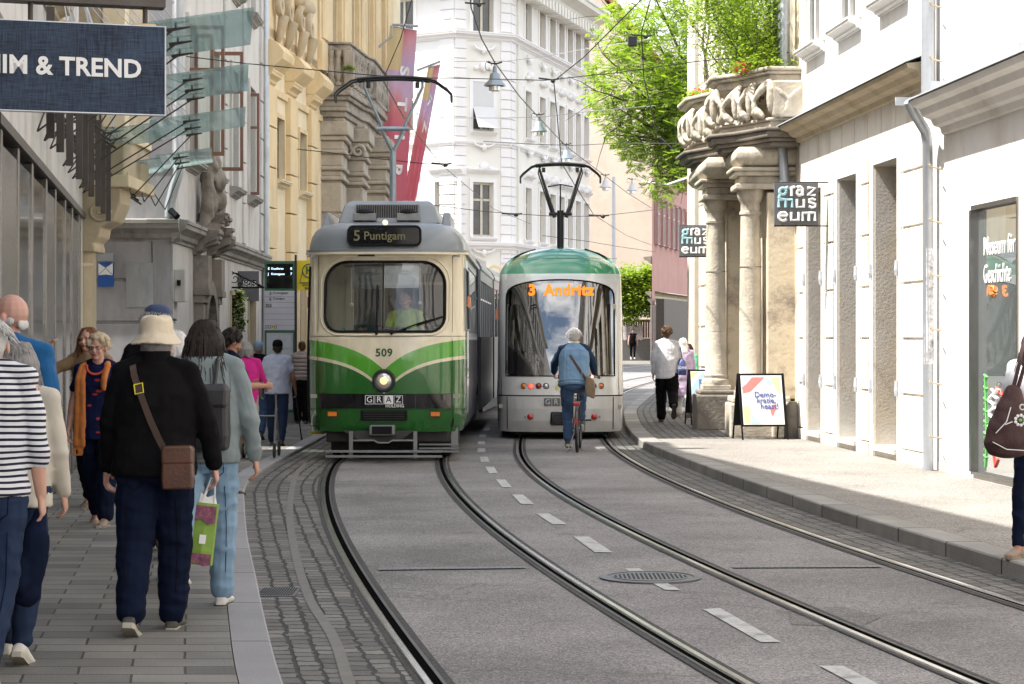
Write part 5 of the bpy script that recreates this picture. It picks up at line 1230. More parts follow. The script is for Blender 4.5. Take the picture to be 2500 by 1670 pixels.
def livery():
    m, nt, b = newmat('livery'); L = nt.links.new; sp(b, 'Roughness', .22); sp(b, 'Coat Weight', .8); sp(b, 'Coat Roughness', .03)
    t = N(nt, 'ShaderNodeTexCoord'); s = N(nt, 'ShaderNodeSeparateXYZ'); L(t.outputs['Object'], s.inputs[0])
    def M(op, a, b_=None, c=None):
        n = N(nt, 'ShaderNodeMath', operation=op)
        for i, q in enumerate((a, b_, c)):
            if q is None: continue
            if isinstance(q, (int, float)): n.inputs[i].default_value = q
            else: L(q, n.inputs[i])
        return n.outputs[0]
    ab = M('ABSOLUTE', s.outputs[0])
    def curve(z0, k, r): return M('ADD', M('MULTIPLY', M('SUBTRACT', 1.0, M('EXPONENT', M('MULTIPLY', ab, -r))), k), z0)
    up = curve(1.224, .45, 2.2); lo = curve(.95, .5, 2.5); z = s.outputs[2]
    a = M('GREATER_THAN', z, up); g = M('GREATER_THAN', z, lo); st = M('GREATER_THAN', z, M('SUBTRACT', lo, .045))
    def mix(f, c1, c2):
        n = N(nt, 'ShaderNodeMixRGB'); L(f, n.inputs[0])
        for i, c in ((1, c1), (2, c2)):
            if isinstance(c, tuple): n.inputs[i].default_value = rgba(c)
            else: L(c, n.inputs[i])
        return n.outputs[0]
    cream = (.72, .645, .475)
    nn = N(nt, 'ShaderNodeTexNoise', i_Scale=2.2, i_Detail=8.0, i_Roughness=.65); mpp = N(nt, 'ShaderNodeMapping'); mpp.inputs['Scale'].default_value = (2.5, 2.5, .5); L(t.outputs['Object'], mpp.inputs[0]); L(mpp.outputs[0], nn.inputs[0])
    cc = N(nt, 'ShaderNodeValToRGB'); cc.color_ramp.elements[0].position = .3; cc.color_ramp.elements[0].color = (.80, .78, .74, 1); cc.color_ramp.elements[1].position = .6; cc.color_ramp.elements[1].color = (1.04, 1.04, 1.04, 1); L(nn.outputs[0], cc.inputs[0])
    mq = N(nt, 'ShaderNodeMixRGB', blend_type='MULTIPLY'); mq.inputs[0].default_value = .8
    L(mix(a, mix(g, mix(st, (.015, .125, .015), cream), (.075, .35, .018)), cream), mq.inputs[1]); L(cc.outputs[0], mq.inputs[2]); L(mq.outputs[0], b.inputs[0])
    rr_ = N(nt, 'ShaderNodeMapRange'); rr_.inputs[3].default_value = .32; rr_.inputs[4].default_value = .14; L(nn.outputs[0], rr_.inputs[0]); L(rr_.outputs[0], b.inputs['Roughness'])
livery()
class Shell:
    def __init__(s, W, D, n, prof): s.W, s.D, s.n, s.prof = W, D, n, prof
    def wy(s, z):
        p = s.prof
        if z <= p[0][0]: return p[0][1:]
        for i in range(len(p)-1):
            a, b = p[i], p[i+1]
            if z <= b[0]:
                h = b[0]-a[0]; t = (z-a[0])/h; o = p[max(i-1, 0)]; e = p[min(i+2, len(p)-1)]; r = []
                for k in (1, 2):
                    m0 = (b[k]-o[k])/(b[0]-o[0]) if i else (b[k]-a[k])/h; m1 = (e[k]-a[k])/(e[0]-a[0]) if i+2 < len(p) else (b[k]-a[k])/h
                    r.append((2*t**3-3*t*t+1)*a[k]+(t**3-2*t*t+t)*h*m0+(-2*t**3+3*t*t)*b[k]+(t**3-t*t)*h*m1)
                return tuple(r)
        return p[-1][1:]
    def base(s, t, z):
        w, yo = s.wy(z); g = 1 if t >= 0 else -1; a = abs(t)
        if a <= 1:
            th = a*PI/2; x = s.W*math.sin(th)**(2/s.n) if th > 0 else 0; y = s.D*(1-math.cos(th)**(2/s.n)) if th < PI/2 else s.D
            f = max(0, 1-a); y = y+yo*(1 if a < .6 else max(0, 1-(a-.6)/.6))
        else: x, y = s.W, s.D+(a-1)+(yo*max(0, 1-(a-.6)/.6))
        return V((g*x*w, y, z))
    def __call__(s, t, z, off=0.0):
        p = s.base(t, z)
        if not off: return p
        e = .01; du = s.base(t+e, z)-s.base(t-e, z); dv = s.base(t, z+e)-s.base(t, z-e); n = du.cross(dv).normalized()
        return p+n*off
    def tx(s, x, z=1.5):
        w, _ = s.wy(z); r = min(1, abs(x)/(s.W*w)); return math.copysign(math.asin(r**(s.n/2))/(PI/2), x)
    def X(s, x, z, off=0.0): return s(s.tx(x, z), z, off)
def patch(mb, S, t0, t1, z0, z1, off, nt_=10, nz_=4):
    vs = [S(t0+(t1-t0)*i/nt_, z0+(z1-z0)*j/nz_, off) for j in range(nz_+1) for i in range(nt_+1)]; w = nt_+1
    mb.add(vs, [(j*w+i, j*w+i+1, (j+1)*w+i+1, (j+1)*w+i) for j in range(nz_) for i in range(nt_)])
def rrect(x0, x1, z0, z1, rb, rt_, n=8):
    out = []
    for cx, cz, r, a in ((x1-rt_, z1-rt_, rt_, 0), (x0+rt_, z1-rt_, rt_, 90), (x0+rb, z0+rb, rb, 180), (x1-rb, z0+rb, rb, 270)):
        for i in range(n+1): out.append((cx+r*math.cos(R(a+90*i/n)), cz+r*math.sin(R(a+90*i/n))))
    return out
def resample(loop, n):
    L_ = [0]; m = len(loop)
    for i in range(m): L_.append(L_[-1]+math.dist(loop[i], loop[(i+1) % m]))
    out = []; k = 0
    for i in range(n):
        d = L_[-1]*i/n
        while L_[k+1] < d: k += 1
        t = (d-L_[k])/max(1e-9, L_[k+1]-L_[k]); a, b = loop[k], loop[(k+1) % m]; out.append((a[0]+(b[0]-a[0])*t, a[1]+(b[1]-a[1])*t))
    return out
def radial(loop, c, n, box):
    """for n directions from c: hit on the loop and hit on the outer box"""
    inn, out = [], []
    x0, x1, z0, z1 = box
    angs = sorted([2*PI*i/n for i in range(n)]+[math.atan2(zz-c[1], xx-c[0]) % (2*PI) for xx in (x0, x1) for zz in (z0, z1)])
    for a in angs:
        d = (math.cos(a), math.sin(a)); best = None
        for p, q in zip(loop, loop[1:]+loop[:1]):
            ex, ez = q[0]-p[0], q[1]-p[1]; den = d[0]*ez-d[1]*ex
            if abs(den) < 1e-12: continue
            t = ((p[0]-c[0])*ez-(p[1]-c[1])*ex)/den; u = ((p[0]-c[0])*d[1]-(p[1]-c[1])*d[0])/den
            if t > 0 and -1e-6 <= u <= 1+1e-6 and (best is None or t > best): best = t
        inn.append((c[0]+d[0]*best, c[1]+d[1]*best))
        tt = min([((x1 if d[0] > 0 else x0)-c[0])/d[0]] if abs(d[0]) > 1e-9 else [1e9], default=1e9) if abs(d[0]) > 1e-9 else 1e9
        tz = ((z1 if d[1] > 0 else z0)-c[1])/d[1] if abs(d[1]) > 1e-9 else 1e9
        t = min(tt, tz); out.append((c[0]+d[0]*t, c[1]+d[1]*t))
    return inn, out
def windowed_front(mb, S, loop, c, box, n=72, rings=7):
    inn, out = radial(loop, c, n, box); N_ = len(inn); vs = []
    for k in range(rings+1):
        f = k/rings
        for a, b in zip(inn, out): vs.append(S.X(a[0]+(b[0]-a[0])*f, a[1]+(b[1]-a[1])*f))
    mb.add(vs, [(k*N_+i, (k+1)*N_+i, (k+1)*N_+(i+1) % N_, k*N_+(i+1) % N_) for k in range(rings) for i in range(N_)])
def filled(mb, S, loop, c, off, rings=5, n=60):
    L_ = resample(loop, n); vs = []
    for k in range(rings+1):
        f = 1-k/rings*.999
        for p in L_: vs.append(S.X(c[0]+(p[0]-c[0])*f, c[1]+(p[1]-c[1])*f, off))
    mb.add(vs, [(k*n+i, k*n+(i+1) % n, (k+1)*n+(i+1) % n, (k+1)*n+i) for k in range(rings) for i in range(n)])
def loop_tube(mb, S, loop, off, r, n=90):
    L_ = resample(loop, n); pts = [S.X(p[0], p[1], off) for p in L_]; pts += pts[:2]; mb.tube(pts, r, 6, cap=False)
def lin(a, b, n): return [a+(b-a)*i/n for i in range(n+1)]
def grid(mb, S, ts, zs, holes=()):
    for i in range(len(ts)-1):
        for j in range(len(zs)-1):
            ct, cz = (ts[i]+ts[i+1])/2, (zs[j]+zs[j+1])/2
            if any(h[0] < ct < h[1] and h[2] < cz < h[3] for h in holes): continue
            q = [S(ts[i], zs[j]), S(ts[i+1], zs[j]), S(ts[i+1], zs[j+1]), S(ts[i], zs[j+1])]
            mb.add(q if ts[i+1] > ts[i] else q[::-1], [(0, 1, 2, 3)])
def weld(o, d=.0006):
    w = o.modifiers.new('weld', 'WELD'); w.merge_threshold = d
def logo_graz(parent, cx, y, cz, sz, fg, bgm, solid=2, xdir=None):
    for i, ch in enumerate('GRAZ'):
        x = cx+(i-1.5)*sz*1.08; m = MB()
        a, b = x-sz/2, x+sz/2; c, d = cz-sz/2, cz+sz/2
        if i == solid or bgm: m.box(a, b, y-.002, y+.002, c, d)
        else:
            t = sz*.05; m.box(a, b, y-.002, y+.002, c, c+t); m.box(a, b, y-.002, y+.002, d-t, d); m.box(a, a+t, y-.002, y+.002, c+t, d-t); m.box(b-t, b, y-.002, y+.002, c+t, d-t)
        m.build('logo_tile', bgm or fg, parent, world=False, each=False)
        text(ch, sz*.95, ('gloss_black' if i == solid else fg), parent, (x, y-.004, cz), world=False, bold=.004)
# ---------------------------------------------------------------- green and cream tram
G = root('tram', 'old cream and green tram number 509 with grey roof, coming towards the camera', 'tram', (-1.70, 27.2, 0), R(-.4))
K = dict(world=False)
GS = Shell(1.075, .85, 3.3, [(.38, .95, .10), (.5, .985, .03), (.9, 1, 0), (1.66, 1, .0), (1.75, 1, .03), (2.6, .985, .16), (2.7, .985, .14), (2.82, .99, .06)])
LEN = 6.9
wl = rrect(-.80, .80, 1.735, 2.67, .20, .30)
m = MB(); bx = (-.93, .93, .40, 2.82); windowed_front(m, GS, wl, (0, 2.2), bx)
zs = [.40, .5, .65, .8, .9, 1.1, 1.3, 1.5, 1.66, 1.75, 2.0, 2.3, 2.6, 2.7, 2.82]
t0 = GS.tx(.93); tse = lin(t0, 1.0, 6)+[1.25, 1.95, 2.0]
for g in (1, -1):
    # the driver's side window and the door glazing are real openings
    hol = [(t0+(1-t0)*4/6, 1.95, 1.75, 2.6)] if g > 0 else [(1.0, 1.95, 1.75, 2.6)]
    ts = [g*t for t in tse]; h2 = [tuple(sorted((g*h[0], g*h[1])))+h[2:] for h in hol]
    if g < 0:
        tss = ts[::-1]; grid(m, GS, tss, zs, h2)
    else: grid(m, GS, ts, zs, h2)
o = m.build('front_body', 'livery', G, smooth=35, **K); weld(o)
# long flank of the first section: lower side, window band, upper rail
m = MB(); zl = [.40, .9, 1.3, 1.62]
grid(m, GS, lin(2.0, LEN+.15, 8), zl); grid(m, GS, lin(-(LEN+.15), -2.0, 8), zl); o = m.build('side_panel', 'tram_side', G, smooth=30, **K)
m = MB(); grid(m, GS, lin(2.0, LEN+.15, 8), [1.62, 1.72]); grid(m, GS, lin(2.0, LEN+.15, 8), [2.66, 2.82]); grid(m, GS, lin(-(LEN+.15), -2.0, 8), [1.62, 1.72]); grid(m, GS, lin(-(LEN+.15), -2.0, 8), [2.66, 2.82])
for k in range(7):
    a = 2.0+k*.86
    for g in (1, -1): patch(m, GS, g*(a if g > 0 else a+.10), g*(a+.10 if g > 0 else a), 1.72, 2.66, 0, 1, 4)
m.build('side_frame', 'tram_grey', G, each=True, **K)
for k in range(6):
    a = 2.10+k*.86
    for g in (1, -1):
        m = MB(); p, q = (a, a+.76) if g > 0 else (-a-.76, -a); patch(m, GS, p, q, 1.72, 2.66, -.01, 1, 3); patch(m, GS, p, q, 2.28, 2.31, .006, 1, 1); m.build('side_window', 'sidewin', G, **K)
# front glass, rubber, blinds
m = MB(); filled(m, GS, rrect(-.79, .79, 1.745, 2.66, .19, .29), (0, 2.2), -.012); m.build('windscreen', 'clear', G, smooth=40, **K)
m = MB(); loop_tube(m, GS, wl, .004, .020); m.build('windscreen_seal', 'black', G, smooth=60, **K)
m = MB(); loop_tube(m, GS, rrect(-.86, .86, 1.69, 2.74, .25, .34), .0, .012); m.build('windscreen_surround', 'cream', G, smooth=60, **K)
m = MB(); m.tube([GS.X(-.02, z, -.0) for z in lin(1.75, 2.66, 6)], .008, 5); m.build('glass_divider', 'black', G, **K)
glass('blindmat', (.45, .46, .47), .02, opac=.4, ocol=(.24, .245, .25))
for x0, x1, zb in ((-.44, -.04, 2.32), (-.01, .46, 2.33)):
    m = MB(); m.quad(tuple(GS.X(x0, zb, -.06)), tuple(GS.X(x1, zb, -.06)), tuple(GS.X(x1, 2.62, -.06)), tuple(GS.X(x0, 2.62, -.06))); m.build('sun_blind', 'blindmat', G, **K)
for x, zb in ((-.46, 2.1), (.475, 2.12)):
    m = MB(); p = GS.X(x, 2.6, -.08); m.tube([p, V((p.x, p.y-.02, zb))], .005, 5); m.ell((p.x, p.y-.02, zb), .024, seg=8, rg=6); m.build('blind_cord', 'sign_white', G, **K)
for pts in ([(-.10, 1.70), (-.095, 2.35)], [(.10, 1.70), (.45, 1.84), (.76, 1.93)]):
    m = MB(); P_ = [GS.X(x, z, .035) for x, z in pts]; m.tube(P_, .010, 5); m.ell(P_[0], .022, seg=8, rg=5); q = [GS.X(x, z, .03) for x, z in (pts[-1], ((pts[-1][0]+pts[0][0])/2, (pts[-1][1]+pts[0][1])/2))]; m.tube(q, .014, 5); m.build('wiper', 'black', G, **K)
# side window frames at the driver
for g in (1, -1):
    a = (t0+(1-t0)*4/6) if g > 0 else 1.0; b = 1.95
    m = MB()
    for z in (1.76, 2.1, 2.59): m.tube([GS(g*t, z, .006) for t in lin(a, b, 6)], .016, 5)
    for t in (a+.01, (a+b)/2 if g < 0 else b-.01, b-.01): m.tube([GS(g*t, z, .006) for z in lin(1.75, 2.6, 5)], .018, 5)
    f = m.build('cab_window', 'tram_grey' if g > 0 else 'black', G, each=False, **K)
    m = MB(); lo_, hi_ = (a, b) if g > 0 else (-b, -a); patch(m, GS, lo_, hi_, 1.76, 2.6, -.005, 8, 4); m.build('pane', 'sidewin' if g < 0 else 'clear', f, **K)
m = MB()
for t in (-.80, -.86, -1.0, -1.45, -1.9): m.tube([GS(t, z, .006) for z in lin(.5, 2.62, 8)], .012, 5)
m.build('door_edge', 'black', G, each=False, **K)
# black belt with the four-letter mark, number, lamps
m = MB(); patch(m, GS, GS.tx(-.86), GS.tx(.885), .72, .905, .018, 24, 3); patch(m, GS, GS.tx(-.86), GS.tx(.885), .715, .91, .004, 24, 1); bt = m.build('black_belt', 'gloss_black', G, smooth=40, **K)
yb = GS.X(0, .8, .02).y; logo_graz(bt, .0, yb-.004, .832, .118, 'sign_white', None)
text('HOLDING', .052, 'sign_white', bt, (.145, yb-.004, .748), world=False, bold=.01, sx=1.05)
pmat('num_green', (.02, .085, .03), .5, 0, 0, 2, 0)
text('509', .145, 'num_green', G, (.0, GS.X(0, 1.45, .003).y, 1.452), world=False, bold=.03, name='fleet_number', space=1.08)
yh = GS.X(0, 1.08, 0).y
m = MB(); m.lathe([(.155, .03), (.155, -.02), (.15, -.045), (.13, -.06), (.115, -.055), (.112, -.02)], (0, yh, 1.085), 28, 'y')
for k in range(10): a = 2*PI*k/10; m.ell((.141*math.cos(a), yh-.052, 1.085+.141*math.sin(a)), .009, seg=6, rg=4)
hl = m.build('headlight', 'chassis', G, smooth=50, **K)
m = MB(); m.lathe([(.112, -.03), (.08, -.055), (.04, -.066), (.002, -.068)], (0, yh, 1.085), 24, 'y'); m.build('lens', 'lens_clear', hl, smooth=60, **K)
m = MB(); m.lathe([(.05, -.069), (.03, -.073), (.002, -.074)], (0, yh, 1.085), 20, 'y'); m.build('bulb', 'lamp_on', hl, smooth=60, **K)
for x in (-.69, .68):
    p = GS.X(x, .64, .02); m = MB(); m.box(x-.07, x+.07, p.y-.02, p.y+.04, .605, .675); f = m.build('indicator', 'chassis', G, bevel=.008, **K); m = MB(); m.box(x-.06, x+.06, p.y-.028, p.y-.018, .612, .668); m.build('lens', 'lens_orange', f, **K)
m = MB(); m.box(-.31, .31, GS.X(0, .62).y-.03, .1, .555, .69); f = m.build('front_grille', 'black', G, bevel=.01, **K)
m = MB()
for k in range(4): m.box(-.27, .27, GS.X(0, .62).y-.045, GS.X(0, .62).y-.03, .575+k*.03, .583+k*.03)
m.build('grille_bars', 'chassis', f, **K)
for g in (-1, 1):
    p = GS(g*1.15, 2.14, .03); m = MB(); m.box(p.x-.025, p.x+.025, p.y-.06, p.y+.06, 2.06, 2.22); m.build('side_marker', 'lens_red' if g < 0 else 'lens_orange', G, bevel=.012, **K)
m = MB()
for k in range(13): m.box(-.345+k*.016, -.336+k*.016, GS.X(-.25, 2.78).y-.006, GS.X(-.25, 2.78).y+.02, 2.745, 2.79)
m.box(-.352, -.13, GS.X(-.25, 2.78).y-.001, GS.X(-.25, 2.78).y+.02, 2.74, 2.795); m.build('air_grille', 'chassis', G, each=False, **K)
# roof
m = MB(); pr = [(2.80, 1.035, -.03), (2.835, 1.04, -.03), (2.84, 1.0, .0), (2.93, .99, .01), (3.02, .965, .03), (3.10, .92, .07), (3.17, .84, .15), (3.215, .66, .34), (3.24, .3, .7)]
rings = []
for z, w, yo in pr:
    r = []
    for t in [-(LEN+.15)]+[-k/12 for k in range(12, 0, -1)]+[k/12 for k in range(13)]+[LEN+.15]:
        p = GS.base(t, 2.82); r.append(V((p.x*w, p.y+yo*max(0, 1-abs(p.x)*.3) if p.y < 3 else p.y, z)))
    rings.append(r)
m.loft(rings, cap=True, close=False); o = m.build('roof', 'tram_grey', G, smooth=35, **K)
m = MB(); m.tube([GS(t, 2.80, .03) for t in [-(LEN+.1)]+lin(-1, 1, 30)+[LEN+.1]], .022, 6); m.build('gutter', 'cream', G, smooth=60, **K)
m = MB()
for z in (.70, 1.672): patch(m, GS, -.98, .98, z, z+.006, .0025, 30, 1)
for x in (-.90, .90): m.tube([GS.X(x, z, .001) for z in lin(.45, 2.75, 12)], .004, 4)
m.build('panel_seam', 'chassis', G, each=False, **K)
m = MB()
for i in range(40):
    for z in (.46, .685): m.ell(GS(-.9+1.8*i/39, z, .002), .006, seg=5, rg=3)
m.build('rivets', 'chassis', G, each=False, **K)
yd = -.02
lp = rrect(-.475, .485, 2.885, 3.135, .07, .07, 5)
m = MB(); n = len(lp); m.add([(x, yd+.02, z) for x, z in lp]+[(x, .6, z) for x, z in lp], [tuple(range(n))]+[(i, (i+1) % n, n+(i+1) % n, n+i) for i in range(n)]); ds = m.build('destination_box', 'gloss_black', G, each=False, **K)
m = MB(); pts = [V((x, yd+.015, z)) for x, z in lp]; m.tube(pts+pts[:2], .016, 6, cap=False); m.build('box_rim', 'black', ds, smooth=60, **K)
text('5', .20, 'led_dim', ds, (-.36, yd+.008, 3.005), world=False, bold=.012); text('Puntigam', .155, 'led_dim', ds, (-.27, yd+.008, 3.005), world=False, bold=.01, align='LEFT', sx=.98)
m = MB(); m.lathe([(.035, .08), (.035, -.02), (.02, -.035), (.002, -.04)], (.01, .06, 3.19), 14, 'y'); m.build('top_lamp', 'lamp_white', G, smooth=60, **K)
m = MB(); m.loft([[(-.66, .5, 3.2), (.72, .5, 3.2), (.72, 3.6, 3.2), (-.66, 3.6, 3.2)], [(-.58, .62, 3.46), (.64, .62, 3.46), (.64, 3.5, 3.46), (-.58, 3.5, 3.46)], [(-.5, .72, 3.52), (.57, .72, 3.52), (.57, 3.4, 3.52), (-.5, 3.4, 3.52)]]); m.build('roof_unit', 'tram_grey', G, bevel=.02, **K)
for x in (-.84, .80): m = MB(); m.loft([[(x-.07, .6, 3.12), (x+.07, .6, 3.12), (x+.07, 2.2, 3.12), (x-.07, 2.2, 3.12)], [(x-.04*(1 if x > 0 else -0), .7, 3.36), (x+.05, .7, 3.36), (x+.05, 2.1, 3.36), (x-.05, 2.1, 3.36)]]); m.build('roof_side_box', 'tram_grey', G, bevel=.02, **K)
m = MB(); m.box(-.42, .44, .535, .60, 3.27, 3.46)
mm = m.build('roof_grille', 'alu', G, **K); m = MB()
for k in range(27): m.box(-.41+k*.031, -.387+k*.031, .53, .536, 3.28, 3.45)
m.build('grille_holes', 'chassis', mm, **K)
for x in (-.29, .30):
    m = MB(); m.box(x-.155, x+.155, .35, .53, 3.23, 3.33); f = m.build('vent_box', 'alu', G, bevel=.008, **K); m = MB(); m.lathe([(.11, 3.33), (.11, 3.35), (.08, 3.385), (.002, 3.39)], (x, .44, 0), 18); m.build('vent_dome', 'black', f, smooth=40, **K)
# interior
m = MB(); m.box(-1.0, 1.0, .2, 7.6, .85, .9); m.box(-1.02, 1.02, 7.4, 7.45, .9, 2.78); m.box(-1.0, 1.0, .3, 7.4, 2.74, 2.78); m.build('saloon', 'interior', G, **K)
m = MB(); m.loft([[(-.85, .35, .9), (.85, .35, .9), (.85, .75, .9), (-.85, .75, .9)], [(-.85, .28, 1.72), (.85, .28, 1.72), (.85, .75, 1.66), (-.85, .75, 1.66)]]); m.box(-.1, .3, .35, .6, 1.72, 1.8); m.build('dashboard', 'gloss_black', G, bevel=.02, **K)
m = MB(); m.box(-.95, -.55, 1.7, 1.74, .9, 2.7); m.box(-.15, -.11, 1.6, 1.75, .9, 2.7); m.box(-.95, 1.0, 1.7, 1.74, 2.4, 2.44); m.build('cab_partition', 'interior_cream', G, **K)
for y in (2.8, 3.7, 4.6):
    for x in (-.65, .65): m = MB(); m.box(x-.3, x+.3, y, y+.42, 1.2, 1.3); m.box(x-.3, x+.3, y+.42, y+.5, 1.2, 1.85); m.build('seat', 'seat_green', G, bevel=.02, **K)
m = MB(); m.box(.05, .5, 1.5, 1.6, 1.3, 2.0); m.build('driver_seat', 'black', G, bevel=.03, **K)
# underframe and lifeguard
m = MB(); m.box(-.8, .85, .3, 6.6, .25, .5); m.box(-.82, .9, 1.2, 3.2, .06, .4); m.build('underframe', 'chassis', G, bevel=.02, **K)
for g in (-.76, .76):
    for y in (1.5, 3.2): m = MB(); m.lathe([(.3, -.06), (.33, -.05), (.33, .05), (.3, .06)], (g, y, .33), 20, 'x'); m.build('wheel', 'chassis', G, smooth=40, **K)
m = MB()
m.loft([[(-.55, .0, .42), (.4, .0, .42), (.4, .3, .42), (-.55, .3, .42)], [(-.3, -.02, .28), (.2, -.02, .28), (.2, .3, .28), (-.3, .3, .28)]]); m.build('apron', 'chassis', G, **K)
m = MB(); m.box(-.19, .15, -.12, .2, .36, .5); f = m.build('coupler_cover', 'alu', G, bevel=.02, **K); m = MB(); m.box(-.155, .115, -.128, -.115, .38, .485); m.build('coupler_plate', 'black', f, bevel=.01, **K)
for z in (.09, .155): m = MB(); m.box(-.76, .78, -.22, -.17, z-.016, z+.016); m.build('lifeguard_bar', 'alu', G, bevel=.004, **K)
m = MB(); m.tube([(-.42, -.15, .30), (-.12, -.15, .30), (-.07, -.15, .27), (.07, -.15, .27), (.12, -.15, .30), (.42, -.15, .30)], .014, 4); m.build('lifeguard_brace', 'alu', G, **K)
for x in (-.425, .425): m = MB(); m.box(x-.025, x+.025, -.17, -.15, .06, .42); m.build('lifeguard_strut', 'alu', G, **K)
m = MB()
for z in (.17, .22, .13): m.box(.45, .98, .1+z, .2+z, z-.01, z+.012)
m.box(.88, .97, .35, .45, .1, .5); m.build('track_brake', 'alu', G, each=False, **K)
m = MB(); m.box(-1.08, -.9, .9, 1.5, .33, .37); m.build('step_edge', 'yel_paint', G, **K)
# pantograph
def panto(T, x, y, zr, zh, hw, bw, arm, cy=.0, mw=.045, dual=True):
    m = MB(); m.tube([(x, y, zr-.3), (x, y, zr+(zh-zr)*.42)], mw, 8); P_ = m.build('pantograph', arm, T, smooth=60, **K)
    zk = zr+(zh-zr)*(.60 if dual else .36); zb_ = zr+(zh-zr)*.42
    m = MB()
    for g in (-1, 1):
        m.tube([(x, y, zb_-.02), (x+g*.16, y, zk), (x+g*.16, y, zk+.05), (x+g*bw, y+.1, zh-.1), (x+g*bw, y+.1, zh-.02)] if dual else [(x+g*.10, y, zb_-.12), (x+g*bw, y+.1, zh-.05)], [.03, .03, .024, .022, .02] if dual else [.035, .022], 6)
        if not dual: m.tube([(x+g*.16, y+.1, zb_-.05), (x+g*(bw+.02), y+.2, zh-.12), (x+g*bw, y+.2, zh-.02)], .012, 5)
    m.tube([(x-.22, y, zk), (x+.22, y, zk)], .035, 8) if dual else m.tube([(x-.2, y, zb_-.06), (x+.2, y, zb_-.06)], .03, 8)
    if not dual:
        m.tube([(x-.22, y+.06, zb_+.42), (x, y+.06, zb_+.46), (x+.22, y+.06, zb_+.42)], .012, 5); m.tube([(x, y+.05, zb_-.05), (x, y+.06, zb_+.45)], .012, 5)
    m.build('arm', arm, P_, smooth=60, each=False, **K)
    m = MB()
    for dy in (0, .22):
        n = 14; m.tube([(x+hw*.62*(2*i/n-1), y+dy, zh+.03*(1-(2*i/n-1)**2)) for i in range(n+1)], .026, 6)
        for g in (-1, 1): m.tube([(x+g*hw*.60, y+dy, zh+.005), (x+g*hw*.72, y+dy, zh-.02), (x+g*hw*.93, y+dy, zh-.14), (x+g*hw, y+dy, zh-.20), (x+g*hw, y+dy, zh-.30)], .015, 6)
    for g in (-1, 1): m.tube([(x+g*hw*.5, y, zh-.02), (x+g*hw*.5, y+.22, zh-.02)], .015, 5); m.lathe([(.03, -.12), (.03, -.04)], (x+g*hw*.42, y, zh), 8)
    m.build('collector_head', 'wire', P_, smooth=60, each=False, **K)
panto(G, .06, .9, 3.5, 5.20, .80, .40, 'lampmetal')
# following sections
def section(T, y0, L_, x0, rz, nm_win=7):
    q = MB(lambda p: V((x0, y0, 0))+Matrix.Rotation(rz, 3, 'Z') @ V(p))
    def mk(): return MB(q.xf)
    for g in (1, -1):
        m = mk(); m.box(*(sorted((g*1.02, g*1.075))), 0, L_, .40, 1.66); m.build('side_panel', 'tram_side', T, **K)
        m = mk(); m.box(*(sorted((g*1.02, g*1.07))), 0, L_, 2.64, 2.82)
        for k in range(nm_win+1): a = (L_-.1)*k/nm_win; m.box(*(sorted((g*1.02, g*1.07))), a, a+.1, 1.66, 2.64)
        m.build('side_frame', 'tram_grey', T, each=True, **K)
        for k in range(nm_win):
            a = (L_-.1)*k/nm_win+.1; b = (L_-.1)*(k+1)/nm_win; m = mk(); m.box(*(sorted((g*1.045, g*1.055))), a, b, 1.66, 2.64); m.box(*(sorted((g*1.05, g*1.066))), a, b, 2.3, 2.33); m.build('side_window', 'sidewin', T, each=False, **K)
    m = mk(); m.loft([[(x*1.09*w, y, z) for x, y in ((-1, 0), (1, 0), (1, L_), (-1, L_))] for z, w in ((2.82, 1), (2.86, 1), (2.95, .96), (3.08, .85), (3.17, .6), (3.2, .2))]); m.build('roof', 'tram_grey', T, smooth=40, **K)
    m = mk(); m.box(-.5, .5, .8, L_-1.5, 3.15, 3.42); m.build('roof_unit', 'tram_grey', T, bevel=.04, **K)
    m = mk(); m.box(-1.0, 1.0, .0, L_, .85, .9); m.box(-1.01, 1.01, L_*.5, L_*.5+.03, .9, 2.7); m.box(-.8, .8, .5, L_-.5, .1, .5); m.build('underframe', 'chassis', T, each=False, **K)
m = MB(); m.box(-.92, .92, LEN+.75, LEN+1.3, .5, 2.95)
for k in range(6): m.box(-.96, .96, LEN+.78+k*.085, LEN+.82+k*.085, .5, 3.0)
m.build('bellows', 'rubber', G, **K)
section(G, LEN+1.3, 6.2, .03, R(-1.0)); section(G, LEN+8.0, 7.0, .16, R(-3.2))
m = MB(); m.box(-.9, .9, LEN+7.4, LEN+8.1, .5, 2.9); m.build('bellows', 'rubber', G, **K)
# ---------------------------------------------------------------- silver tram with green roof end
T2 = root('tram', 'modern silver low-floor tram with green roof, showing the display 3 Andritz', 'tram', (.78, 33.1, 0), R(-1.2))
MS = Shell(1.045, .8, 3.0, [(.12, .97, .14), (.3, .985, .05), (.5, .99, .01), (.70, 1, .0), (.72, 1.0, .0), (1.0, .99, .02), (1.4, .985, .07), (1.9, .98, .17), (2.3, .975, .27), (2.6, .965, .36), (2.8, .95, .46), (2.95, .92, .60), (3.06, .87, .78), (3.13, .78, 1.0), (3.165, .62, 1.3), (3.175, .4, 1.7)])
def arch(w, z0, zs_, zt_, n=16): # window outline: straight base, arched top
    return [(w, z0)]+[(w*math.cos(PI*i/n)**1 if 0 else w*math.cos(PI*i/n), zs_+(zt_-zs_)*math.sin(PI*i/n)**.75) for i in range(n+1)]+[(-w, z0)]
wl = arch(.885, 1.03, 2.34, 2.60)
ml = 8.5
m = MB(); bx = (-.95, .95, .72, 2.62); windowed_front(m, MS, wl, (0, 1.8), bx)
t0 = MS.tx(.95)
for g in (1, -1):
    ts = [g*t for t in lin(t0, 1, 6)]
    grid(m, MS, ts if g > 0 else ts[::-1], [.72, 1.0, 1.4, 1.9, 2.3, 2.62]); 
o = m.build('rear_body', 'tram_silver', T2, smooth=35, **K); weld(o)
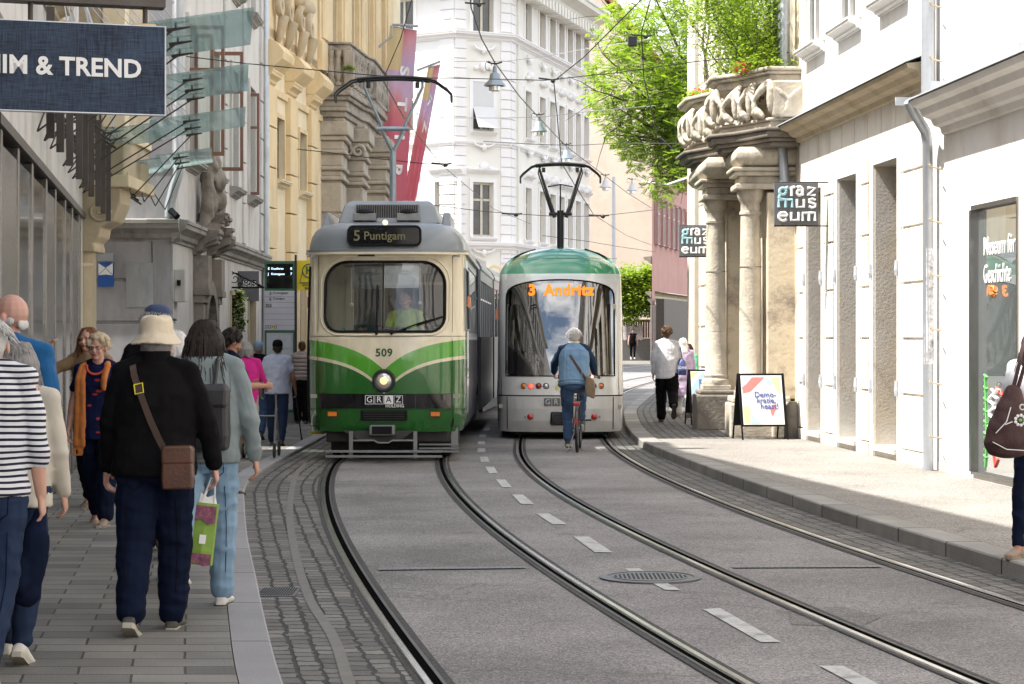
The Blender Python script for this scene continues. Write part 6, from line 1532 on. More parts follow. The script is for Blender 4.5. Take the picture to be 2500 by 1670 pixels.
tall = [-(1+ml)]+[-1.4]+lin(-1, 1, 36)+[1.4, 1+ml]
m = MB(); grid(m, MS, tall, [.12, .2, .3, .5, .66, .70]); m.build('lower_body', 'tram_silver', T2, smooth=35, **K)
m = MB(); patch(m, MS, -1.5, 1.5, .695, .722, -.012, 40, 1); m.build('panel_gap', 'black', T2, **K)
m = MB(); grid(m, MS, [t for t in tall if abs(t) <= 1.5], [2.62, 2.66, 2.70]); m.build('white_band', 'tram_white', T2, smooth=35, **K)
m = MB(); zz = [2.70, 2.8, 2.88, 2.95, 3.01, 3.06, 3.10, 3.13, 3.15, 3.165, 3.175]; grid(m, MS, tall, zz); P_ = [MS(t, 3.175) for t in tall]; m.add([tuple(p) for p in P_], [tuple(range(len(P_)))]); m.v = [V((p.x, p.y, p.z-.30*abs(p.x)**2.6*max(0, p.z-2.7)/.47)) for p in m.v]; o = m.build('roof', 'tram_green', T2, smooth=40, **K); weld(o)
m = MB(); patch(m, MS, -.86, .86, 2.955, 2.962, .003, 30, 1); m.build('roof_seam', 'gloss_black', T2, **K)
for g in (1, -1):
    m = MB(); a, b = (1.0, 1+ml) if g > 0 else (-1-ml, -1.0); grid(m, MS, lin(a, b, 4), [.72, 1.2]); grid(m, MS, lin(a, b, 4), [2.3, 2.70]); m.build('side_panel', 'tram_grey', T2, **K)
    m = MB(); grid(m, MS, lin(a, b, 4), [1.2, 1.4, 1.9, 2.3]); m.build('side_window', 'gloss_black', T2, **K)
m = MB(); filled(m, MS, wl, (0, 1.8), -.006, rings=22, n=150); m.build('rear_window', 'tramwin', T2, smooth=40, **K)
# black frit round the clear pane: side bars, header, base line
m = MB()
def fr(x0, x1, z0, z1, off=-.004): patch(m, MS, MS.tx(x0), MS.tx(x1), z0, z1, off, 6, 6)
fr(-.885, -.72, 1.03, 1.06); fr(-.885, .885, 1.03, 1.055); fr(-.75, -.70, 1.05, 2.20); fr(.78, .83, 1.05, 2.20); m.build('window_bars', 'gloss_black', T2, smooth=40, each=False, **K)
m = MB(); hp = [(x, z) for x, z in wl if z >= 2.3]; hp = [(.885, 2.17)]+hp+[(-.885, 2.17)]; filled(m, MS, hp, (0, 2.33), -.018, rings=4); glass('header', (.02, .02, .022), .10); m.build('display_header', 'gloss_black', T2, smooth=40, **K)
m = MB(); 
disp = root
for t_, x, al in (('3', -.46, 'CENTER'), ('Andritz', -.26, 'LEFT')):
    me = text_mesh(t_, .25, bold=.045, extr=.001, align=al, sx=.96, space=1.1)
    for v in me.vertices:
        p = MS.X(x+v.co.x, 2.42+v.co.y, .004+v.co.z); v.co = p
    me.materials.clear(); me.materials.append(MATS['led']); 
    for p in me.polygons: p.material_index = 0
    o = bpy.data.objects.new('display_text', me); COL.objects.link(o); o.parent = T2
m = MB(); loop_tube(m, MS, wl, .002, .010); m.build('window_seal', 'black', T2, smooth=60, **K)
# inside of the rear car
m = MB(); m.box(-1.0, 1.0, .3, 8, .5, .56); m.box(-1.0, 1.0, .75, 8, 2.62, 2.66); m.box(-1, 1, 7.5, 7.6, .5, 2.6); m.build('saloon', 'interior', T2, **K)
for x0, x1 in ((-.86, -.76), (.84, .92), (-.70, -.63), (.70, .77)):
    m = MB(); m.box(x0, x1, .45, .55, 1.0, 2.2); m.build('inner_post', 'interior_cream', T2, bevel=.01, **K)
m = MB(); m.box(-.62, .68, .30, .62, .56, 1.16); m.build('rear_ledge', 'interior_cream', T2, bevel=.03, **K)
for x in (-.38, .38): m = MB(); m.box(x-.24, x+.24, .75, .85, .9, 1.45); m.box(x-.24, x+.24, .85, 1.3, .9, 1.0); m.build('seat', 'seat_green', T2, bevel=.03, **K)
for x, mt in ((-.59, 'lens_orange'), (-.47, 'red_on'), (-.35, 'lens_red'), (-.23, 'lens_clear'), (.66, 'lens_orange'), (.54, 'lens_red')):
    y = MS.X(x, .87).y; m = MB(); m.lathe([(.050, .02), (.050, -.008), (.042, -.014), (.040, 0)], (x, y, .87), 18, 'y'); f = m.build('tail_lamp', 'chassis', T2, smooth=40, **K)
    m = MB(); m.lathe([(.041, -.002), (.03, -.012), (.002, -.016)], (x, y, .87), 16, 'y'); m.build('lens', mt, f, smooth=60, **K)
for x, g in ((-.485, -1), (.55, 1)):
    y = MS.X(x, .37).y; m = MB(); m.lathe([(.052, .02), (.052, -.010), (.03, -.02), (.002, -.022)], (x, y, .37), 18, 'y'); m.build('fog_lamp', 'lens_red', T2, smooth=60, **K); m = MB(); m.lathe([(.018, .01), (.018, -.01), (.002, -.012)], (x+g*.085, y+.005, .37), 10, 'y'); m.build('reflector', 'alu', T2, **K)
m = MB(); y = MS.X(0, .35).y; m.box(-.165, .165, y-.02, y+.05, .23, .47); f = m.build('rear_grille', 'gloss_black', T2, bevel=.03, **K); m = MB()
for k in range(6): m.box(-.14, .14, y-.028, y-.02, .26+k*.035, .268+k*.035)
m.build('grille_bars', 'chassis', f, **K)
y = MS.X(0, .625).y; logo_graz(T2, -.0, y-.004, .61, .125, 'tram_white', 'board_grey', solid=9)
text('6', .12, 'yel_paint', T2, (-.055, MS.X(0, .84).y-.006, .84), world=False, bold=.02, name='fleet_number')
for g in (-1, 1): m = MB(); m.tube([MS.X(g*.86, z, .004) for z in lin(.16, .69, 6)], .008, 5); m.build('corner_seam', 'chassis', T2, **K)
m = MB(); m.box(-.8, .8, .9, 8.2, .04, .3); m.build('underframe', 'chassis', T2, **K)
for x in (-.8, .8): m = MB(); m.lathe([(.26, -.05), (.28, 0), (.26, .05)], (x, 2.2, .28), 18, 'x'); m.build('wheel', 'chassis', T2, smooth=40, **K)
m = MB(); p = MS(-1.02, 2.04, .03); m.box(p.x-.02, p.x+.02, p.y-.05, p.y+.05, 1.95, 2.13); m.build('side_marker', 'lens_orange', T2, **K)
panto(T2, .01, 2.7, 3.3, 4.66, .70, .37, 'wire', dual=False, mw=.06)
# ================================================================= PEOPLE
def skinmat(name, c):
    m, nt, b = newmat(name); L = nt.links.new
    t = N(nt, 'ShaderNodeTexCoord'); n = N(nt, 'ShaderNodeTexNoise', i_Scale=18.0, i_Detail=4.0); L(t.outputs['Object'], n.inputs[0])
    mr = N(nt, 'ShaderNodeMixRGB'); mr.inputs[1].default_value = rgba(c, .85); mr.inputs[2].default_value = (c[0]*1.12, c[1]*.98, c[2]*.92, 1); L(n.outputs[0], mr.inputs[0]); L(mr.outputs[0], b.inputs[0])
    sp(b, 'Roughness', .5); sp(b, 'Subsurface Weight', .12); sp(b, 'Subsurface Radius', (.02, .008, .004))
skinmat('skin', (.48, .27, .19)); skinmat('skin_pale', (.55, .34, .26)); skinmat('skin_tan', (.34, .18, .115)); skinmat('skin_pink', (.55, .33, .27))
def cloth(name, c, rough=.85, weave=260, wr=.5, var=.12, sheen=None, fade=None):
    sheen = (.12 if max(c) > .1 else 0) if sheen is None else sheen
    m, nt, b = newmat(name); L = nt.links.new; sp(b, 'Roughness', rough); sp(b, 'Sheen Weight', sheen); sp(b, 'Specular IOR Level', .22 if max(c) > .05 else .06)
    t = N(nt, 'ShaderNodeTexCoord'); n = N(nt, 'ShaderNodeTexNoise', i_Scale=5.0, i_Detail=7.0); L(t.outputs['Object'], n.inputs[0])
    mr = N(nt, 'ShaderNodeMixRGB'); mr.inputs[1].default_value = rgba(c, 1-var); mr.inputs[2].default_value = rgba(fade or c, 1+var); L(n.outputs[0], mr.inputs[0]); L(mr.outputs[0], b.inputs[0])
    mp = N(nt, 'ShaderNodeMapping'); mp.inputs['Scale'].default_value = (1, 1, .45); mp.inputs['Rotation'].default_value = (0, .5, .2); L(t.outputs['Object'], mp.inputs[0])
    w = N(nt, 'ShaderNodeTexNoise', i_Scale=7.0, i_Detail=2.0, i_Distortion=.35); L(mp.outputs[0], w.inputs[0])
    b1 = N(nt, 'ShaderNodeBump'); b1.inputs['Strength'].default_value = wr*.8; b1.inputs['Distance'].default_value = .04; L(w.outputs[0], b1.inputs['Height'])
    f = N(nt, 'ShaderNodeTexNoise', i_Scale=float(weave), i_Detail=1.0); L(t.outputs['Object'], f.inputs[0])
    b2 = N(nt, 'ShaderNodeBump'); b2.inputs['Strength'].default_value = .25; b2.inputs['Distance'].default_value = .003; L(f.outputs[0], b2.inputs['Height']); L(b1.outputs[0], b2.inputs['Normal']); L(b2.outputs[0], b.inputs['Normal'])
    return m, nt, b, t
cloth('c_black', (.007, .0065, .0075)); cloth('c_navy', (.007, .011, .028), wr=.8); cloth('c_jeans', (.035, .07, .15), wr=.6, fade=(.05, .10, .20)); cloth('c_jeans_light', (.16, .27, .40), wr=.6, fade=(.26, .38, .50)); cloth('c_jeans_dark', (.012, .024, .058), wr=.6)
cloth('c_greyblue', (.15, .185, .19), wr=.7, fade=(.22, .26, .27)); cloth('c_blue', (.012, .10, .26)); cloth('c_cream', (.52, .48, .41), weave=90); cloth('c_tan', (.27, .18, .10)); cloth('c_pink', (.55, .02, .22)); cloth('c_white', (.62, .63, .68), wr=.8)
cloth('c_whiteblue', (.46, .50, .62), wr=.8); cloth('c_puffer', (.30, .25, .22)); cloth('c_lilac', (.42, .33, .46)); cloth('c_lime', (.42, .62, .12)); cloth('c_denim', (.10, .19, .33), fade=(.20, .32, .45), wr=.7); cloth('c_darkblue', (.015, .035, .075)); cloth('c_scarf', (.50, .17, .045), wr=.9)
cloth('c_capblue', (.035, .055, .12)); cloth('c_hat', (.58, .50, .38), wr=.4); cloth('c_capsky', (.20, .30, .42)); cloth('c_floral', (.34, .29, .24), var=.4); cloth('c_skirt', (.05, .05, .055), var=.7); cloth('c_green', (.10, .42, .25)); cloth('c_wscarf', (.72, .70, .68))
pmat('leather', (.085, .032, .017), .33, 0, .3, 9, .15, 60, coat=.2); pmat('leather_dark', (.055, .028, .02), .45, 0, .2, 9, .15, 60); pmat('pack', (.016, .016, .019), .5, 0, .15, 9, .15, 90); pmat('bag_canvas', (.21, .15, .10), .7, 0, .2, 7, .3, 50); pmat('bag_maroon', (.055, .022, .022), .7, 0, .15, 7, .3, 50)
pmat('shoe_black', (.02, .02, .022), .5, 0, .1, 9, .1); pmat('shoe_white', (.60, .58, .54), .6, 0, .08, 9, .1); pmat('shoe_beige', (.27, .205, .155), .7, 0, .12, 9, .2); pmat('sole', (.42, .39, .33), .8, 0, .1, 9, .1); pmat('sole_dark', (.07, .06, .05), .8, 0, .1, 9, .1); pmat('shoe_grey', (.06, .058, .05), .7, 0, .12, 9, .2)
def hairmat(name, c, var=.3):
    m, nt, b = newmat(name); L = nt.links.new; sp(b, 'Roughness', .6); sp(b, 'Specular IOR Level', .25)
    t = N(nt, 'ShaderNodeTexCoord'); mp = N(nt, 'ShaderNodeMapping'); mp.inputs['Scale'].default_value = (1, 1, .12); L(t.outputs['Object'], mp.inputs[0])
    n = N(nt, 'ShaderNodeTexNoise', i_Scale=130.0, i_Detail=3.0, i_Distortion=.6); L(mp.outputs[0], n.inputs[0])
    mr = N(nt, 'ShaderNodeMixRGB'); mr.inputs[1].default_value = rgba(c, 1-var); mr.inputs[2].default_value = rgba(c, 1+var); L(n.outputs[0], mr.inputs[0]); L(mr.outputs[0], b.inputs[0])
    bp = N(nt, 'ShaderNodeBump'); bp.inputs['Strength'].default_value = .8; bp.inputs['Distance'].default_value = .01; L(n.outputs[0], bp.inputs['Height']); L(bp.outputs[0], b.inputs['Normal'])
hairmat('h_dark', (.022, .015, .013)); hairmat('h_brown', (.10, .055, .03)); hairmat('h_grey', (.24, .23, .225)); hairmat('h_silver', (.50, .49, .48)); hairmat('h_blond', (.52, .42, .29)); hairmat('h_red', (.16, .065, .03)); hairmat('h_white', (.62, .60, .58))
emat('eye_dark', (0, 0, 0), 0, (.02, .015, .012)); pmat('eye_white', (.7, .68, .66), .3, 0, 0, 1, 0); pmat('lip', (.42, .12, .11), .5, 0, 0, 1, 0)
# patterned cloths
m_, nt_, b_, t_ = cloth('c_stripe', (.7, .7, .72), wr=.6)
s_ = N(nt_, 'ShaderNodeSeparateXYZ'); nt_.links.new(t_.outputs['Object'], s_.inputs[0])
n_ = N(nt_, 'ShaderNodeTexNoise', i_Scale=2.2, i_Detail=2.0); nt_.links.new(t_.outputs['Object'], n_.inputs[0])
a_ = N(nt_, 'ShaderNodeMath', operation='MULTIPLY_ADD'); a_.inputs[1].default_value = .05; nt_.links.new(n_.outputs[0], a_.inputs[0]); nt_.links.new(s_.outputs[2], a_.inputs[2])
q_ = N(nt_, 'ShaderNodeMath', operation='MULTIPLY'); q_.inputs[1].default_value = 2*PI/.0285; nt_.links.new(a_.outputs[0], q_.inputs[0])
w_ = N(nt_, 'ShaderNodeMath', operation='SINE'); nt_.links.new(q_.outputs[0], w_.inputs[0]); g_ = N(nt_, 'ShaderNodeMath', operation='GREATER_THAN'); g_.inputs[1].default_value = .25; nt_.links.new(w_.outputs[0], g_.inputs[0])
x_ = N(nt_, 'ShaderNodeMixRGB'); x_.inputs[1].default_value = (.66, .66, .70, 1); x_.inputs[2].default_value = (.012, .014, .03, 1); nt_.links.new(g_.outputs[0], x_.inputs[0]); nt_.links.new(x_.outputs[0], b_.inputs[0])
m_, nt_, b_, t_ = cloth('c_print', (.01, .013, .05), wr=.5)
v_ = N(nt_, 'ShaderNodeTexVoronoi', i_Scale=12.0); mp_ = N(nt_, 'ShaderNodeMapping'); mp_.inputs['Scale'].default_value = (.6, .6, 1.4); nt_.links.new(t_.outputs['Object'], mp_.inputs[0]); nt_.links.new(mp_.outputs[0], v_.inputs[0])
r_ = N(nt_, 'ShaderNodeValToRGB'); r_.color_ramp.interpolation = 'CONSTANT'; r_.color_ramp.elements[0].color = (.45, .05, .03, 1); r_.color_ramp.elements[1].position = .20; r_.color_ramp.elements[1].color = (.011, .014, .055, 1); nt_.links.new(v_.outputs[0], r_.inputs[0]); nt_.links.new(r_.outputs[0], b_.inputs[0])

class Pose: pass
def person(label, px, ytop, Y, z0=.05, rz=0, H=None, X=None, legs=((14, 6), (-12, 22)), arms=((8, 8, 12), (-8, 8, 10)), lean=3, head=(0, 0), fat=1.0, skin='skin',
           top=('c_black', 'long', .0), bottom=('c_navy', 'trousers', 1.0), shoes=('shoe_black', 'sole_dark'), hair=('short', 'h_grey'), vox=.012, face=False, hz=None, hd=0.0, hat=False, group=None, headx=0, zroot=None, name='person', twist=(0, 0), neck=0):
    X = (px-1250)/FP*Y if X is None else X
    if H is None: H = CAMZ-z0-(ytop-HZ)*Y/FP
    k = H/(1.75-hd)
    rt = None
    S = {}
    def rot(v, a):  # swing forward (about x)
        return V((v[0], math.sin(a), -math.cos(a)))
    # legs
    J = []
    for g, (th, kn) in zip((-1, 1), legs):
        a, b = R(th), R(th-kn); d1 = V((0, math.sin(a), -math.cos(a))); d2 = V((0, math.sin(b), -math.cos(b)))
        J.append((g, d1*.43, d2*.41, b))
    if hz is None: hz = max(-(d1.z+d2.z) for _, d1, d2, _ in J)+.085
    else: hz = hz/k
    hip = V((0, 0, hz)); u = V((0, math.sin(R(lean)), math.cos(R(lean)))); fw = V((0, u.z, -u.y))
    legp = []
    for g, d1, d2, b in J:
        h = hip+V((g*.092, 0, -.02)); kn = h+d1+V((g*.005, 0, 0)); an = kn+d2+V((-g*.012, 0, 0)); legp.append((h, kn, an, b, g))
    sh = [hip+u*.478+V((g*(.160+.020*fat), -.005, 0)) for g in (-1, 1)]
    nb = hip+u*.545; hc = hip+u*(.675-hd)+V((0, .02+neck+hd*.3, 0)); armp = []
    for g, sp0, A in zip((-1, 1), sh, arms):
        sw, out, el = A[:3]; inn = A[3] if len(A) > 3 else 0
        d1 = V((g*math.sin(R(out)), math.sin(R(sw))*math.cos(R(out)), -math.cos(R(sw))*math.cos(R(out)))); s2 = sw+el
        d2 = V((g*math.sin(R(out*.5-inn)), math.sin(R(s2))*math.cos(R(inn)), -math.cos(R(s2))*math.cos(R(inn)))).normalized()
        e = sp0+d1*.285; w = e+d2*.245; armp.append((sp0, e, w, d2, g))
    hr = Matrix.Rotation(R(head[0]), 3, 'Z') @ Matrix.Rotation(R(-head[1]), 3, 'X')
    def HP(p): return hc+hr @ V(p)
    ft = math.sqrt(fat)
    # ---- continuous body
    m = MB()
    lk = .80 if (bottom and bottom[1] != 'short') else 1.0
    def tors(rows, mm, extra=1.0):
        rings = []
        for t, rx, ry, yo in rows:
            c = hip+u*t+fw*yo; rings.append([c+V((rx*extra*math.cos(a), 0, 0))+fw*(ry*extra*math.sin(a)) for a in [2*PI*i/20 for i in range(20)]])
        mm.loft(rings)
    tors([(-.10, .10, .08, 0), (-.04, .15, .10, 0), (.06, .15, .10, 0), (.16, .13, .09, 0), (.30, .155, .105, 0), (.42, .17, .10, 0), (.49, .16, .085, 0), (.53, .09, .06, 0)], m, .88)
    m.cap(nb-u*.06, .060, hc-u*.05, .052)
    m.ell(HP((0, -.008, .025)), (.073, .092, .092), hr); m.ell(HP((0, .018, -.035)), (.058, .072, .075), hr); m.ell(HP((0, .058, -.082)), (.030, .028, .022), hr)
    m.cap(HP((0, .085, .012)), .008, HP((0, .105, -.024)), .014)
    for g in (-1, 1):
        m.ell(HP((g*.078, -.002, -.012)), (.010, .022, .032), hr); m.ell(HP((g*.037, .07, -.03)), (.022, .018, .02), hr); m.ell(HP((g*.03, .080, .022)), (.026, .012, .010), hr)
    m.cap(HP((-.018, .089, -.052)), .007, HP((.018, .089, -.052)), .007)
    for h, kn, an, b, g in legp:
        m.cap(h, .082*lk, kn, .056*lk); m.cap(kn, .056*lk, kn.lerp(an, .35)+V((0, -.012, 0)), .054*lk); m.cap(kn.lerp(an, .35)+V((0, -.012, 0)), .054*lk, an, .036); m.cap(an, .034, an+V((0, .08*math.cos(b), -.05+.08*math.sin(b))), .03)
    hands = []
    for s0, e, w, d, g in armp:
        m.cap(s0, .046, e, .038); m.cap(e, .040, e.lerp(w, .3), .040); m.cap(e.lerp(w, .3), .040, w, .026)
        lat = V((0, 1, 0)); 
        if abs(d.y) > .75: lat = V((0, 0, 1))
        lat = (lat-d*lat.dot(d)).normalized(); nn = d.cross(lat); nn = nn if nn.x*g < 0 else -nn
        m.loft([[w+d*t+lat*(wd*math.cos(a))+nn*(th_*math.sin(a)) for a in [2*PI*i/12 for i in range(12)]] for t, wd, th_ in ((-.02, .026, .022), (.0, .027, .02), (.03, .036, .017), (.06, .041, .016), (.085, .040, .014), (.098, .034, .010))])
        for i in range(4):
            fl = (.068, .078, .074, .056)[3-i] ; p = w+d*.088+lat*((i-1.5)*.0195); c1 = R(22 if len(A) else 22); q = d
            for sgm, cv in ((.42, .45), (.33, .95), (.25, 1.35)):
                q = (d*math.cos(cv)+nn*math.sin(cv)).normalized(); p2 = p+q*fl*sgm; m.cap(p, .0092, p2, .0082, seg=8); p = p2
        p = w+d*.028+lat*.034; p1 = p+(d*.75+lat*.6+nn*.35).normalized()*.036; p2 = p1+(d*.95+lat*.1+nn*.4).normalized()*.028; m.cap(p-lat*.012, .013, p1, .0105, seg=8); m.cap(p1, .0105, p2, .009, seg=8)
        hands.append(w+d*.10+nn*.02)
    def sc(mm): mm.v = [p*k for p in mm.v]; return mm
    tmp = bpy.data.objects.new('hold', None); 
    body = remesh(sc(m), name, skin, None, vox*(.62 if vox < .016 else .8), 2)
    rt = body; zr = (zroot if zroot is not None else z0)
    rt.location = (X, Y, zr); rt.rotation_euler = (0, 0, R(rz)); tag(rt, label, 'person', group)
    INV[rt.name] = (Matrix.Translation(V(rt.location)) @ Matrix.Rotation(R(rz), 4, 'Z')).inverted()
    sd = abs(hash(label)) % 97 if False else sum(map(ord, label)) % 97
    # ---- top
    if top:
        mt, slv, drop = top[:3]; m = MB(); f = fat; loose = top[3] if len(top) > 3 else 1.0
        bt = -.02-drop
        rows = [(bt, .188, .142, -.004), (bt+.04, .19, .142, -.004)] if drop >= 0 else [(bt, .16, .115, 0)]
        if bt < .0: rows += [(.02, .186, .138, -.003)]
        rows += [(.12, .168*loose, .122*loose, 0), (.24, .168*loose, .122*loose, .0), (.36, .182, .124, 0), (.43, .182, .115, -.005), (.485, .150, .098, -.008), (.525, .105, .080, -.008), (.555, .076, .068, -.004)]
        rows = [(t, rx*(1+(f-1)*(1 if t < .4 else .5)), ry*(1+(f-1)*1.25*(1 if t < .4 else .5)), yo) for t, rx, ry, yo in rows]; tors(rows, m)
        for s0, e, w, d, g in armp:
            r0, r1, r2 = .070*ft, .056*ft, .046*ft
            if slv != 'none': m.cap(s0+V((-g*.012, 0, -.012)), r0*.9, s0.lerp(e, .55), r1*1.06)
            m.cap(nb+V((g*.03, -.01, .0)), .05, s0+V((0, -.005, .012)), .052*ft)
            if slv in ('long', 'elbow', 'half'): m.cap(s0.lerp(e, .5), r1*1.06, e, r1)
            if slv == 'long': m.cap(e, r1, w-d*.015, r2*.9); m.cap(w-d*.05, r2*1.0, w-d*.012, r2*.86)
            if slv == 'half': m.cap(e, r1, e.lerp(w, .35), r1*.95)
        o = remesh(sc(m), 'top', mt, rt, vox, 2, .017*k, 5.5, (1.0, 1.0, 1.25), seed=sd); S['top'] = o
    if bottom:
        mt, kind, wd = bottom[:3]; m = MB(); f = 1+(fat-1)*.7
        tors([(-.13, .10*f, .10*f, -.0), (-.09, .155*f, .125*f, -.01), (-.02, .168*f, .122*f, -.008), (.08, .155*f, .112*f, 0)], m)
        if kind == 'skirt':
            hem = -.62*wd
            tors([(hem, .23, .20, 0), (hem*.6, .21, .17, 0), (-.2, .19, .15, -.01), (0, .165, .12, 0)], m)
        else:
            end = 1.0 if kind == 'trousers' else .55
            for h, kn, an, b, g in legp:
                m.cap(h+V((0, -.01, 0)), .098*f, h.lerp(kn, .5), .082*f*wd); m.cap(h.lerp(kn, .5), .082*f*wd, kn, .066*f*wd)
                a2 = kn.lerp(an, end)+(kn-an).normalized()*.035; m.cap(kn, .066*f*wd, kn.lerp(a2, .5), .062*f*wd); m.cap(kn.lerp(a2, .5), .062*f*wd, a2, .056*f*wd)
        o = remesh(sc(m), 'trousers' if kind != 'skirt' else 'skirt', mt, rt, vox, 2, .017*k, 6.5, (.9, .9, 1.5), seed=sd+5); S['bottom'] = o
    if shoes:
        for h, kn, an, b, g in legp:
            bb = b if b < 0 else b*.5; fd = V((0, math.cos(bb), math.sin(bb))); up_ = V((0, -math.sin(bb), math.cos(bb))); hl_ = an+up_*(-.078)-fd*.05; m = MB(); rows = []
            for t, w_, z_ in ((-.015, .026, .05), (.0, .034, .075), (.05, .037, .095), (.10, .038, .08), (.15, .043, .062), (.19, .045, .05), (.235, .036, .038), (.262, .018, .022)):
                c = hl_+fd*t+V((g*.012*t/.2, 0, 0)); rows.append([c+V((w_*math.cos(a), 0, 0))+up_*(max(.006, z_*.5+z_*.5*math.sin(a)) if z_ else 0) for a in [2*PI*i/14 for i in range(14)]])
            m.loft(rows); s_o = sc(m).build('shoe', shoes[0], rt, smooth=60, world=False)
            m = MB(); out = []
            for t, w_ in ((-.022, .024), (0, .036), (.06, .036), (.11, .037), (.16, .046), (.2, .047), (.24, .040), (.268, .02)): out.append((t, w_))
            lo = [hl_+fd*t+V((w_, 0, 0)) for t, w_ in out]+[hl_+fd*t-V((w_, 0, 0)) for t, w_ in out[::-1]]; n = len(lo)
            m.add([p-up_*.008 for p in lo]+[p+up_*.022 for p in lo], [tuple(range(n))[::-1], tuple(range(n, 2*n))]+[(i, (i+1) % n, n+(i+1) % n, n+i) for i in range(n)]); sc(m).build('sole', shoes[1], s_o, world=False)
    # ---- hair
    st, hm = hair
    if st:
        m = MB(); hv = max(vox*.7, .008)
        def e(p, r): m.ell(HP(p), r, hr)
        if st in ('short', 'curly', 'bob', 'long', 'puffy', 'bun'): e((0, -.018, .035), (.080, .095, .090)); e((0, -.055, -.01), (.070, .052, .070))
        if st == 'bald': 
            for g in (-1, 1): e((g*.064, -.036, -.02), (.010, .030, .022))
            e((0, -.076, -.035), (.050, .016, .030))
        if st == 'thin': e((0, -.05, .01), (.078, .062, .085)); [e((g*.066, -.012, .0), (.018, .04, .045)) for g in (-1, 1)]
        if st == 'curly' or st == 'puffy':
            rr = random.Random(sd)
            for i in range(60):
                a, b = rr.uniform(0, 2*PI), rr.uniform(-.3, 1.4); p = V((.090*math.cos(a)*math.cos(b), -.02+.10*math.sin(a)*math.cos(b), .03+.10*math.sin(b)))
                if p.y < .055 or p.z > .085: e(p, (.026, .026, .026))
        if st in ('bob', 'long'):
            n = -.085 if st == 'bob' else -.17
            for a in range(-10, 11):
                t = a/10*PI*.62; x, y = .078*math.sin(t), -.02-.075*math.cos(t); q_ = HP((x*1.12, y*1.12, .0)); m.cap(HP((x*.55, y*.6, .088)), .030, q_, .032, seg=8); m.cap(q_, .032, HP((x*1.22, y*1.08-.004, n+.02*math.cos(t*5))), .022, seg=8)
        if st == 'bun': e((0, -.09, .07), (.04, .04, .04))
        remesh(sc(m), 'hair', hm, rt, hv, 1, .002 if st == 'bald' else .007 if st in ('bob', 'long', 'short', 'thin') else .010, 22, (1, 1, .35) if st in ('bob', 'long') else (1, 1, 1), seed=sd)
    if vox < .0125 and not hat and st in ('bob', 'long', 'short', 'thin', 'puffy', 'curly'):
        m = MB(); rr = random.Random(sd+3); ln = {'bob': .13, 'long': .22}.get(st, .05)
        for i in range(260 if ln > .1 else 200):
            a = rr.uniform(0, 2*PI); b = rr.uniform(-.1, 1.35)
            p = V((.088*math.cos(a)*math.cos(b), -.022+.102*math.sin(a)*math.cos(b), .03+.098*math.sin(b)))
            if (p.y > .045 and p.z < .09) or (ln > .1 and p.y > .01): continue
            d = V((p.x*1.2, (p.y+.02)*1.2, -.06)).normalized() if ln < .1 else V((p.x*.8, (p.y+.02)*.6, -.16)).normalized()
            if st in ('puffy', 'curly'): d = (d+V((rr.uniform(-.9, .9), rr.uniform(-.9, .9), rr.uniform(-.4, .9)))).normalized()
            L_ = ln*rr.uniform(.5, 1.15); q = [p+d*L_*t+V((rr.uniform(-.004, .004), rr.uniform(-.004, .004), -L_*.35*t*t)) for t in (0, .4, .75, 1)]
            m.tube([HP(x) for x in q], [.0045, .004, .003, .0012], 3)
        sc(m).build('hair', hm, rt, world=False, each=False)
    if face:
        m = MB(); q = MB(); br = MB()
        for g in (-1, 1):
            m.ell(HP((g*.030, .074, .006)), (.014, .010, .009), hr, 10, 6); q.ell(HP((g*.030, .082, .006)), (.006, .004, .006), hr, 8, 5)
            br.tube([HP((g*.014, .090, .024)), HP((g*.030, .090, .029)), HP((g*.046, .078, .024))], .0032, 5)
        sc(m).build('eyes', 'eye_white', rt, smooth=60, world=False, each=False); sc(q).build('pupils', 'eye_dark', rt, world=False, each=False); sc(br).build('eyebrows', hm if hm != 'h_white' else 'h_silver', rt, world=False, each=False)
        m = MB(); m.tube([HP((-.024, .089, -.050)), HP((-.010, .098, -.048)), HP((0, .099, -.0495)), HP((.010, .098, -.048)), HP((.024, .089, -.050))], [.002, .006, .006, .006, .002], 7); sc(m).build('lips', 'lip', rt, smooth=60, world=False)
    P = Pose(); P.S = S; P.rt, P.k, P.hip, P.u, P.fw, P.hands, P.HP, P.hr, P.hc, P.leg, P.arm, P.sh, P.sc, P.vox, P.fat = rt, k, hip, u, fw, hands, HP, hr, hc, legp, armp, sh, sc, vox, fat
    P.wm = Matrix.Translation((X, Y, zr)) @ Matrix.Rotation(R(rz), 4, 'Z') @ Matrix.Scale(k, 4)
    return P
def W_(P, p): return P.wm @ V(p)
from mathutils.bvhtree import BVHTree
def seams(P, part, lines, mat, r=.0035, off=.001, name='seam'):
    me = P.S[part].data; bv = BVHTree.FromPolygons([v.co.copy() for v in me.vertices], [tuple(p.vertices) for p in me.polygons]); m = MB()
    for L_ in lines:
        pts = []
        for a, b in zip(L_, L_[1:]):
            for i in range(6):
                q = V(a).lerp(V(b), i/6)*P.k; h = bv.ray_cast(V((q.x, -1.2, q.z)), V((0, 1, 0)))
                if h[0]: pts.append(h[0]+V((0, -off, 0)))
        if len(pts) > 2: m.tube(pts, r, 4)
    if m.v: m.build(name, mat, P.rt, world=False, each=False)
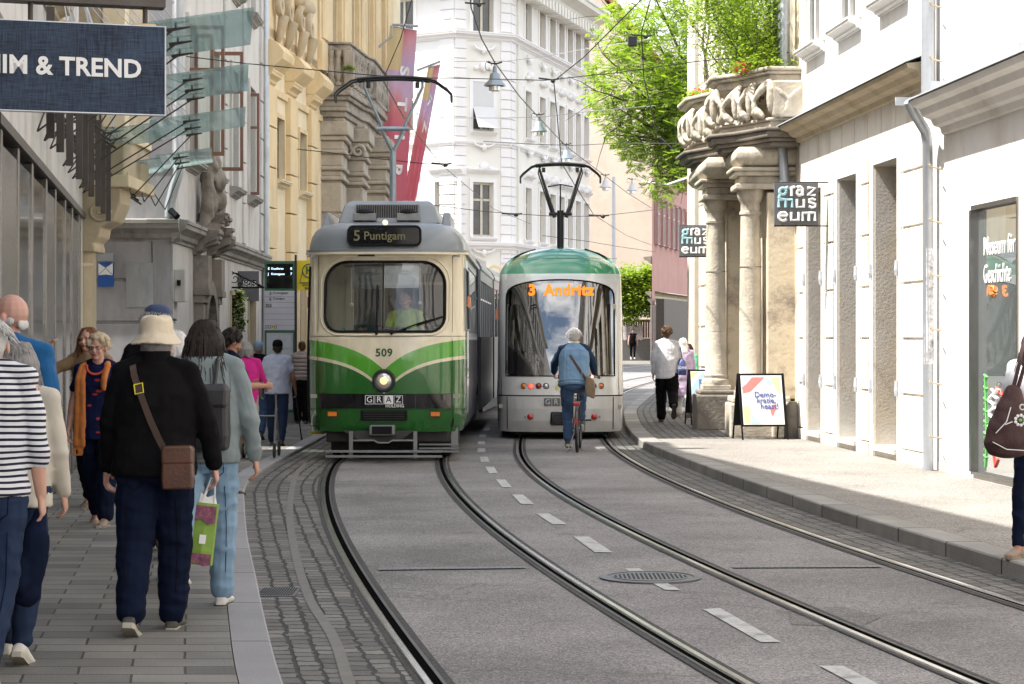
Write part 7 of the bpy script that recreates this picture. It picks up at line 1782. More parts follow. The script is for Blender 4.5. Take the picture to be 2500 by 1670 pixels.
def jeans_seams(P, mat):
    z = P.hip.z; ls = [[(0, 0, z+.06), (0, 0, z-.12)]]
    for g in (-1, 1): ls += [[(g*.05, 0, z-.02), (g*.125, 0, z-.01), (g*.125, 0, z-.12), (g*.088, 0, z-.15), (g*.05, 0, z-.12), (g*.05, 0, z-.02)]]
    for h, kn, an, b, g in P.leg: ls += [[(h.x+g*.035, 0, z-.2), (kn.x+g*.03, 0, kn.z), (an.x+g*.03, 0, an.z+.08)]]
    seams(P, 'bottom', ls, mat)
def jacket_seams(P, mat):
    z = P.hip.z; seams(P, 'top', [[(0, 0, z+.50), (0, 0, z-.02)], [(-.14, 0, z+.40), (0, 0, z+.385), (.14, 0, z+.40)], [(-.15, 0, z-.03), (0, 0, z-.035), (.15, 0, z-.03)], [(-.155, 0, z+.46), (-.165, 0, z+.32)], [(.155, 0, z+.46), (.165, 0, z+.32)]], mat)
def bucket_hat(P, mat):
    m = MB(); rows = []
    for r, z in ((.155, .012), (.150, .02), (.118, .055), (.102, .072), (.100, .10), (.094, .145), (.082, .162), (.03, .168)):
        rows.append([P.HP((r*.92*math.cos(a), -.008+r*1.05*math.sin(a), z+.006*math.sin(3*a))) for a in [2*PI*i/28 for i in range(28)]])
    m.loft(rows); remesh(P.sc(m), 'bucket_hat', mat, P.rt, .008, 1, .004, 14)
def cap_hat(P, mat, mark=False, back=False):
    m = MB(); rows = []
    for r, z in ((.098, .03), (.100, .055), (.097, .085), (.085, .115), (.055, .135), (.008, .142)):
        rows.append([P.HP((r*.86*math.cos(a), -.012+r*1.04*math.sin(a), z)) for a in [2*PI*i/24 for i in range(24)]])
    m.loft(rows); m.v = m.v; c = P.sc(m).build('cap', mat, P.rt, smooth=60, world=False)
    m = MB(); g = -1 if back else 1; top_, bot = [], []
    for i in range(11):
        a = PI*i/10; x = .075*math.cos(a); top_.append((x, g*(.07+.085*math.sin(a))-.01, .040-.015*math.sin(a)))
    pts = top_; n = len(pts); m.add([P.HP(p) for p in pts]+[P.HP((p[0], p[1], p[2]+.006)) for p in pts], [tuple(range(n))[::-1], tuple(range(n, 2*n))]+[(i, (i+1) % n, n+(i+1) % n, n+i) for i in range(n)]); P.sc(m).build('cap_brim', mat, c, world=False)
def band(P, pts, w, mat, name='strap', th=.006, parent=None):
    """flat strap through points lying on the body (body coordinates)"""
    pts = [V(p) for p in pts]; m = MB(); rings = []
    for i, p in enumerate(pts):
        d = (pts[min(i+1, len(pts)-1)]-pts[max(i-1, 0)]).normalized(); n = V((p.x-0, p.y, 0)); n = n-V((0, 0, n.z)); n = (n-d*n.dot(d)); n = n.normalized() if n.length > 1e-4 else V((0, -1, 0)); s = d.cross(n)
        rings.append([p+s*w/2+n*th, p-s*w/2+n*th, p-s*w/2-n*th, p+s*w/2-n*th])
    m.loft(rings); return P.sc(m).build(name, mat, parent or P.rt, smooth=50, world=False)
def thing_world(name, label, cat, P, p, group=None):
    w = W_(P, p); return root(name, label, cat, tuple(w), P.rt.rotation_euler.z, group)
def lay(P, mb): mb.v = [W_(P, p) for p in mb.v]; return mb
NV = .0085
# ---- the group at the left edge
A = person('woman in black and white striped top and jeans walking away at the left edge', -32, 750, 9.6, legs=((16, 8), (-14, 20)), arms=((5, 10, 14), (2, 7, 8)), fat=1.05, skin='skin_pale', top=('c_stripe', 'half', .03, 1.05), bottom=('c_jeans_dark', 'trousers', 1.05), shoes=('shoe_white', 'sole'), hair=('short', 'h_silver'), vox=NV, head=(12, 4), hd=.03)
rt = thing_world('folded_jacket', 'dark navy jacket carried in the hand of the woman in stripes', 'jacket', A, A.hands[1])
m = MB(); h = A.hands[1]; m.cap(h+V((0, .0, .0)), .035, h+V((-.02, -.03, -.14)), .075, flat=.7); m.cap(h+V((-.02, -.03, -.12)), .08, h+V((-.05, -.04, -.34)), .075, flat=.6); m.cap(h+V((-.05, -.0, -.1)), .05, h+V((-.08, -.06, -.30)), .06)
remesh(lay(A, m), 'cloth', 'c_navy', rt, .012, 2, .012, 8, world=True)
B = person('tall bald man with white hair in a blue sweater and jeans, beside the striped woman', 22, 698, 11.2, X=-2.76, legs=((10, 6), (-14, 18)), arms=((4, 10, 10), (-4, 6, 6)), fat=1.12, skin='skin_pink', top=('c_blue', 'elbow', .02, 1.05), bottom=('c_jeans', 'trousers', 1.05), shoes=('shoe_white', 'sole'), hair=('bald', 'h_white'), vox=NV, head=(72, 0), face=True)
person('person in a cream knitted cardigan almost hidden behind the striped woman', 40, 815, 10.4, legs=((12, 6), (-10, 16)), arms=((4, 10, 10), (4, 7, 14)), fat=1.05, skin='skin_pale', top=('c_cream', 'long', .08, 1.08), bottom=('c_jeans_dark', 'trousers', 1.0), shoes=('shoe_white', 'sole'), hair=('bob', 'h_grey'), vox=.011)
# ---- bucket hat man, front and centre of the footway
C = person('man in a cream bucket hat, black jacket and navy trousers, walking away', 378, 776, 11.35, hd=.05, legs=((-10, 16), (9, 8)), arms=((3, 13, 10), (6, 17, 12)), fat=1.24, skin='skin_pink', top=('c_black', 'long', .06, 1.06), bottom=('c_navy', 'trousers', 1.22), shoes=('shoe_grey', 'sole'), hair=('thin', 'h_grey'), vox=NV, lean=2, hat=True)
bucket_hat(C, 'c_hat')
m = MB(); m.loft([[C.hip+C.u*t+V((r*math.cos(a), r*.95*math.sin(a)-.004, 0)) for a in [2*PI*i/20 for i in range(20)]] for t, r in ((.53, .092), (.56, .085), (.60, .080))]); C.sc(m).build('collar', 'c_black', C.rt, smooth=60, world=False)
rt = thing_world('shoulder_bag', 'brown leather shoulder bag hanging behind the man in the bucket hat', 'bag', C, C.hip+V((.16, -.22, .0)))
def on_back(P, x, t, off=.012):
    f = P.fat; rx, ry = .185*f, .128*(1+(f-1)*1.25); q = max(.05, 1-(x/rx)**2); return P.hip+P.u*t+V((x, -ry*math.sqrt(q)-off, 0))
pts = [on_back(C, x, t, .016) for x, t in ((-.105, .525), (-.085, .47), (-.06, .40), (-.03, .32), (.005, .23), (.045, .14), (.085, .06))]; pts[0].y += .06
m = MB(); rings = []
for i, p in enumerate(pts):
    d = (pts[min(i+1, 6)]-pts[max(i-1, 0)]).normalized(); s = d.cross(V((0, -1, 0))).normalized(); rings.append([p+s*.017, p-s*.017, p-s*.017+V((0, .008, 0)), p+s*.017+V((0, .008, 0))])
m.loft(rings); lay(C, m).build('strap', 'leather_dark', rt, smooth=50)
p = pts[2]; m = MB(); m.tube([p+V((-.022, -.006, .02)), p+V((.022, -.006, .03)), p+V((.028, -.006, -.02)), p+V((-.016, -.006, -.03)), p+V((-.022, -.006, .02))], .004, 5); lay(C, m).build('buckle', 'yel_paint', rt)
c = C.hip+V((.165, -.235, -.02)); m = MB(); m.loft([[(c.x+a*w, c.y+b*.04, c.z+z+.02*a) for a, b in ((-.08, -1), (.08, -1), (.08, 1), (-.08, 1))] for z, w in ((-.115, 1.0), (-.05, 1.06), (.08, 1.0), (.105, .9))]); lay(C, m).build('bag_body', 'leather', rt, bevel=.012)
m = MB(); m.loft([[(c.x+a*w, c.y+b*.046-.0, c.z+z+.02*a) for a, b in ((-.084, -1), (.084, -1), (.084, 1), (-.084, 1))] for z, w in ((.02, 1.0), (.10, 1.0), (.118, .85))]); lay(C, m).build('flap', 'leather', rt, bevel=.012)
rt = thing_world('paper_bag', 'bright green paper bag with printed flowers, held by the man in the hat', 'bag', C, C.hands[1]+V((0, 0, -.4)))
pmat('bag_green', (.21, .34, .05), .6, 0, .12, 9, .1); pmat('bag_flower', (.20, .06, .12), .6, 0, .5, 26, 0, stain=(.42, .16, .05), sscale=26)
h = C.hands[1]; m = MB(); b0 = h+V((-.03, .0, -.12)); dx = V((.95, .1, -.12)).normalized(); dz = V((-.12, 0, -1)).normalized(); dy = V((0, 1, 0))
m.loft([[b0+dx*(a*w)+dy*(b*th_)+dz*z for a, b in ((-1, -1), (0, -1.3), (1, -1), (1, 1), (-1, 1))] for z, w, th_ in ((.0, .060, .012), (.10, .058, .032), (.26, .058, .038), (.34, .060, .030))]); lay(C, m).build('paper', 'bag_green', rt)
for zz, hh, ww in ((.01, .09, .056), (.275, .06, .056)):
    m = MB(); m.add([b0+dx*(a*ww)+dy*-.052+dz*z for a, z in ((-1, zz), (1, zz), (1, zz+hh), (.3, zz+hh*1.15), (-.4, zz+hh*.8), (-1, zz+hh))], [(0, 1, 2, 3, 4, 5)]); lay(C, m).build('printed_flowers', 'bag_flower', rt)
m = MB(); [m.box(0, 0, 0, 0, 0, 0) for _ in ()]; q0 = b0+dy*-.055+dz*.17
m.add([q0+dx*a+dz*z for a, z in ((-.018, 0), (.018, 0), (.018, .05), (-.018, .05))], [(0, 1, 2, 3)]); lay(C, m).build('emblem', 'sign_white', rt)
m = MB(); m.tube([b0+dx*-.035, h+V((-.012, -.01, .02)), h+V((.012, -.01, .02)), b0+dx*.035], .0045, 5); m.tube([b0+dx*-.035+dy*.02, h+V((0, .01, .02)), b0+dx*.035+dy*.02], .0045, 5); lay(C, m).build('handle', 'sign_white', rt, each=False)
m = MB(); m.add([b0+dx*a+dz*z+dy*y for a, z, y in ((-.05, 0, 0), (.05, 0, 0), (.03, -.05, .01), (-.01, -.03, .02), (-.045, -.055, 0))], [(0, 1, 2, 3, 4)]); lay(C, m).build('tissue', 'sign_white', rt)
# ---- woman in the grey-blue denim jacket
D = person('dark-haired woman in a grey-blue hooded jacket and light jeans with a black backpack', 499, 764, 12.3, hd=.03, legs=((-24, 34), (12, 8)), arms=((4, 10, 12), (-3, 15, 14)), fat=1.12, skin='skin', top=('c_greyblue', 'long', .05, 1.12), bottom=('c_jeans_light', 'trousers', 1.12), shoes=('shoe_white', 'sole_dark'), hair=('long', 'h_dark'), vox=NV, lean=3, head=(-8, 0))
m = MB(); b = D.hip+D.u*.46
for a in range(-6, 7): t = a/6*1.2; m.cap(b+V((.10*math.sin(t), -.095*math.cos(t)-.01, .06)), .035, b+V((.09*math.sin(t), -.13*math.cos(t), -.05-.03*math.cos(t))), .04, seg=8)
remesh(D.sc(m), 'hood', 'c_greyblue', D.rt, .011, 2, .008, 9)
rt = thing_world('backpack', 'small black leather backpack on the back of the woman in the grey-blue jacket', 'backpack', D, D.hip+V((0, -.2, .1)))
c = D.hip+D.u*.20+V((.05, -.215, 0)); m = MB(); m.loft([[(c.x+a*w, c.y+b_*d_, c.z+z) for a, b_ in ((-.115, -1), (.115, -1), (.125, 1), (-.125, 1))] for z, w, d_ in ((-.19, .96, .055), (-.10, 1.03, .065), (.10, 1.0, .06), (.17, .92, .045))]); lay(D, m).build('pack_body', 'pack', rt, bevel=.025)
m = MB(); m.loft([[(c.x+a*w, c.y+b_*d_-.005, c.z+z) for a, b_ in ((-.12, -1), (.12, -1), (.125, 1), (-.125, 1))] for z, w, d_ in ((.06, .98, .07), (.16, 1.0, .062), (.195, .9, .04))]); lay(D, m).build('flap', 'pack', rt, bevel=.02)
m = MB(); m.box(c.x+.03, c.x+.034, c.y-.074, c.y-.066, c.z-.12, c.z+.05); m.box(c.x-.115, c.x-.08, c.y-.078, c.y-.070, c.z+.085, c.z+.09); lay(D, m).build('zip', 'zinc', rt, each=False)
m = MB()
for g in (-1, 1): m.tube([D.hip+D.u*.34+V((g*.08, -.17, .04)), D.hip+D.u*.50+V((g*.09, -.12, .03)), D.hip+D.u*.545+V((g*.10, -.02, .02))], .014, 6)
lay(D, m).build('strap', 'pack', rt, each=False)
jeans_seams(A, 'c_navy'); jeans_seams(C, 'c_black'); jeans_seams(D, 'c_jeans'); jacket_seams(D, 'board_grey')
# ---- woman and man ahead of them
person('white-haired woman in a long dark speckled skirt, half hidden behind the bucket hat man', 424, 793, 13.6, legs=((10, 6), (-8, 12)), fat=1.05, skin='skin_pale', top=('c_cream', 'long', .02), bottom=('c_skirt', 'skirt', 1.0), shoes=('shoe_white', 'sole'), hair=('bob', 'h_white'), vox=.011)
E = person('tall man in a dark blue baseball cap just ahead of the bucket hat man', 384, 736, 15.2, legs=((10, 6), (-8, 12)), arms=((5, 20, 30), (5, 12, 12)), fat=1.15, skin='skin', top=('c_black', 'long', .03, 1.05), bottom=('c_navy', 'trousers', 1.1), hair=('short', 'h_grey'), vox=.011, head=(-38, 0))
cap_hat(E, 'c_capblue')
# ---- old lady with the orange scarf, coming towards the camera
F = person('elderly woman with curly blond hair, glasses, orange scarf and red beads walking towards the camera', 243, 807, 17.7, rz=176, legs=((12, 6), (-10, 14)), arms=((4, 7, 14), (4, 10, 10)), fat=1.0, skin='skin_pink', top=('c_print', 'short', .12, 1.0), bottom=('c_navy', 'trousers', 1.35), shoes=('shoe_beige', 'sole'), hair=('puffy', 'h_blond'), vox=.0095, face=True, head=(-4, 0))
m = MB()
for g in (-1, 1): m.tube([F.HP((g*.031+.020*math.cos(a), .093-.006*abs(math.cos(a)), .004+.017*math.sin(a))) for a in [2*PI*i/12 for i in range(13)]], .0018, 5); m.tube([F.HP((g*.051, .088, .01)), F.HP((g*.076, .0, .012))], .0018, 4)
m.tube([F.HP((-.011, .096, .008)), F.HP((.011, .096, .008))], .0018, 4); F.sc(m).build('glasses', 'eye_dark', F.rt, world=False, each=False)
m = MB()
for i in range(22): a = PI*(i/21)-PI; m.ell(F.hip+F.u*(.52+.075*math.sin(a))+V((.085*math.cos(a), .085-.035*math.sin(a), 0)), .012, seg=8, rg=6)
F.sc(m).build('bead_necklace', 'red_paint', F.rt, smooth=60, world=False, each=False)
m = MB(); q = [F.hip+F.u*.56+V((-.03, -.08, 0)), F.hip+F.u*.555+V((.08, -.04, 0)), F.hip+F.u*.52+V((.12, .07, 0)), F.hip+F.u*.40+V((.13, .15, 0)), F.hip+F.u*.2+V((.135, .155, 0)), F.hip+V((.14, .15, -.0)), F.hip+V((.15, .14, -.2))]
rings = []
for i, p in enumerate(q):
    w = (.03, .035, .04, .05, .055, .06, .06)[i]; d = (q[min(i+1, 6)]-q[max(i-1, 0)]).normalized(); s = d.cross(V((0, 1, 0))).normalized(); nn = d.cross(s); rings.append([p+s*w*math.cos(a)+nn*(.014+.006*math.sin(5*a))*math.sin(a) for a in [2*PI*j/16 for j in range(16)]])
m.loft(rings)
for j in range(9): p = q[6]+V((-.055+.0137*j, 0, -.0)); m.tube([p, p+V((.004*math.sin(j*2), 0, -.09))], .004, 4)
q2 = [F.hip+F.u*.555+V((-.08, -.03, 0)), F.hip+F.u*.52+V((-.10, .07, 0)), F.hip+F.u*.40+V((-.085, .14, 0)), F.hip+F.u*.30+V((-.08, .145, 0))]
m.tube(q2, [.03, .03, .03, .025], 8)
remesh(F.sc(m), 'scarf', 'c_scarf', F.rt, .009, 1, .006, 14)
person('reddish-haired woman in a tan jacket holding a hand to her ear', 221, 790, 19.5, rz=165, legs=((8, 4), (-6, 10)), arms=((4, 6, 10), (38, 52, 128, 40)), fat=.98, skin='skin_pale', top=('c_tan', 'long', .06, 1.0), bottom=('c_black', 'trousers', 1.1), shoes=('shoe_beige', 'sole'), hair=('long', 'h_red'), vox=.011, face=True)
# ---- the middle group by the stop
person('dark-haired bearded man in glasses looking down at the flowers by the grey house', 556, 800, 21, rz=-55, legs=((4, 4), (-6, 8)), arms=((20, 10, 70, 20), (20, 10, 70, 20)), skin='skin_tan', top=('c_navy', 'short', .02), bottom=('c_black', 'trousers', 1.0), hair=('curly', 'h_dark'), vox=.012, face=True, head=(-10, 22))
Pk = person('woman in a bright pink top and patterned trousers pushing a walker away from the camera', 598, 827, 27.2, legs=((10, 6), (-8, 12)), arms=((20, 12, 25), (25, 12, 40)), fat=1.08, skin='skin', top=('c_pink', 'elbow', .10, 1.1), bottom=('c_floral', 'trousers', 1.3), shoes=('shoe_white', 'sole'), hair=('bob', 'h_grey'), vox=.013, lean=5)
m = MB(); m.tube([on_back(Pk, x, t, .01) for x, t in ((-.12, .53), (-.06, .42), (.02, .30), (.10, .18), (.16, .08))], .010, 5); Pk.sc(m).build('bag_strap', 'shoe_black', Pk.rt, world=False)
rt = root('walker', 'wheeled walking frame with black wheels pushed by the woman in pink', 'walker', tuple(W_(Pk, (.2, .3, -.0))), 0)
c = W_(Pk, (.2, .35, 0)); c.z = .05; m = MB()
for g in (-.2, .2):
    m.tube([(c.x+g, c.y-.25, .22), (c.x+g, c.y-.05, .75), (c.x+g, c.y-.1, .92)], .013, 6); m.tube([(c.x+g, c.y+.3, .22), (c.x+g, c.y-.05, .75)], .013, 6)
m.tube([(c.x-.2, c.y+.1, .6), (c.x+.2, c.y+.1, .6)], .012, 6); m.build('tube_frame', 'alu', rt, smooth=50, each=False)
for g in (-.2, .2):
    for y in (-.25, .3): m = MB(); m.lathe([(.07, -.012), (.10, -.012), (.10, .012), (.07, .012)], (c.x+g, c.y+y, .155), 18, 'x'); m.build('wheel', 'rubber', rt, smooth=40)
Q = person('man in a light blue cap and black hoodie with jeans, walking towards the stop sign', 630, 829, 32.3, legs=((8, 4), (-12, 16)), arms=((4, 8, 14), (6, 10, 20)), fat=1.1, skin='skin', top=('c_black', 'long', .02, 1.08), bottom=('c_jeans', 'trousers', 1.15), hair=('short', 'h_grey'), vox=.014); cap_hat(Q, 'c_capsky', back=False)
Wt = person('man in a white t-shirt, black cap and dark jeans walking away with a walking stick', 677, 827, 30.5, legs=((6, 4), (-8, 14)), arms=((2, 14, 14), (6, 14, 20)), fat=1.12, skin='skin_tan', top=('c_whiteblue', 'short', .06, 1.06), bottom=('c_jeans_dark', 'trousers', 1.1), hair=('short', 'h_dark'), vox=.013); cap_hat(Wt, 'c_black', back=False)
rt = root('walking_stick', 'thin black walking stick held by the man in the white t-shirt', 'stick', tuple(W_(Wt, Wt.hands[1])), 0)
a = W_(Wt, Wt.hands[1]); m = MB(); m.tube([a+V((0, -.05, .03)), a+V((0, .02, .03)), a+V((.07, .25, -.66))], .011, 6); m.ell(a+V((.07, .25, -.66)), .02, seg=8, rg=5); m.build('shaft', 'shoe_black', rt, smooth=50)
Pf = person('woman with hair in a bun and beige puffer jacket beside the green tram', 737, 829, 38.0, legs=((6, 4), (-4, 8)), arms=((4, 10, 12), (4, 10, 12)), fat=1.08, skin='skin', top=('c_puffer', 'long', .0, 1.15), bottom=('c_black', 'trousers', 1.35), hair=('bun', 'h_brown'), vox=.014)
m = MB()
for t in (.06, .14, .22, .30, .38, .46): m.loft([[Pf.hip+Pf.u*(t+dz)+V(((.20+d)*math.cos(a), (.16+d)*math.sin(a), 0)) for a in [2*PI*i/20 for i in range(20)]] for dz, d in ((-.041, -.01), (-.025, .012), (0, .02), (.025, .012), (.041, -.01))])
remesh(Pf.sc(m), 'quilting', 'c_puffer', Pf.rt, .012, 0)
# ---- right-hand side
Ws = person('curly-haired man in a loose white shirt and black trousers walking away on the museum side', 1628, 793, 37.1, z0=.116, legs=((8, 4), (-20, 42)), arms=((0, 8, 8), (20, 14, 110, 30)), fat=1.12, skin='skin_tan', top=('c_white', 'long', .12, 1.15), bottom=('c_black', 'trousers', 1.35), hair=('curly', 'h_brown'), vox=.013)
rt = root('tote_bag', 'dark blue shoulder bag with white lettering beside the man in the white shirt', 'bag', tuple(W_(Ws, (.25, 0, .9))), 0)
m = MB(); c = Ws.hip+V((.27, .02, .10)); m.loft([[(c.x+a*w, c.y+b*d_, c.z+z) for a, b in ((-.06, -1), (.06, -1), (.06, 1), (-.06, 1))] for z, w, d_ in ((-.17, 1.2, .16), (-.08, 1.3, .18), (.08, .8, .13), (.12, .3, .10))]); remesh(lay(Ws, m), 'bag_body', 'indigo', rt, .015, 3, .01, 6, world=True)
m = MB(); m.tube([c+V((0, -.1, .1)), c+V((-.03, -.03, .33)), c+V((-.03, .05, .33)), c+V((0, .1, .1))], .010, 5); lay(Ws, m).build('handle', 'indigo', rt)
text('love', .1, 'sign_white', rt, tuple(W_(Ws, c+V((-.01, -.215, -.03)))), bold=.01)
Ll = person('woman in a lilac coat and white headscarf walking beside the man in the white shirt', 1668, 822, 39.4, z0=.116, legs=((8, 4), (-14, 20)), arms=((4, 8, 14), (4, 8, 14)), fat=1.1, skin='skin_tan', top=('c_lilac', 'long', .45, 1.1), bottom=('c_wscarf', 'trousers', 1.3), shoes=('shoe_beige', 'sole'), hair=('', 'h_dark'), vox=.014)
m = MB(); m.ell(Ll.HP((0, -.012, .02)), (.098, .115, .115), Ll.hr); m.cap(Ll.HP((0, -.03, -.06)), .095, Ll.hip+Ll.u*.50, .13); remesh(Ll.sc(m), 'headscarf', 'c_wscarf', Ll.rt, .014, 2, .006, 9)
person('small figure with dark hair and a green top mostly hidden behind the woman in lilac', 1683, 836, 41.6, z0=.116, rz=150, legs=((4, 4), (-4, 6)), skin='skin_tan', top=('c_green', 'long', .0), bottom=('c_black', 'trousers', 1.0), hair=('bob', 'h_dark'), vox=.016)
person('distant woman in black sleeveless top and black trousers before the brown fence', 1545, 802, 115.6, z0=.385, rz=180, legs=((12, 4), (-14, 20)), arms=((-8, 14, 10), (10, 14, 14)), skin='skin_pale', top=('c_black', 'none', .0), bottom=('c_black', 'trousers', 1.0), shoes=('shoe_white', 'sole'), hair=('short', 'h_dark'), vox=.02, face=False)
Re = person('woman in white t-shirt, navy leggings and beige trainers at the right edge', 2536, 775, 14.6, z0=.12, rz=150, legs=((-14, 20), (20, 8)), arms=((4, 8, 10), (2, 10, 84, 38)), fat=1.0, skin='skin_tan', top=('c_white', 'short', .04, 1.05), bottom=('c_navy', 'trousers', .82), shoes=('shoe_beige', 'shoe_beige'), hair=('long', 'h_dark'), vox=NV)
bm_ = at(2466, 1035, 14.2)
rt = root('shoulder_bag', 'large dark brown cloth bag embroidered with white daisies at the right edge', 'bag', (bm_.x, bm_.y, bm_.z), 0)
m = MB(); c = bm_; m.loft([[(c.x+.03*math.sin(z*3)+w*math.cos(a), c.y+d_*math.sin(a), c.z+z) for a in [2*PI*i/18 for i in range(18)]] for z, w, d_ in ((-.235, .05, .03), (-.21, .13, .07), (-.13, .175, .10), (0, .15, .10), (.12, .105, .07), (.24, .055, .03), (.27, .03, .015))]); remesh(m, 'bag_body', 'bag_maroon', rt, .012, 3, .012, 7, world=True)
m = MB(); m.tube([c+V((.02, 0, .24)), c+V((.07, .02, .42)), c+V((.14, .1, .62))], .014, 6); m.tube([c+V((.04, 0, .2)), c+V((.1, -.02, .42)), c+V((.17, .1, .62))], .014, 6); m.build('strap', 'bag_maroon', rt, each=False)
m = MB()
for fx, fz, r in ((.045, .03, .034), (.06, .12, .018), (.09, -.12, .014)):
    for i in range(9): a = 2*PI*i/9; m.ell((c.x+fx+r*math.cos(a), c.y-.105+.02*abs(fz), c.z+fz+r*math.sin(a)), (r*.34, .006, r*.34), seg=6, rg=4)
m.tube([(c.x-.12, c.y-.09, c.z-.06), (c.x-.05, c.y-.108, c.z+.02), (c.x-.02, c.y-.105, c.z+.12)], .004, 4); m.tube([(c.x-.14, c.y-.085, c.z-.12), (c.x-.05, c.y-.11, c.z-.17), (c.x+.1, c.y-.1, c.z-.18)], .004, 4); m.tube([(c.x-.06, c.y-.108, c.z+.0), (c.x-.01, c.y-.11, c.z+.02)], .004, 4)
m.build('embroidery', 'sign_white', rt, each=False)
m = MB(); m.ell((c.x+.045, c.y-.11, c.z+.03), (.012, .008, .012), seg=8, rg=5); m.build('flower_centre', 'green_paint', rt)
# ---- inside the trams
SEAT = dict(legs=((82, 80), (82, 80)), hz=.50)
Dr = person('tram driver in a yellow-green shirt with glasses, seated behind the windscreen', 990, 707, 28.75, H=1.78, zroot=.98, rz=180, arms=((30, 10, 55, 15), (30, 10, 55, 15)), fat=1.3, skin='skin_pink', top=('c_lime', 'short', .0, 1.1), bottom=('c_black', 'trousers', 1.1), hair=('bald', 'h_white'), vox=.012, face=True, **SEAT)
person('dark-haired passenger with a green sleeve seated low at the left of the windscreen', 824, 730, 29.1, H=1.6, zroot=.90, rz=-70, arms=((35, 10, 80), (30, 12, 60)), skin='skin', top=('c_green', 'long', .0), bottom=('c_black', 'trousers', 1.0), hair=('curly', 'h_dark'), vox=.014, **SEAT)
person('passenger in a striped top seated with back to the rear window of the silver tram', 1306, 830, 34.9, H=1.65, zroot=.17, rz=0, arms=((10, 10, 30), (10, 10, 30)), skin='skin', top=('c_stripe', 'long', .0), bottom=('c_black', 'trousers', 1.0), hair=('short', 'h_red'), vox=.014, **SEAT)
# ================================================================= CYCLIST AND BICYCLE
bx_, by_ = .94, 29.55
rt = root('bicycle', 'black city bicycle with rear rack, ridden by the man in the denim vest', 'bicycle', (bx_, by_, 0), R(-4))
B_ = dict(world=False)
pmat('bike_paint', (.02, .02, .024), .3, .2, .05, 5, 0, coat=.6)
for y, nm in ((0, 'wheel'), (1.06, 'wheel')):
    m = MB(); n = 36; m.tube([(0, y+.325*math.cos(2*PI*i/n), .345+.325*math.sin(2*PI*i/n)) for i in range(n+2)], .021, 8, cap=False); w = m.build('wheel', 'rubber', rt, smooth=60, **B_)
    m = MB(); m.tube([(0, y+.300*math.cos(2*PI*i/n), .345+.300*math.sin(2*PI*i/n)) for i in range(n+2)], .010, 6, cap=False)
    for i in range(18): a = 2*PI*i/18; m.tube([(.02*(-1)**i, y, .345), (0, y+.295*math.cos(a), .345+.295*math.sin(a))], .0016, 3)
    m.lathe([(.02, -.04), (.02, .04)], (0, y, .345), 10, 'x'); m.build('rim', 'alu', w, smooth=50, each=False, **B_)
m = MB()
for pts, r in (([(0, .45, .28), (0, .30, .80)], .016), ([(0, .45, .28), (0, .90, .62)], .018), ([(0, .32, .55), (0, .92, .72)], .016), ([(0, .88, .58), (0, .93, .80)], .018), ([(-.05, 1.06, .345), (-.04, .95, .6), (0, .93, .66)], .011), ([(.05, 1.06, .345), (.04, .95, .6), (0, .93, .66)], .011),
               ([(-.055, 0, .345), (-.02, .45, .28)], .010), ([(.055, 0, .345), (.02, .45, .28)], .010), ([(-.055, 0, .345), (-.02, .30, .72)], .009), ([(.055, 0, .345), (.02, .30, .72)], .009), ([(0, .30, .78), (0, .27, .93)], .013), ([(0, .93, .78), (0, .96, 1.04)], .013)):
    m.tube(pts, r, 8)
m.build('frame', 'bike_paint', rt, smooth=60, each=False, **B_)
m = MB(); m.tube([(-.30, .72, 1.06), (-.26, .86, 1.07), (-.1, .95, 1.05), (.1, .95, 1.05), (.26, .86, 1.07), (.30, .72, 1.06)], .012, 6); m.build('handlebar', 'alu', rt, smooth=60, **B_)
for g in (-1, 1): m = MB(); m.tube([(g*.30, .72, 1.06), (g*.285, .78, 1.063)], .019, 8); m.build('grip', 'rubber', rt, smooth=60, **B_)
m = MB(); m.loft([[(x*w, y, z+dz) for x, z in ((-1, -.03), (-.8, .02), (.8, .02), (1, -.03))] for y, w, z_, dz in ((.12, .10, 0, .955), (.20, .11, 0, .96), (.30, .06, 0, .955), (.40, .02, 0, .95))] if 0 else [[(x*w, y, dz+z) for x, z in ((-1, -.03), (-.8, .02), (.8, .02), (1, -.03))] for y, w, dz in ((.12, .10, .955), (.20, .11, .96), (.30, .06, .955), (.40, .02, .95))]); m.build('saddle', 'black', rt, bevel=.01, **B_)
m = MB()
for g in (-1, 1): m.tube([(g*.06, -.22, .73), (g*.06, .3, .73)], .007, 5); m.tube([(g*.055, 0, .35), (g*.06, -.1, .73)], .006, 5); m.tube([(g*.055, 0, .35), (g*.06, .1, .73)], .006, 5)
m.tube([(-.06, -.22, .73), (.06, -.22, .73)], .007, 5); m.tube([(-.06, 0, .73), (.06, 0, .73)], .006, 5); m.build('rear_rack', 'bike_paint', rt, each=False, **B_)
m = MB(); m.box(-.05, .05, -.27, -.235, .68, .73); m.build('tail_light', 'lens_red', rt, bevel=.008, **B_)
m = MB(); m.tube([(0, .355*math.cos(a), .345+.355*math.sin(a)) for a in [R(x) for x in range(20, 200, 12)]], .022, 6); m.build('mudguard', 'bike_paint', rt, smooth=60, **B_)
m = MB(); m.box(-.022, .022, -.375, -.36, .42, .50); m.build('reflector', 'lens_red', rt, **B_)
m = MB(); m.tube([(-.09, .45, .28), (.09, .45, .28)], .012, 6); m.tube([(-.09, .45, .28), (-.10, .42, .12)], .010, 5); m.tube([(.09, .45, .28), (.10, .48, .44)], .010, 5); m.build('crank', 'alu', rt, each=False, **B_)
for g, y, z in ((-1, .42, .115), (1, .48, .445)): m = MB(); m.box(min(g*.10, g*.19), max(g*.10, g*.19), y-.04, y+.04, z-.01, z+.012); m.build('pedal', 'rubber', rt, **B_)
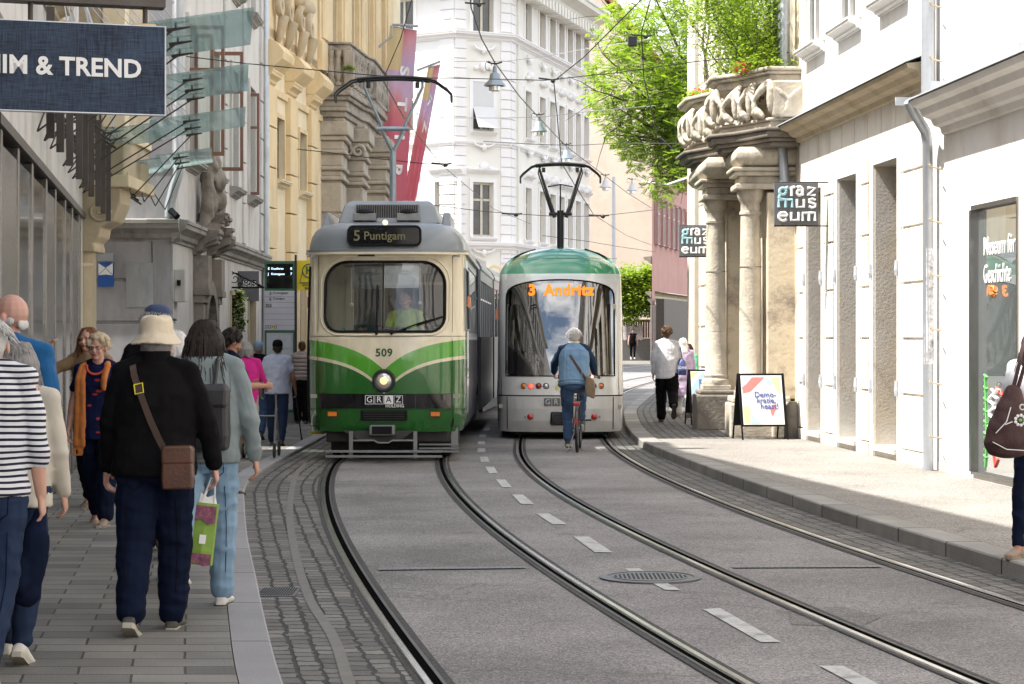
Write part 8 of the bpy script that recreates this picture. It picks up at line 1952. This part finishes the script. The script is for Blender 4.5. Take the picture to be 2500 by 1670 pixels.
m = MB(); m.tube([(-.04, .2, .3), (-.14, -.05, .0+.01)], .009, 5); m.build('kickstand', 'alu', rt, **B_)
Cy = person('grey-haired man in a denim vest and jeans riding a bicycle behind the silver tram', 1401, 797, by_+.22, z0=0, H=1.80, zroot=.0, rz=-4, hz=1.00, legs=((22, 30), (74, 78)), arms=((38, 22, 22, 8), (36, 18, 26, 8)), lean=14, fat=1.12, skin='skin_pink', top=('c_darkblue', 'long', .02, 1.05), bottom=('c_jeans', 'trousers', 1.05), shoes=('shoe_black', 'sole'), hair=('thin', 'h_silver'), vox=.010, head=(-10, 0))
m = MB(); rows = [(-.06, .222, .178), (.06, .215, .175), (.2, .215, .172), (.36, .222, .168), (.45, .208, .145), (.52, .14, .10), (.56, .09, .085)]
m.loft([[Cy.hip+Cy.u*t+V((rx*math.cos(a), 0, 0))+Cy.fw*(ry*math.sin(a)) for a in [2*PI*i/22 for i in range(22)]] for t, rx, ry in rows]); remesh(Cy.sc(m), 'denim_vest', 'c_denim', Cy.rt, .011, 2, .010, 8)
m = MB()
for t, rx, ry in ((-.03, .226, .182), (.01, .224, .182)): m.tube([Cy.hip+Cy.u*t+V((rx*math.cos(a), 0, 0))+Cy.fw*(ry*math.sin(a)) for a in [2*PI*i/24 for i in range(25)]], .006, 5)
for g in (-1, 1): m.tube([Cy.hip+Cy.u*t+V((g*.12, -.155-(.02 if t < .4 else 0), 0)) for t in (.04, .2, .36, .46)], .005, 4)
Cy.sc(m).build('seam', 'c_jeans_light', Cy.rt, world=False, each=False)
m = MB(); m.loft([[Cy.hip+Cy.u*t+V((r*math.cos(a), r*.9*math.sin(a)+.0, 0)) for a in [2*PI*i/18 for i in range(18)]] for t, r in ((.53, .10), (.57, .085), (.60, .078))]); Cy.sc(m).build('collar', 'c_cream', Cy.rt, smooth=60, world=False)
rt = thing_world('messenger_bag', 'brown canvas messenger bag on the hip of the cyclist', 'bag', Cy, Cy.hip+V((.22, -.12, -.02)))
pts = [Cy.hip+Cy.u*t+V((x, y, 0)) for x, t, y in ((-.12, .54, -.03), (-.09, .48, -.13), (-.03, .36, -.175), (.05, .24, -.18), (.13, .12, -.17), (.18, .04, -.14))]
m = MB(); rings = []
for i, p in enumerate(pts):
    d = (pts[min(i+1, 5)]-pts[max(i-1, 0)]).normalized(); s = d.cross(V((0, -1, 0))).normalized(); rings.append([p+s*.02, p-s*.02, p-s*.02+V((0, .01, 0)), p+s*.02+V((0, .01, 0))])
m.loft(rings); lay(Cy, m).build('strap', 'leather_dark', rt, smooth=50)
c = Cy.hip+V((.235, -.12, -.03)); m = MB(); m.loft([[(c.x+a*w, c.y+b*.12, c.z+z-.03*a/.07) for a, b in ((-.06, -1), (.06, -1), (.06, 1), (-.06, 1))] for z, w in ((-.17, 1.0), (-.05, 1.2), (.08, 1.0), (.11, .6))]); lay(Cy, m).build('bag_body', 'bag_canvas', rt, bevel=.02)
# ================================================================= STREET FURNITURE, WIRES, LAMPS, FLAGS
Y0 = 38.5
rt = root('stop_totem', 'green and white tram stop sign with departure screen and line list 3, 5 and N9', 'stop sign', tuple(gr(684, 1018, .05)))
pmat('totem_green', (.03, .13, .07), .4, 0, .04, 3, 0, coat=.3); pmat('totem_white', (.50, .50, .55), .5, 0, .04, 3, 0); pmat('paper', (.45, .48, .52), .5, 0, .12, 8, 0); pmat('yellow_sign', (.75, .57, .01), .45, 0, .03, 3, 0); pmat('ink', (.03, .03, .035), .6, 0, 0, 3, 0)
emat('screen_text', (.55, .75, 1), 1.2)
def bx(x0, x1, y0, y1, Y, d0, d1, nm, mat, par=None, **k):
    a, b = at(x0, y1, Y), at(x1, y0, Y); m = MB(); m.box(a.x, b.x, Y-d0, Y+d1, a.z, b.z); return m.build(nm, mat, par or rt, **k)
bx(646, 722, 637, 1010, 38.5, .0, .10, 'casing', 'totem_green', bevel=.01)
bx(719, 724, 636, 1016, 38.5, .012, .11, 'side_post', 'chassis'); m = MB(); a = at(640, 1018, 38.5); b = at(728, 1008, 38.5); m.box(a.x, b.x, 38.4, 38.7, .05, b.z); m.build('base', 'alu', rt)
sc_ = bx(651, 715, 644, 704, 38.5, .006, 0, 'screen', 'gloss_black')
for t_, x, y, s_, al in (('E', 654, 656, .065, 'LEFT'), ('Dustlleren', 662, 656, .055, 'LEFT'), ('8', 713, 656, .065, 'RIGHT'), ('J', 654, 669, .065, 'LEFT'), ('Krenngasse', 662, 669, .055, 'LEFT'), ('7', 713, 669, .065, 'RIGHT')):
    text(t_, s_, 'screen_text', sc_, tuple(at(x, y, 38.49)), align=al, bold=.01)
lp_ = bx(646, 719, 710, 806, 38.5, .010, 0, 'line_panel', 'totem_white')
for i, y in enumerate((724, 738, 751, 766, 780, 794)): bx(646, 719, y, y+.7, 38.5, .012, -.01, 'panel_line', 'alu', lp_)
text('3', .085, 'ink', lp_, tuple(at(660, 717, 38.487)), bold=.02); text('5', .085, 'ink', lp_, tuple(at(660, 731, 38.487)), bold=.02)
text('Krenngasse', .06, 'ink', lp_, tuple(at(667, 715, 38.487)), align='LEFT'); text('Puntigam', .06, 'ink', lp_, tuple(at(667, 729, 38.487)), align='LEFT')
n9 = bx(649, 663, 742, 750, 38.5, .013, -.01, 'night_line_tag', 'indigo', lp_); text('N9', .06, 'yellow_sign', n9, tuple(at(656, 746, 38.484)), bold=.02)
for i, ch in enumerate('GRAZ'):
    o = bx(648+i*7.3, 654+i*7.3, 795, 802, 38.5, .013, -.01, 'logo_tile', 'yel_paint' if i == 2 else 'board_grey', lp_); text(ch, .05, 'sign_white' if i != 2 else 'ink', o, tuple(at(651+i*7.3, 798.5, 38.484)), bold=.01)
pc = bx(651, 715, 813, 1000, 38.5, .005, 0, 'poster_case', 'zinc'); 
for x0, x1, y0, y1 in ((656, 683, 818, 850), (685, 711, 818, 850), (656, 683, 853, 890), (685, 711, 853, 890)): bx(x0, x1, y0, y1, 38.5, .008, -.006, 'timetable', 'paper', pc)
rt = root('stop_flag', 'yellow tram stop flag with a green H in a ring, half hidden behind the tram', 'sign', tuple(gr(724, 1018, .05)))
a, b = at(725, 709, 38.6), at(822, 636, 38.6); m = MB(); m.box(a.x, b.x, 38.58, 38.62, a.z, b.z); m.build('panel', 'yellow_sign', rt)
m = MB(); m.tube([at(722, 622, 38.6), at(722, 1018, 38.6)], .022, 8); m.build('pole', 'chassis', rt)
c = at(755, 661, 38.57); r = .125; m = MB(); m.tube([(c.x+r*math.cos(t), c.y, c.z+r*math.sin(t)) for t in [2*PI*i/28 for i in range(30)]], .011, 5, cap=False)
m.tube([(c.x-r, c.y, c.z), at(732, 690, 38.57), at(790, 690, 38.57)], .010, 5); m.build('ring', 'totem_green', rt, each=False)
text('H', .19, 'totem_green', rt, tuple(c), bold=.04); text('Schlossberg-\nMurinsel', .058, 'ink', rt, tuple(at(757, 699.5, 38.57)), bold=.004)
# street lamps hung from the span wires
def lamp(px, py, Y, label, mat='lampmetal'):
    p = at(px, py, Y); rt = root('street_lamp', label, 'lamp', tuple(p), 0, 'street lamps hung on the wire')
    m = MB(); m.lathe([(.02, .50), (.05, .48), (.06, .34), (.12, .30), (.14, .16), (.26, .04), (.27, 0), (.24, .0), (.12, .14), (.002, .15)], p, 20); m.build('shade', mat, rt, smooth=50)
    m = MB(); m.lathe([(.15, -.0), (.15, -.12), (.12, -.14), (.002, -.14)], p, 16); m.build('lens', 'lens_clear', rt, smooth=50)
    m = MB(); m.tube([p+V((0, 0, .48)), p+V((0, 0, .62))], .015, 6); m.tube([p+V((-.18, 0, .60)), p+V((-.07, 0, .56)), p+V((.07, 0, .56)), p+V((.18, 0, .60))], .02, 6); m.tube([p+V((-.16, 0, .55))+V((.08*math.cos(t), 0, .12*math.sin(t)-.05)) for t in [2*PI*i/12 for i in range(11)]], .008, 4); m.build('hanger', 'wire', rt, each=False)
lamp(1208, 210, 51, 'nearest hanging street lamp, grey bell shape, high before the white house'); lamp(1316, 322, 66, 'second hanging street lamp down the wire, in front of the white house'); lamp(1383, 388, 78, 'third hanging street lamp, just above the silver tram pantograph')
lamp(1478, 458, 92, 'pale hanging street lamp beside the white pole', 'lampwhite'); lamp(1543, 466, 98, 'pale hanging street lamp nearest the red house', 'lampwhite')
rt = root('mast', 'slim white steel mast in front of the beige end wall', 'mast', tuple(at(1498, 880, 108)))
m = MB(); a = at(1498, 432, 100); m.tube([(a.x, 100, .3), a], [.13, .09], 10); m.build('pole', 'lampwhite', rt, smooth=50)
WIRES = [
 ('contact wire above the green tram running down to its pantograph', [(1005, 0, 22), (978, 95, 25.5), (938, 188, 28)], .007, 'wire'),
 ('contact wire continuing past the green tram towards the silver tram', [(932, 190, 28.3), (985, 285, 33), (1075, 400, 45), (1205, 510, 75), (1330, 560, 95)], .009, 'wire'),
 ('heavy lamp suspension cable running from top centre down over the lamps', [(1148, -20, 43), (1150, 18, 44), (1176, 95, 47), (1208, 153, 51), (1268, 235, 58), (1316, 288, 66), (1383, 358, 78), (1478, 430, 92), (1530, 470, 100), (1610, 520, 115)], .016, 'wire'),
 ('contact wire from the top of the picture down to the silver tram pantograph', [(1585, -20, 26), (1500, 65, 28.5), (1425, 140, 31.5), (1352, 198, 35), (1362, 300, 36), (1371, 396, 36)], .009, 'wire'),
 ('contact wire leaving the silver tram pantograph towards the far street', [(1371, 398, 36), (1405, 455, 42), (1450, 525, 60), (1530, 575, 90), (1620, 610, 115)], .011, 'wire'),
 ('dark cable looping in front of the large tree', [(1590, -10, 45), (1566, 80, 46), (1572, 190, 48), (1588, 260, 50), (1606, 330, 52), (1650, 372, 56)], .013, 'wire'),
 ('thin span wire from the left house to the museum house', [(455, 138, 31), (600, 155, 31), (740, 168, 31), (900, 183, 31), (1000, 190, 31), (1125, 191, 32), (1330, 196, 34), (1500, 178, 34), (1700, 150, 33), (1925, 128, 31.5)], .008, 'wire'),
 ('thin span wire across the yellow palace at the height of the pantograph', [(725, 364, 46), (800, 372, 46), (900, 385, 46), (1040, 400, 46), (1080, 402, 46)], .010, 'wire'),
 ('thin span wire crossing before the white house at the second storey', [(905, 258, 58), (1080, 288, 60), (1230, 288, 60), (1330, 285, 60), (1440, 272, 60), (1600, 258, 60)], .010, 'wire_light'),
 ('thin span wire crossing before the white house at first floor height', [(1100, 150, 60), (1230, 150, 60), (1330, 138, 60), (1440, 118, 60), (1590, 95, 60)], .008, 'wire_light'),
 ('span wire from the white house to the balcony end, at mid height', [(1180, 345, 64), (1300, 352, 64), (1400, 355, 64), (1500, 350, 58), (1655, 350, 50)], .011, 'wire'),
 ('low span wire passing over the roof of the silver tram', [(1050, 500, 62), (1180, 516, 64), (1260, 522, 66), (1350, 528, 68), (1460, 528, 72), (1600, 512, 80)], .012, 'wire'),
 ('low wire in front of the red house and the mast', [(1325, 575, 85), (1440, 590, 88), (1510, 602, 92), (1600, 615, 100)], .012, 'wire'),
 ('pale thick hose-like wire from the white mast to the carved portal', [(1545, 436, 98), (1580, 445, 80), (1630, 450, 60), (1690, 430, 46)], .03, 'sign_white')]
for lb, pts, r, mt in WIRES:
    P3 = [at(*p) for p in pts]; rt_ = MB(); rt_.tube(P3, r, 5); o = rt_.build('overhead_wire', mt, None); tag(o, lb, 'wire', 'overhead wires')
for lb, x, y, Y in (('small insulator clamp where the span wire crosses left of the lamp cable', 1160, 10, 44), ('contact wire clamp high above the silver tram', 1340, 195, 35), ('wire clamp in front of the white house right of the flags', 1078, 401, 46), ('wire clamp between the two trams above the roofs', 1250, 523, 66), ('wire clamp beside the silver tram pantograph', 1462, 527, 72), ('small dark wire clamp in front of the tree crown', 1567, 88, 46)):
    p = at(x, y, Y); k = Y/50; m = MB(); m.tube([p+V((-.25*k, 0, .03)), p+V((.1*k, 0, 0)), p+V((.25*k, 0, .02))], .022*k, 5); m.ell(p+V((.1*k, 0, -.02)), (.06*k, .05*k, .05*k), seg=8, rg=5); o = m.build('wire_clamp', 'wire', None, each=False); tag(o, lb, 'wire clamp', 'overhead wire clamps')
rt = root('wall_lamp', 'small black lamp hanging among the branches of the tree', 'lamp', tuple(at(1544, 100, 60)))
p = at(1544, 100, 60); m = MB(); m.box(p.x-.13, p.x+.13, 59.9, 60.1, p.z-.16, p.z+.13); m.build('housing', 'wire', rt, bevel=.02)
# flags on the palace
def flagmat():
    m, nt, b = newmat('flag'); L = nt.links.new; sp(b, 'Roughness', .75)
    t = N(nt, 'ShaderNodeTexCoord'); s = N(nt, 'ShaderNodeSeparateXYZ'); L(t.outputs['UV'], s.inputs[0])
    r = N(nt, 'ShaderNodeValToRGB'); e = r.color_ramp; e.elements[0].position = 0; e.elements[0].color = (.64, .17, .23, 1); e.elements[1].position = 1; e.elements[1].color = (.64, .2, .25, 1)
    for pos, c in ((.5, (.64, .18, .24)), (.6, (.66, .26, .26)), (.70, (.64, .46, .64)), (.82, (.56, .42, .62)), (.92, (.66, .36, .44))): q = e.elements.new(pos); q.color = (*c, 1)
    n = N(nt, 'ShaderNodeTexNoise', i_Scale=2.5, i_Detail=1.0); L(t.outputs['UV'], n.inputs[0]); ad = N(nt, 'ShaderNodeMath', operation='MULTIPLY_ADD'); ad.inputs[1].default_value = .18; L(n.outputs[0], ad.inputs[0]); L(s.outputs[1], ad.inputs[2])
    sb = N(nt, 'ShaderNodeMath', operation='SUBTRACT'); sb.inputs[1].default_value = .09; L(ad.outputs[0], sb.inputs[0]); L(sb.outputs[0], r.inputs[0])
    # sand-coloured field at the top on the hoist side
    m1 = N(nt, 'ShaderNodeMath', operation='LESS_THAN'); m1.inputs[1].default_value = .52; L(s.outputs[0], m1.inputs[0]); m2 = N(nt, 'ShaderNodeMath', operation='GREATER_THAN'); m2.inputs[1].default_value = .79; L(s.outputs[1], m2.inputs[0])
    mm = N(nt, 'ShaderNodeMath', operation='MULTIPLY'); L(m1.outputs[0], mm.inputs[0]); L(m2.outputs[0], mm.inputs[1])
    x = N(nt, 'ShaderNodeMixRGB'); x.inputs[2].default_value = (.66, .54, .32, 1); L(mm.outputs[0], x.inputs[0]); L(r.outputs[0], x.inputs[1]); L(x.outputs[0], b.inputs[0])
    tl = N(nt, 'ShaderNodeBsdfTranslucent'); L(x.outputs[0], tl.inputs[0]); ms = N(nt, 'ShaderNodeMixShader'); ms.inputs[0].default_value = .5; L(b.outputs[0], ms.inputs[1]); L(tl.outputs[0], ms.inputs[2]); L(ms.outputs[0], nt.nodes['Material Output'].inputs[0])
flagmat()
def flag(label, TL, TR, BL_, BR_, Y, pole, word):
    rt = root('banner', label, 'flag', tuple(at(*pole[0], Y)), 0, 'tall banners hanging from the yellow palace')
    m = MB(); nu, nv = 12, 30; vs = []; uvs = []
    def P(u, v, off=0.0):
        a = V((TL[0]+(TR[0]-TL[0])*u, TL[1]+(TR[1]-TL[1])*u)); b = V((BL_[0]+(BR_[0]-BL_[0])*u, BL_[1]+(BR_[1]-BL_[1])*u)); c = b.lerp(a, v)
        return at(c.x, c.y, Y+.12*math.sin(u*9+v*2)*(1-.4*v)+.06*math.sin(v*7+u*3)-off)
    for j in range(nv+1):
        for i in range(nu+1): vs.append(P(i/nu, j/nv)); uvs.append((i/nu, j/nv))
    m.add(vs, [(j*(nu+1)+i, j*(nu+1)+i+1, (j+1)*(nu+1)+i+1, (j+1)*(nu+1)+i) for j in range(nv) for i in range(nu)])
    for i, u in enumerate(uvs): m.uv[i] = u
    m.build('cloth', 'flag', rt, smooth=60)
    m = MB(); q = [at(*p, Y) for p in pole]; m.tube(q, .035, 6); m.tube([at(*TL, Y), at(*TR, Y)], .02, 5); m.build('flag_pole', 'zinc', rt, each=False)
    for i, ch in enumerate(word):
        v = .93-.165*i-.14; me = text_mesh(ch, .55, bold=.04, extr=.004)
        for q_ in me.vertices:
            x_, y_ = q_.co.x, q_.co.y; uu = .66+y_*.78; vv = v-x_/5.2; w_ = P(min(1, max(0, uu)), vv, .03+q_.co.z); q_.co = INV[rt.name] @ w_
        me.materials.clear(); me.materials.append(MATS['sign_white']); 
        for p in me.polygons: p.material_index = 0
        o = bpy.data.objects.new('lettering', me); COL.objects.link(o); o.parent = rt
flag('large crimson and violet banner with white letters hanging behind the green tram pantograph', (952, 63), (1018, 75), (900, 560), (985, 560), 56, ((890, 145), (956, 88), (958, 60), (1021, 64)), 'STIRIA')
flag('narrow crimson banner hanging just right of the larger banner', (1045, 165), (1075, 158), (972, 545), (1002, 560), 59, ((1018, 172), (1075, 150)), 'AZ')
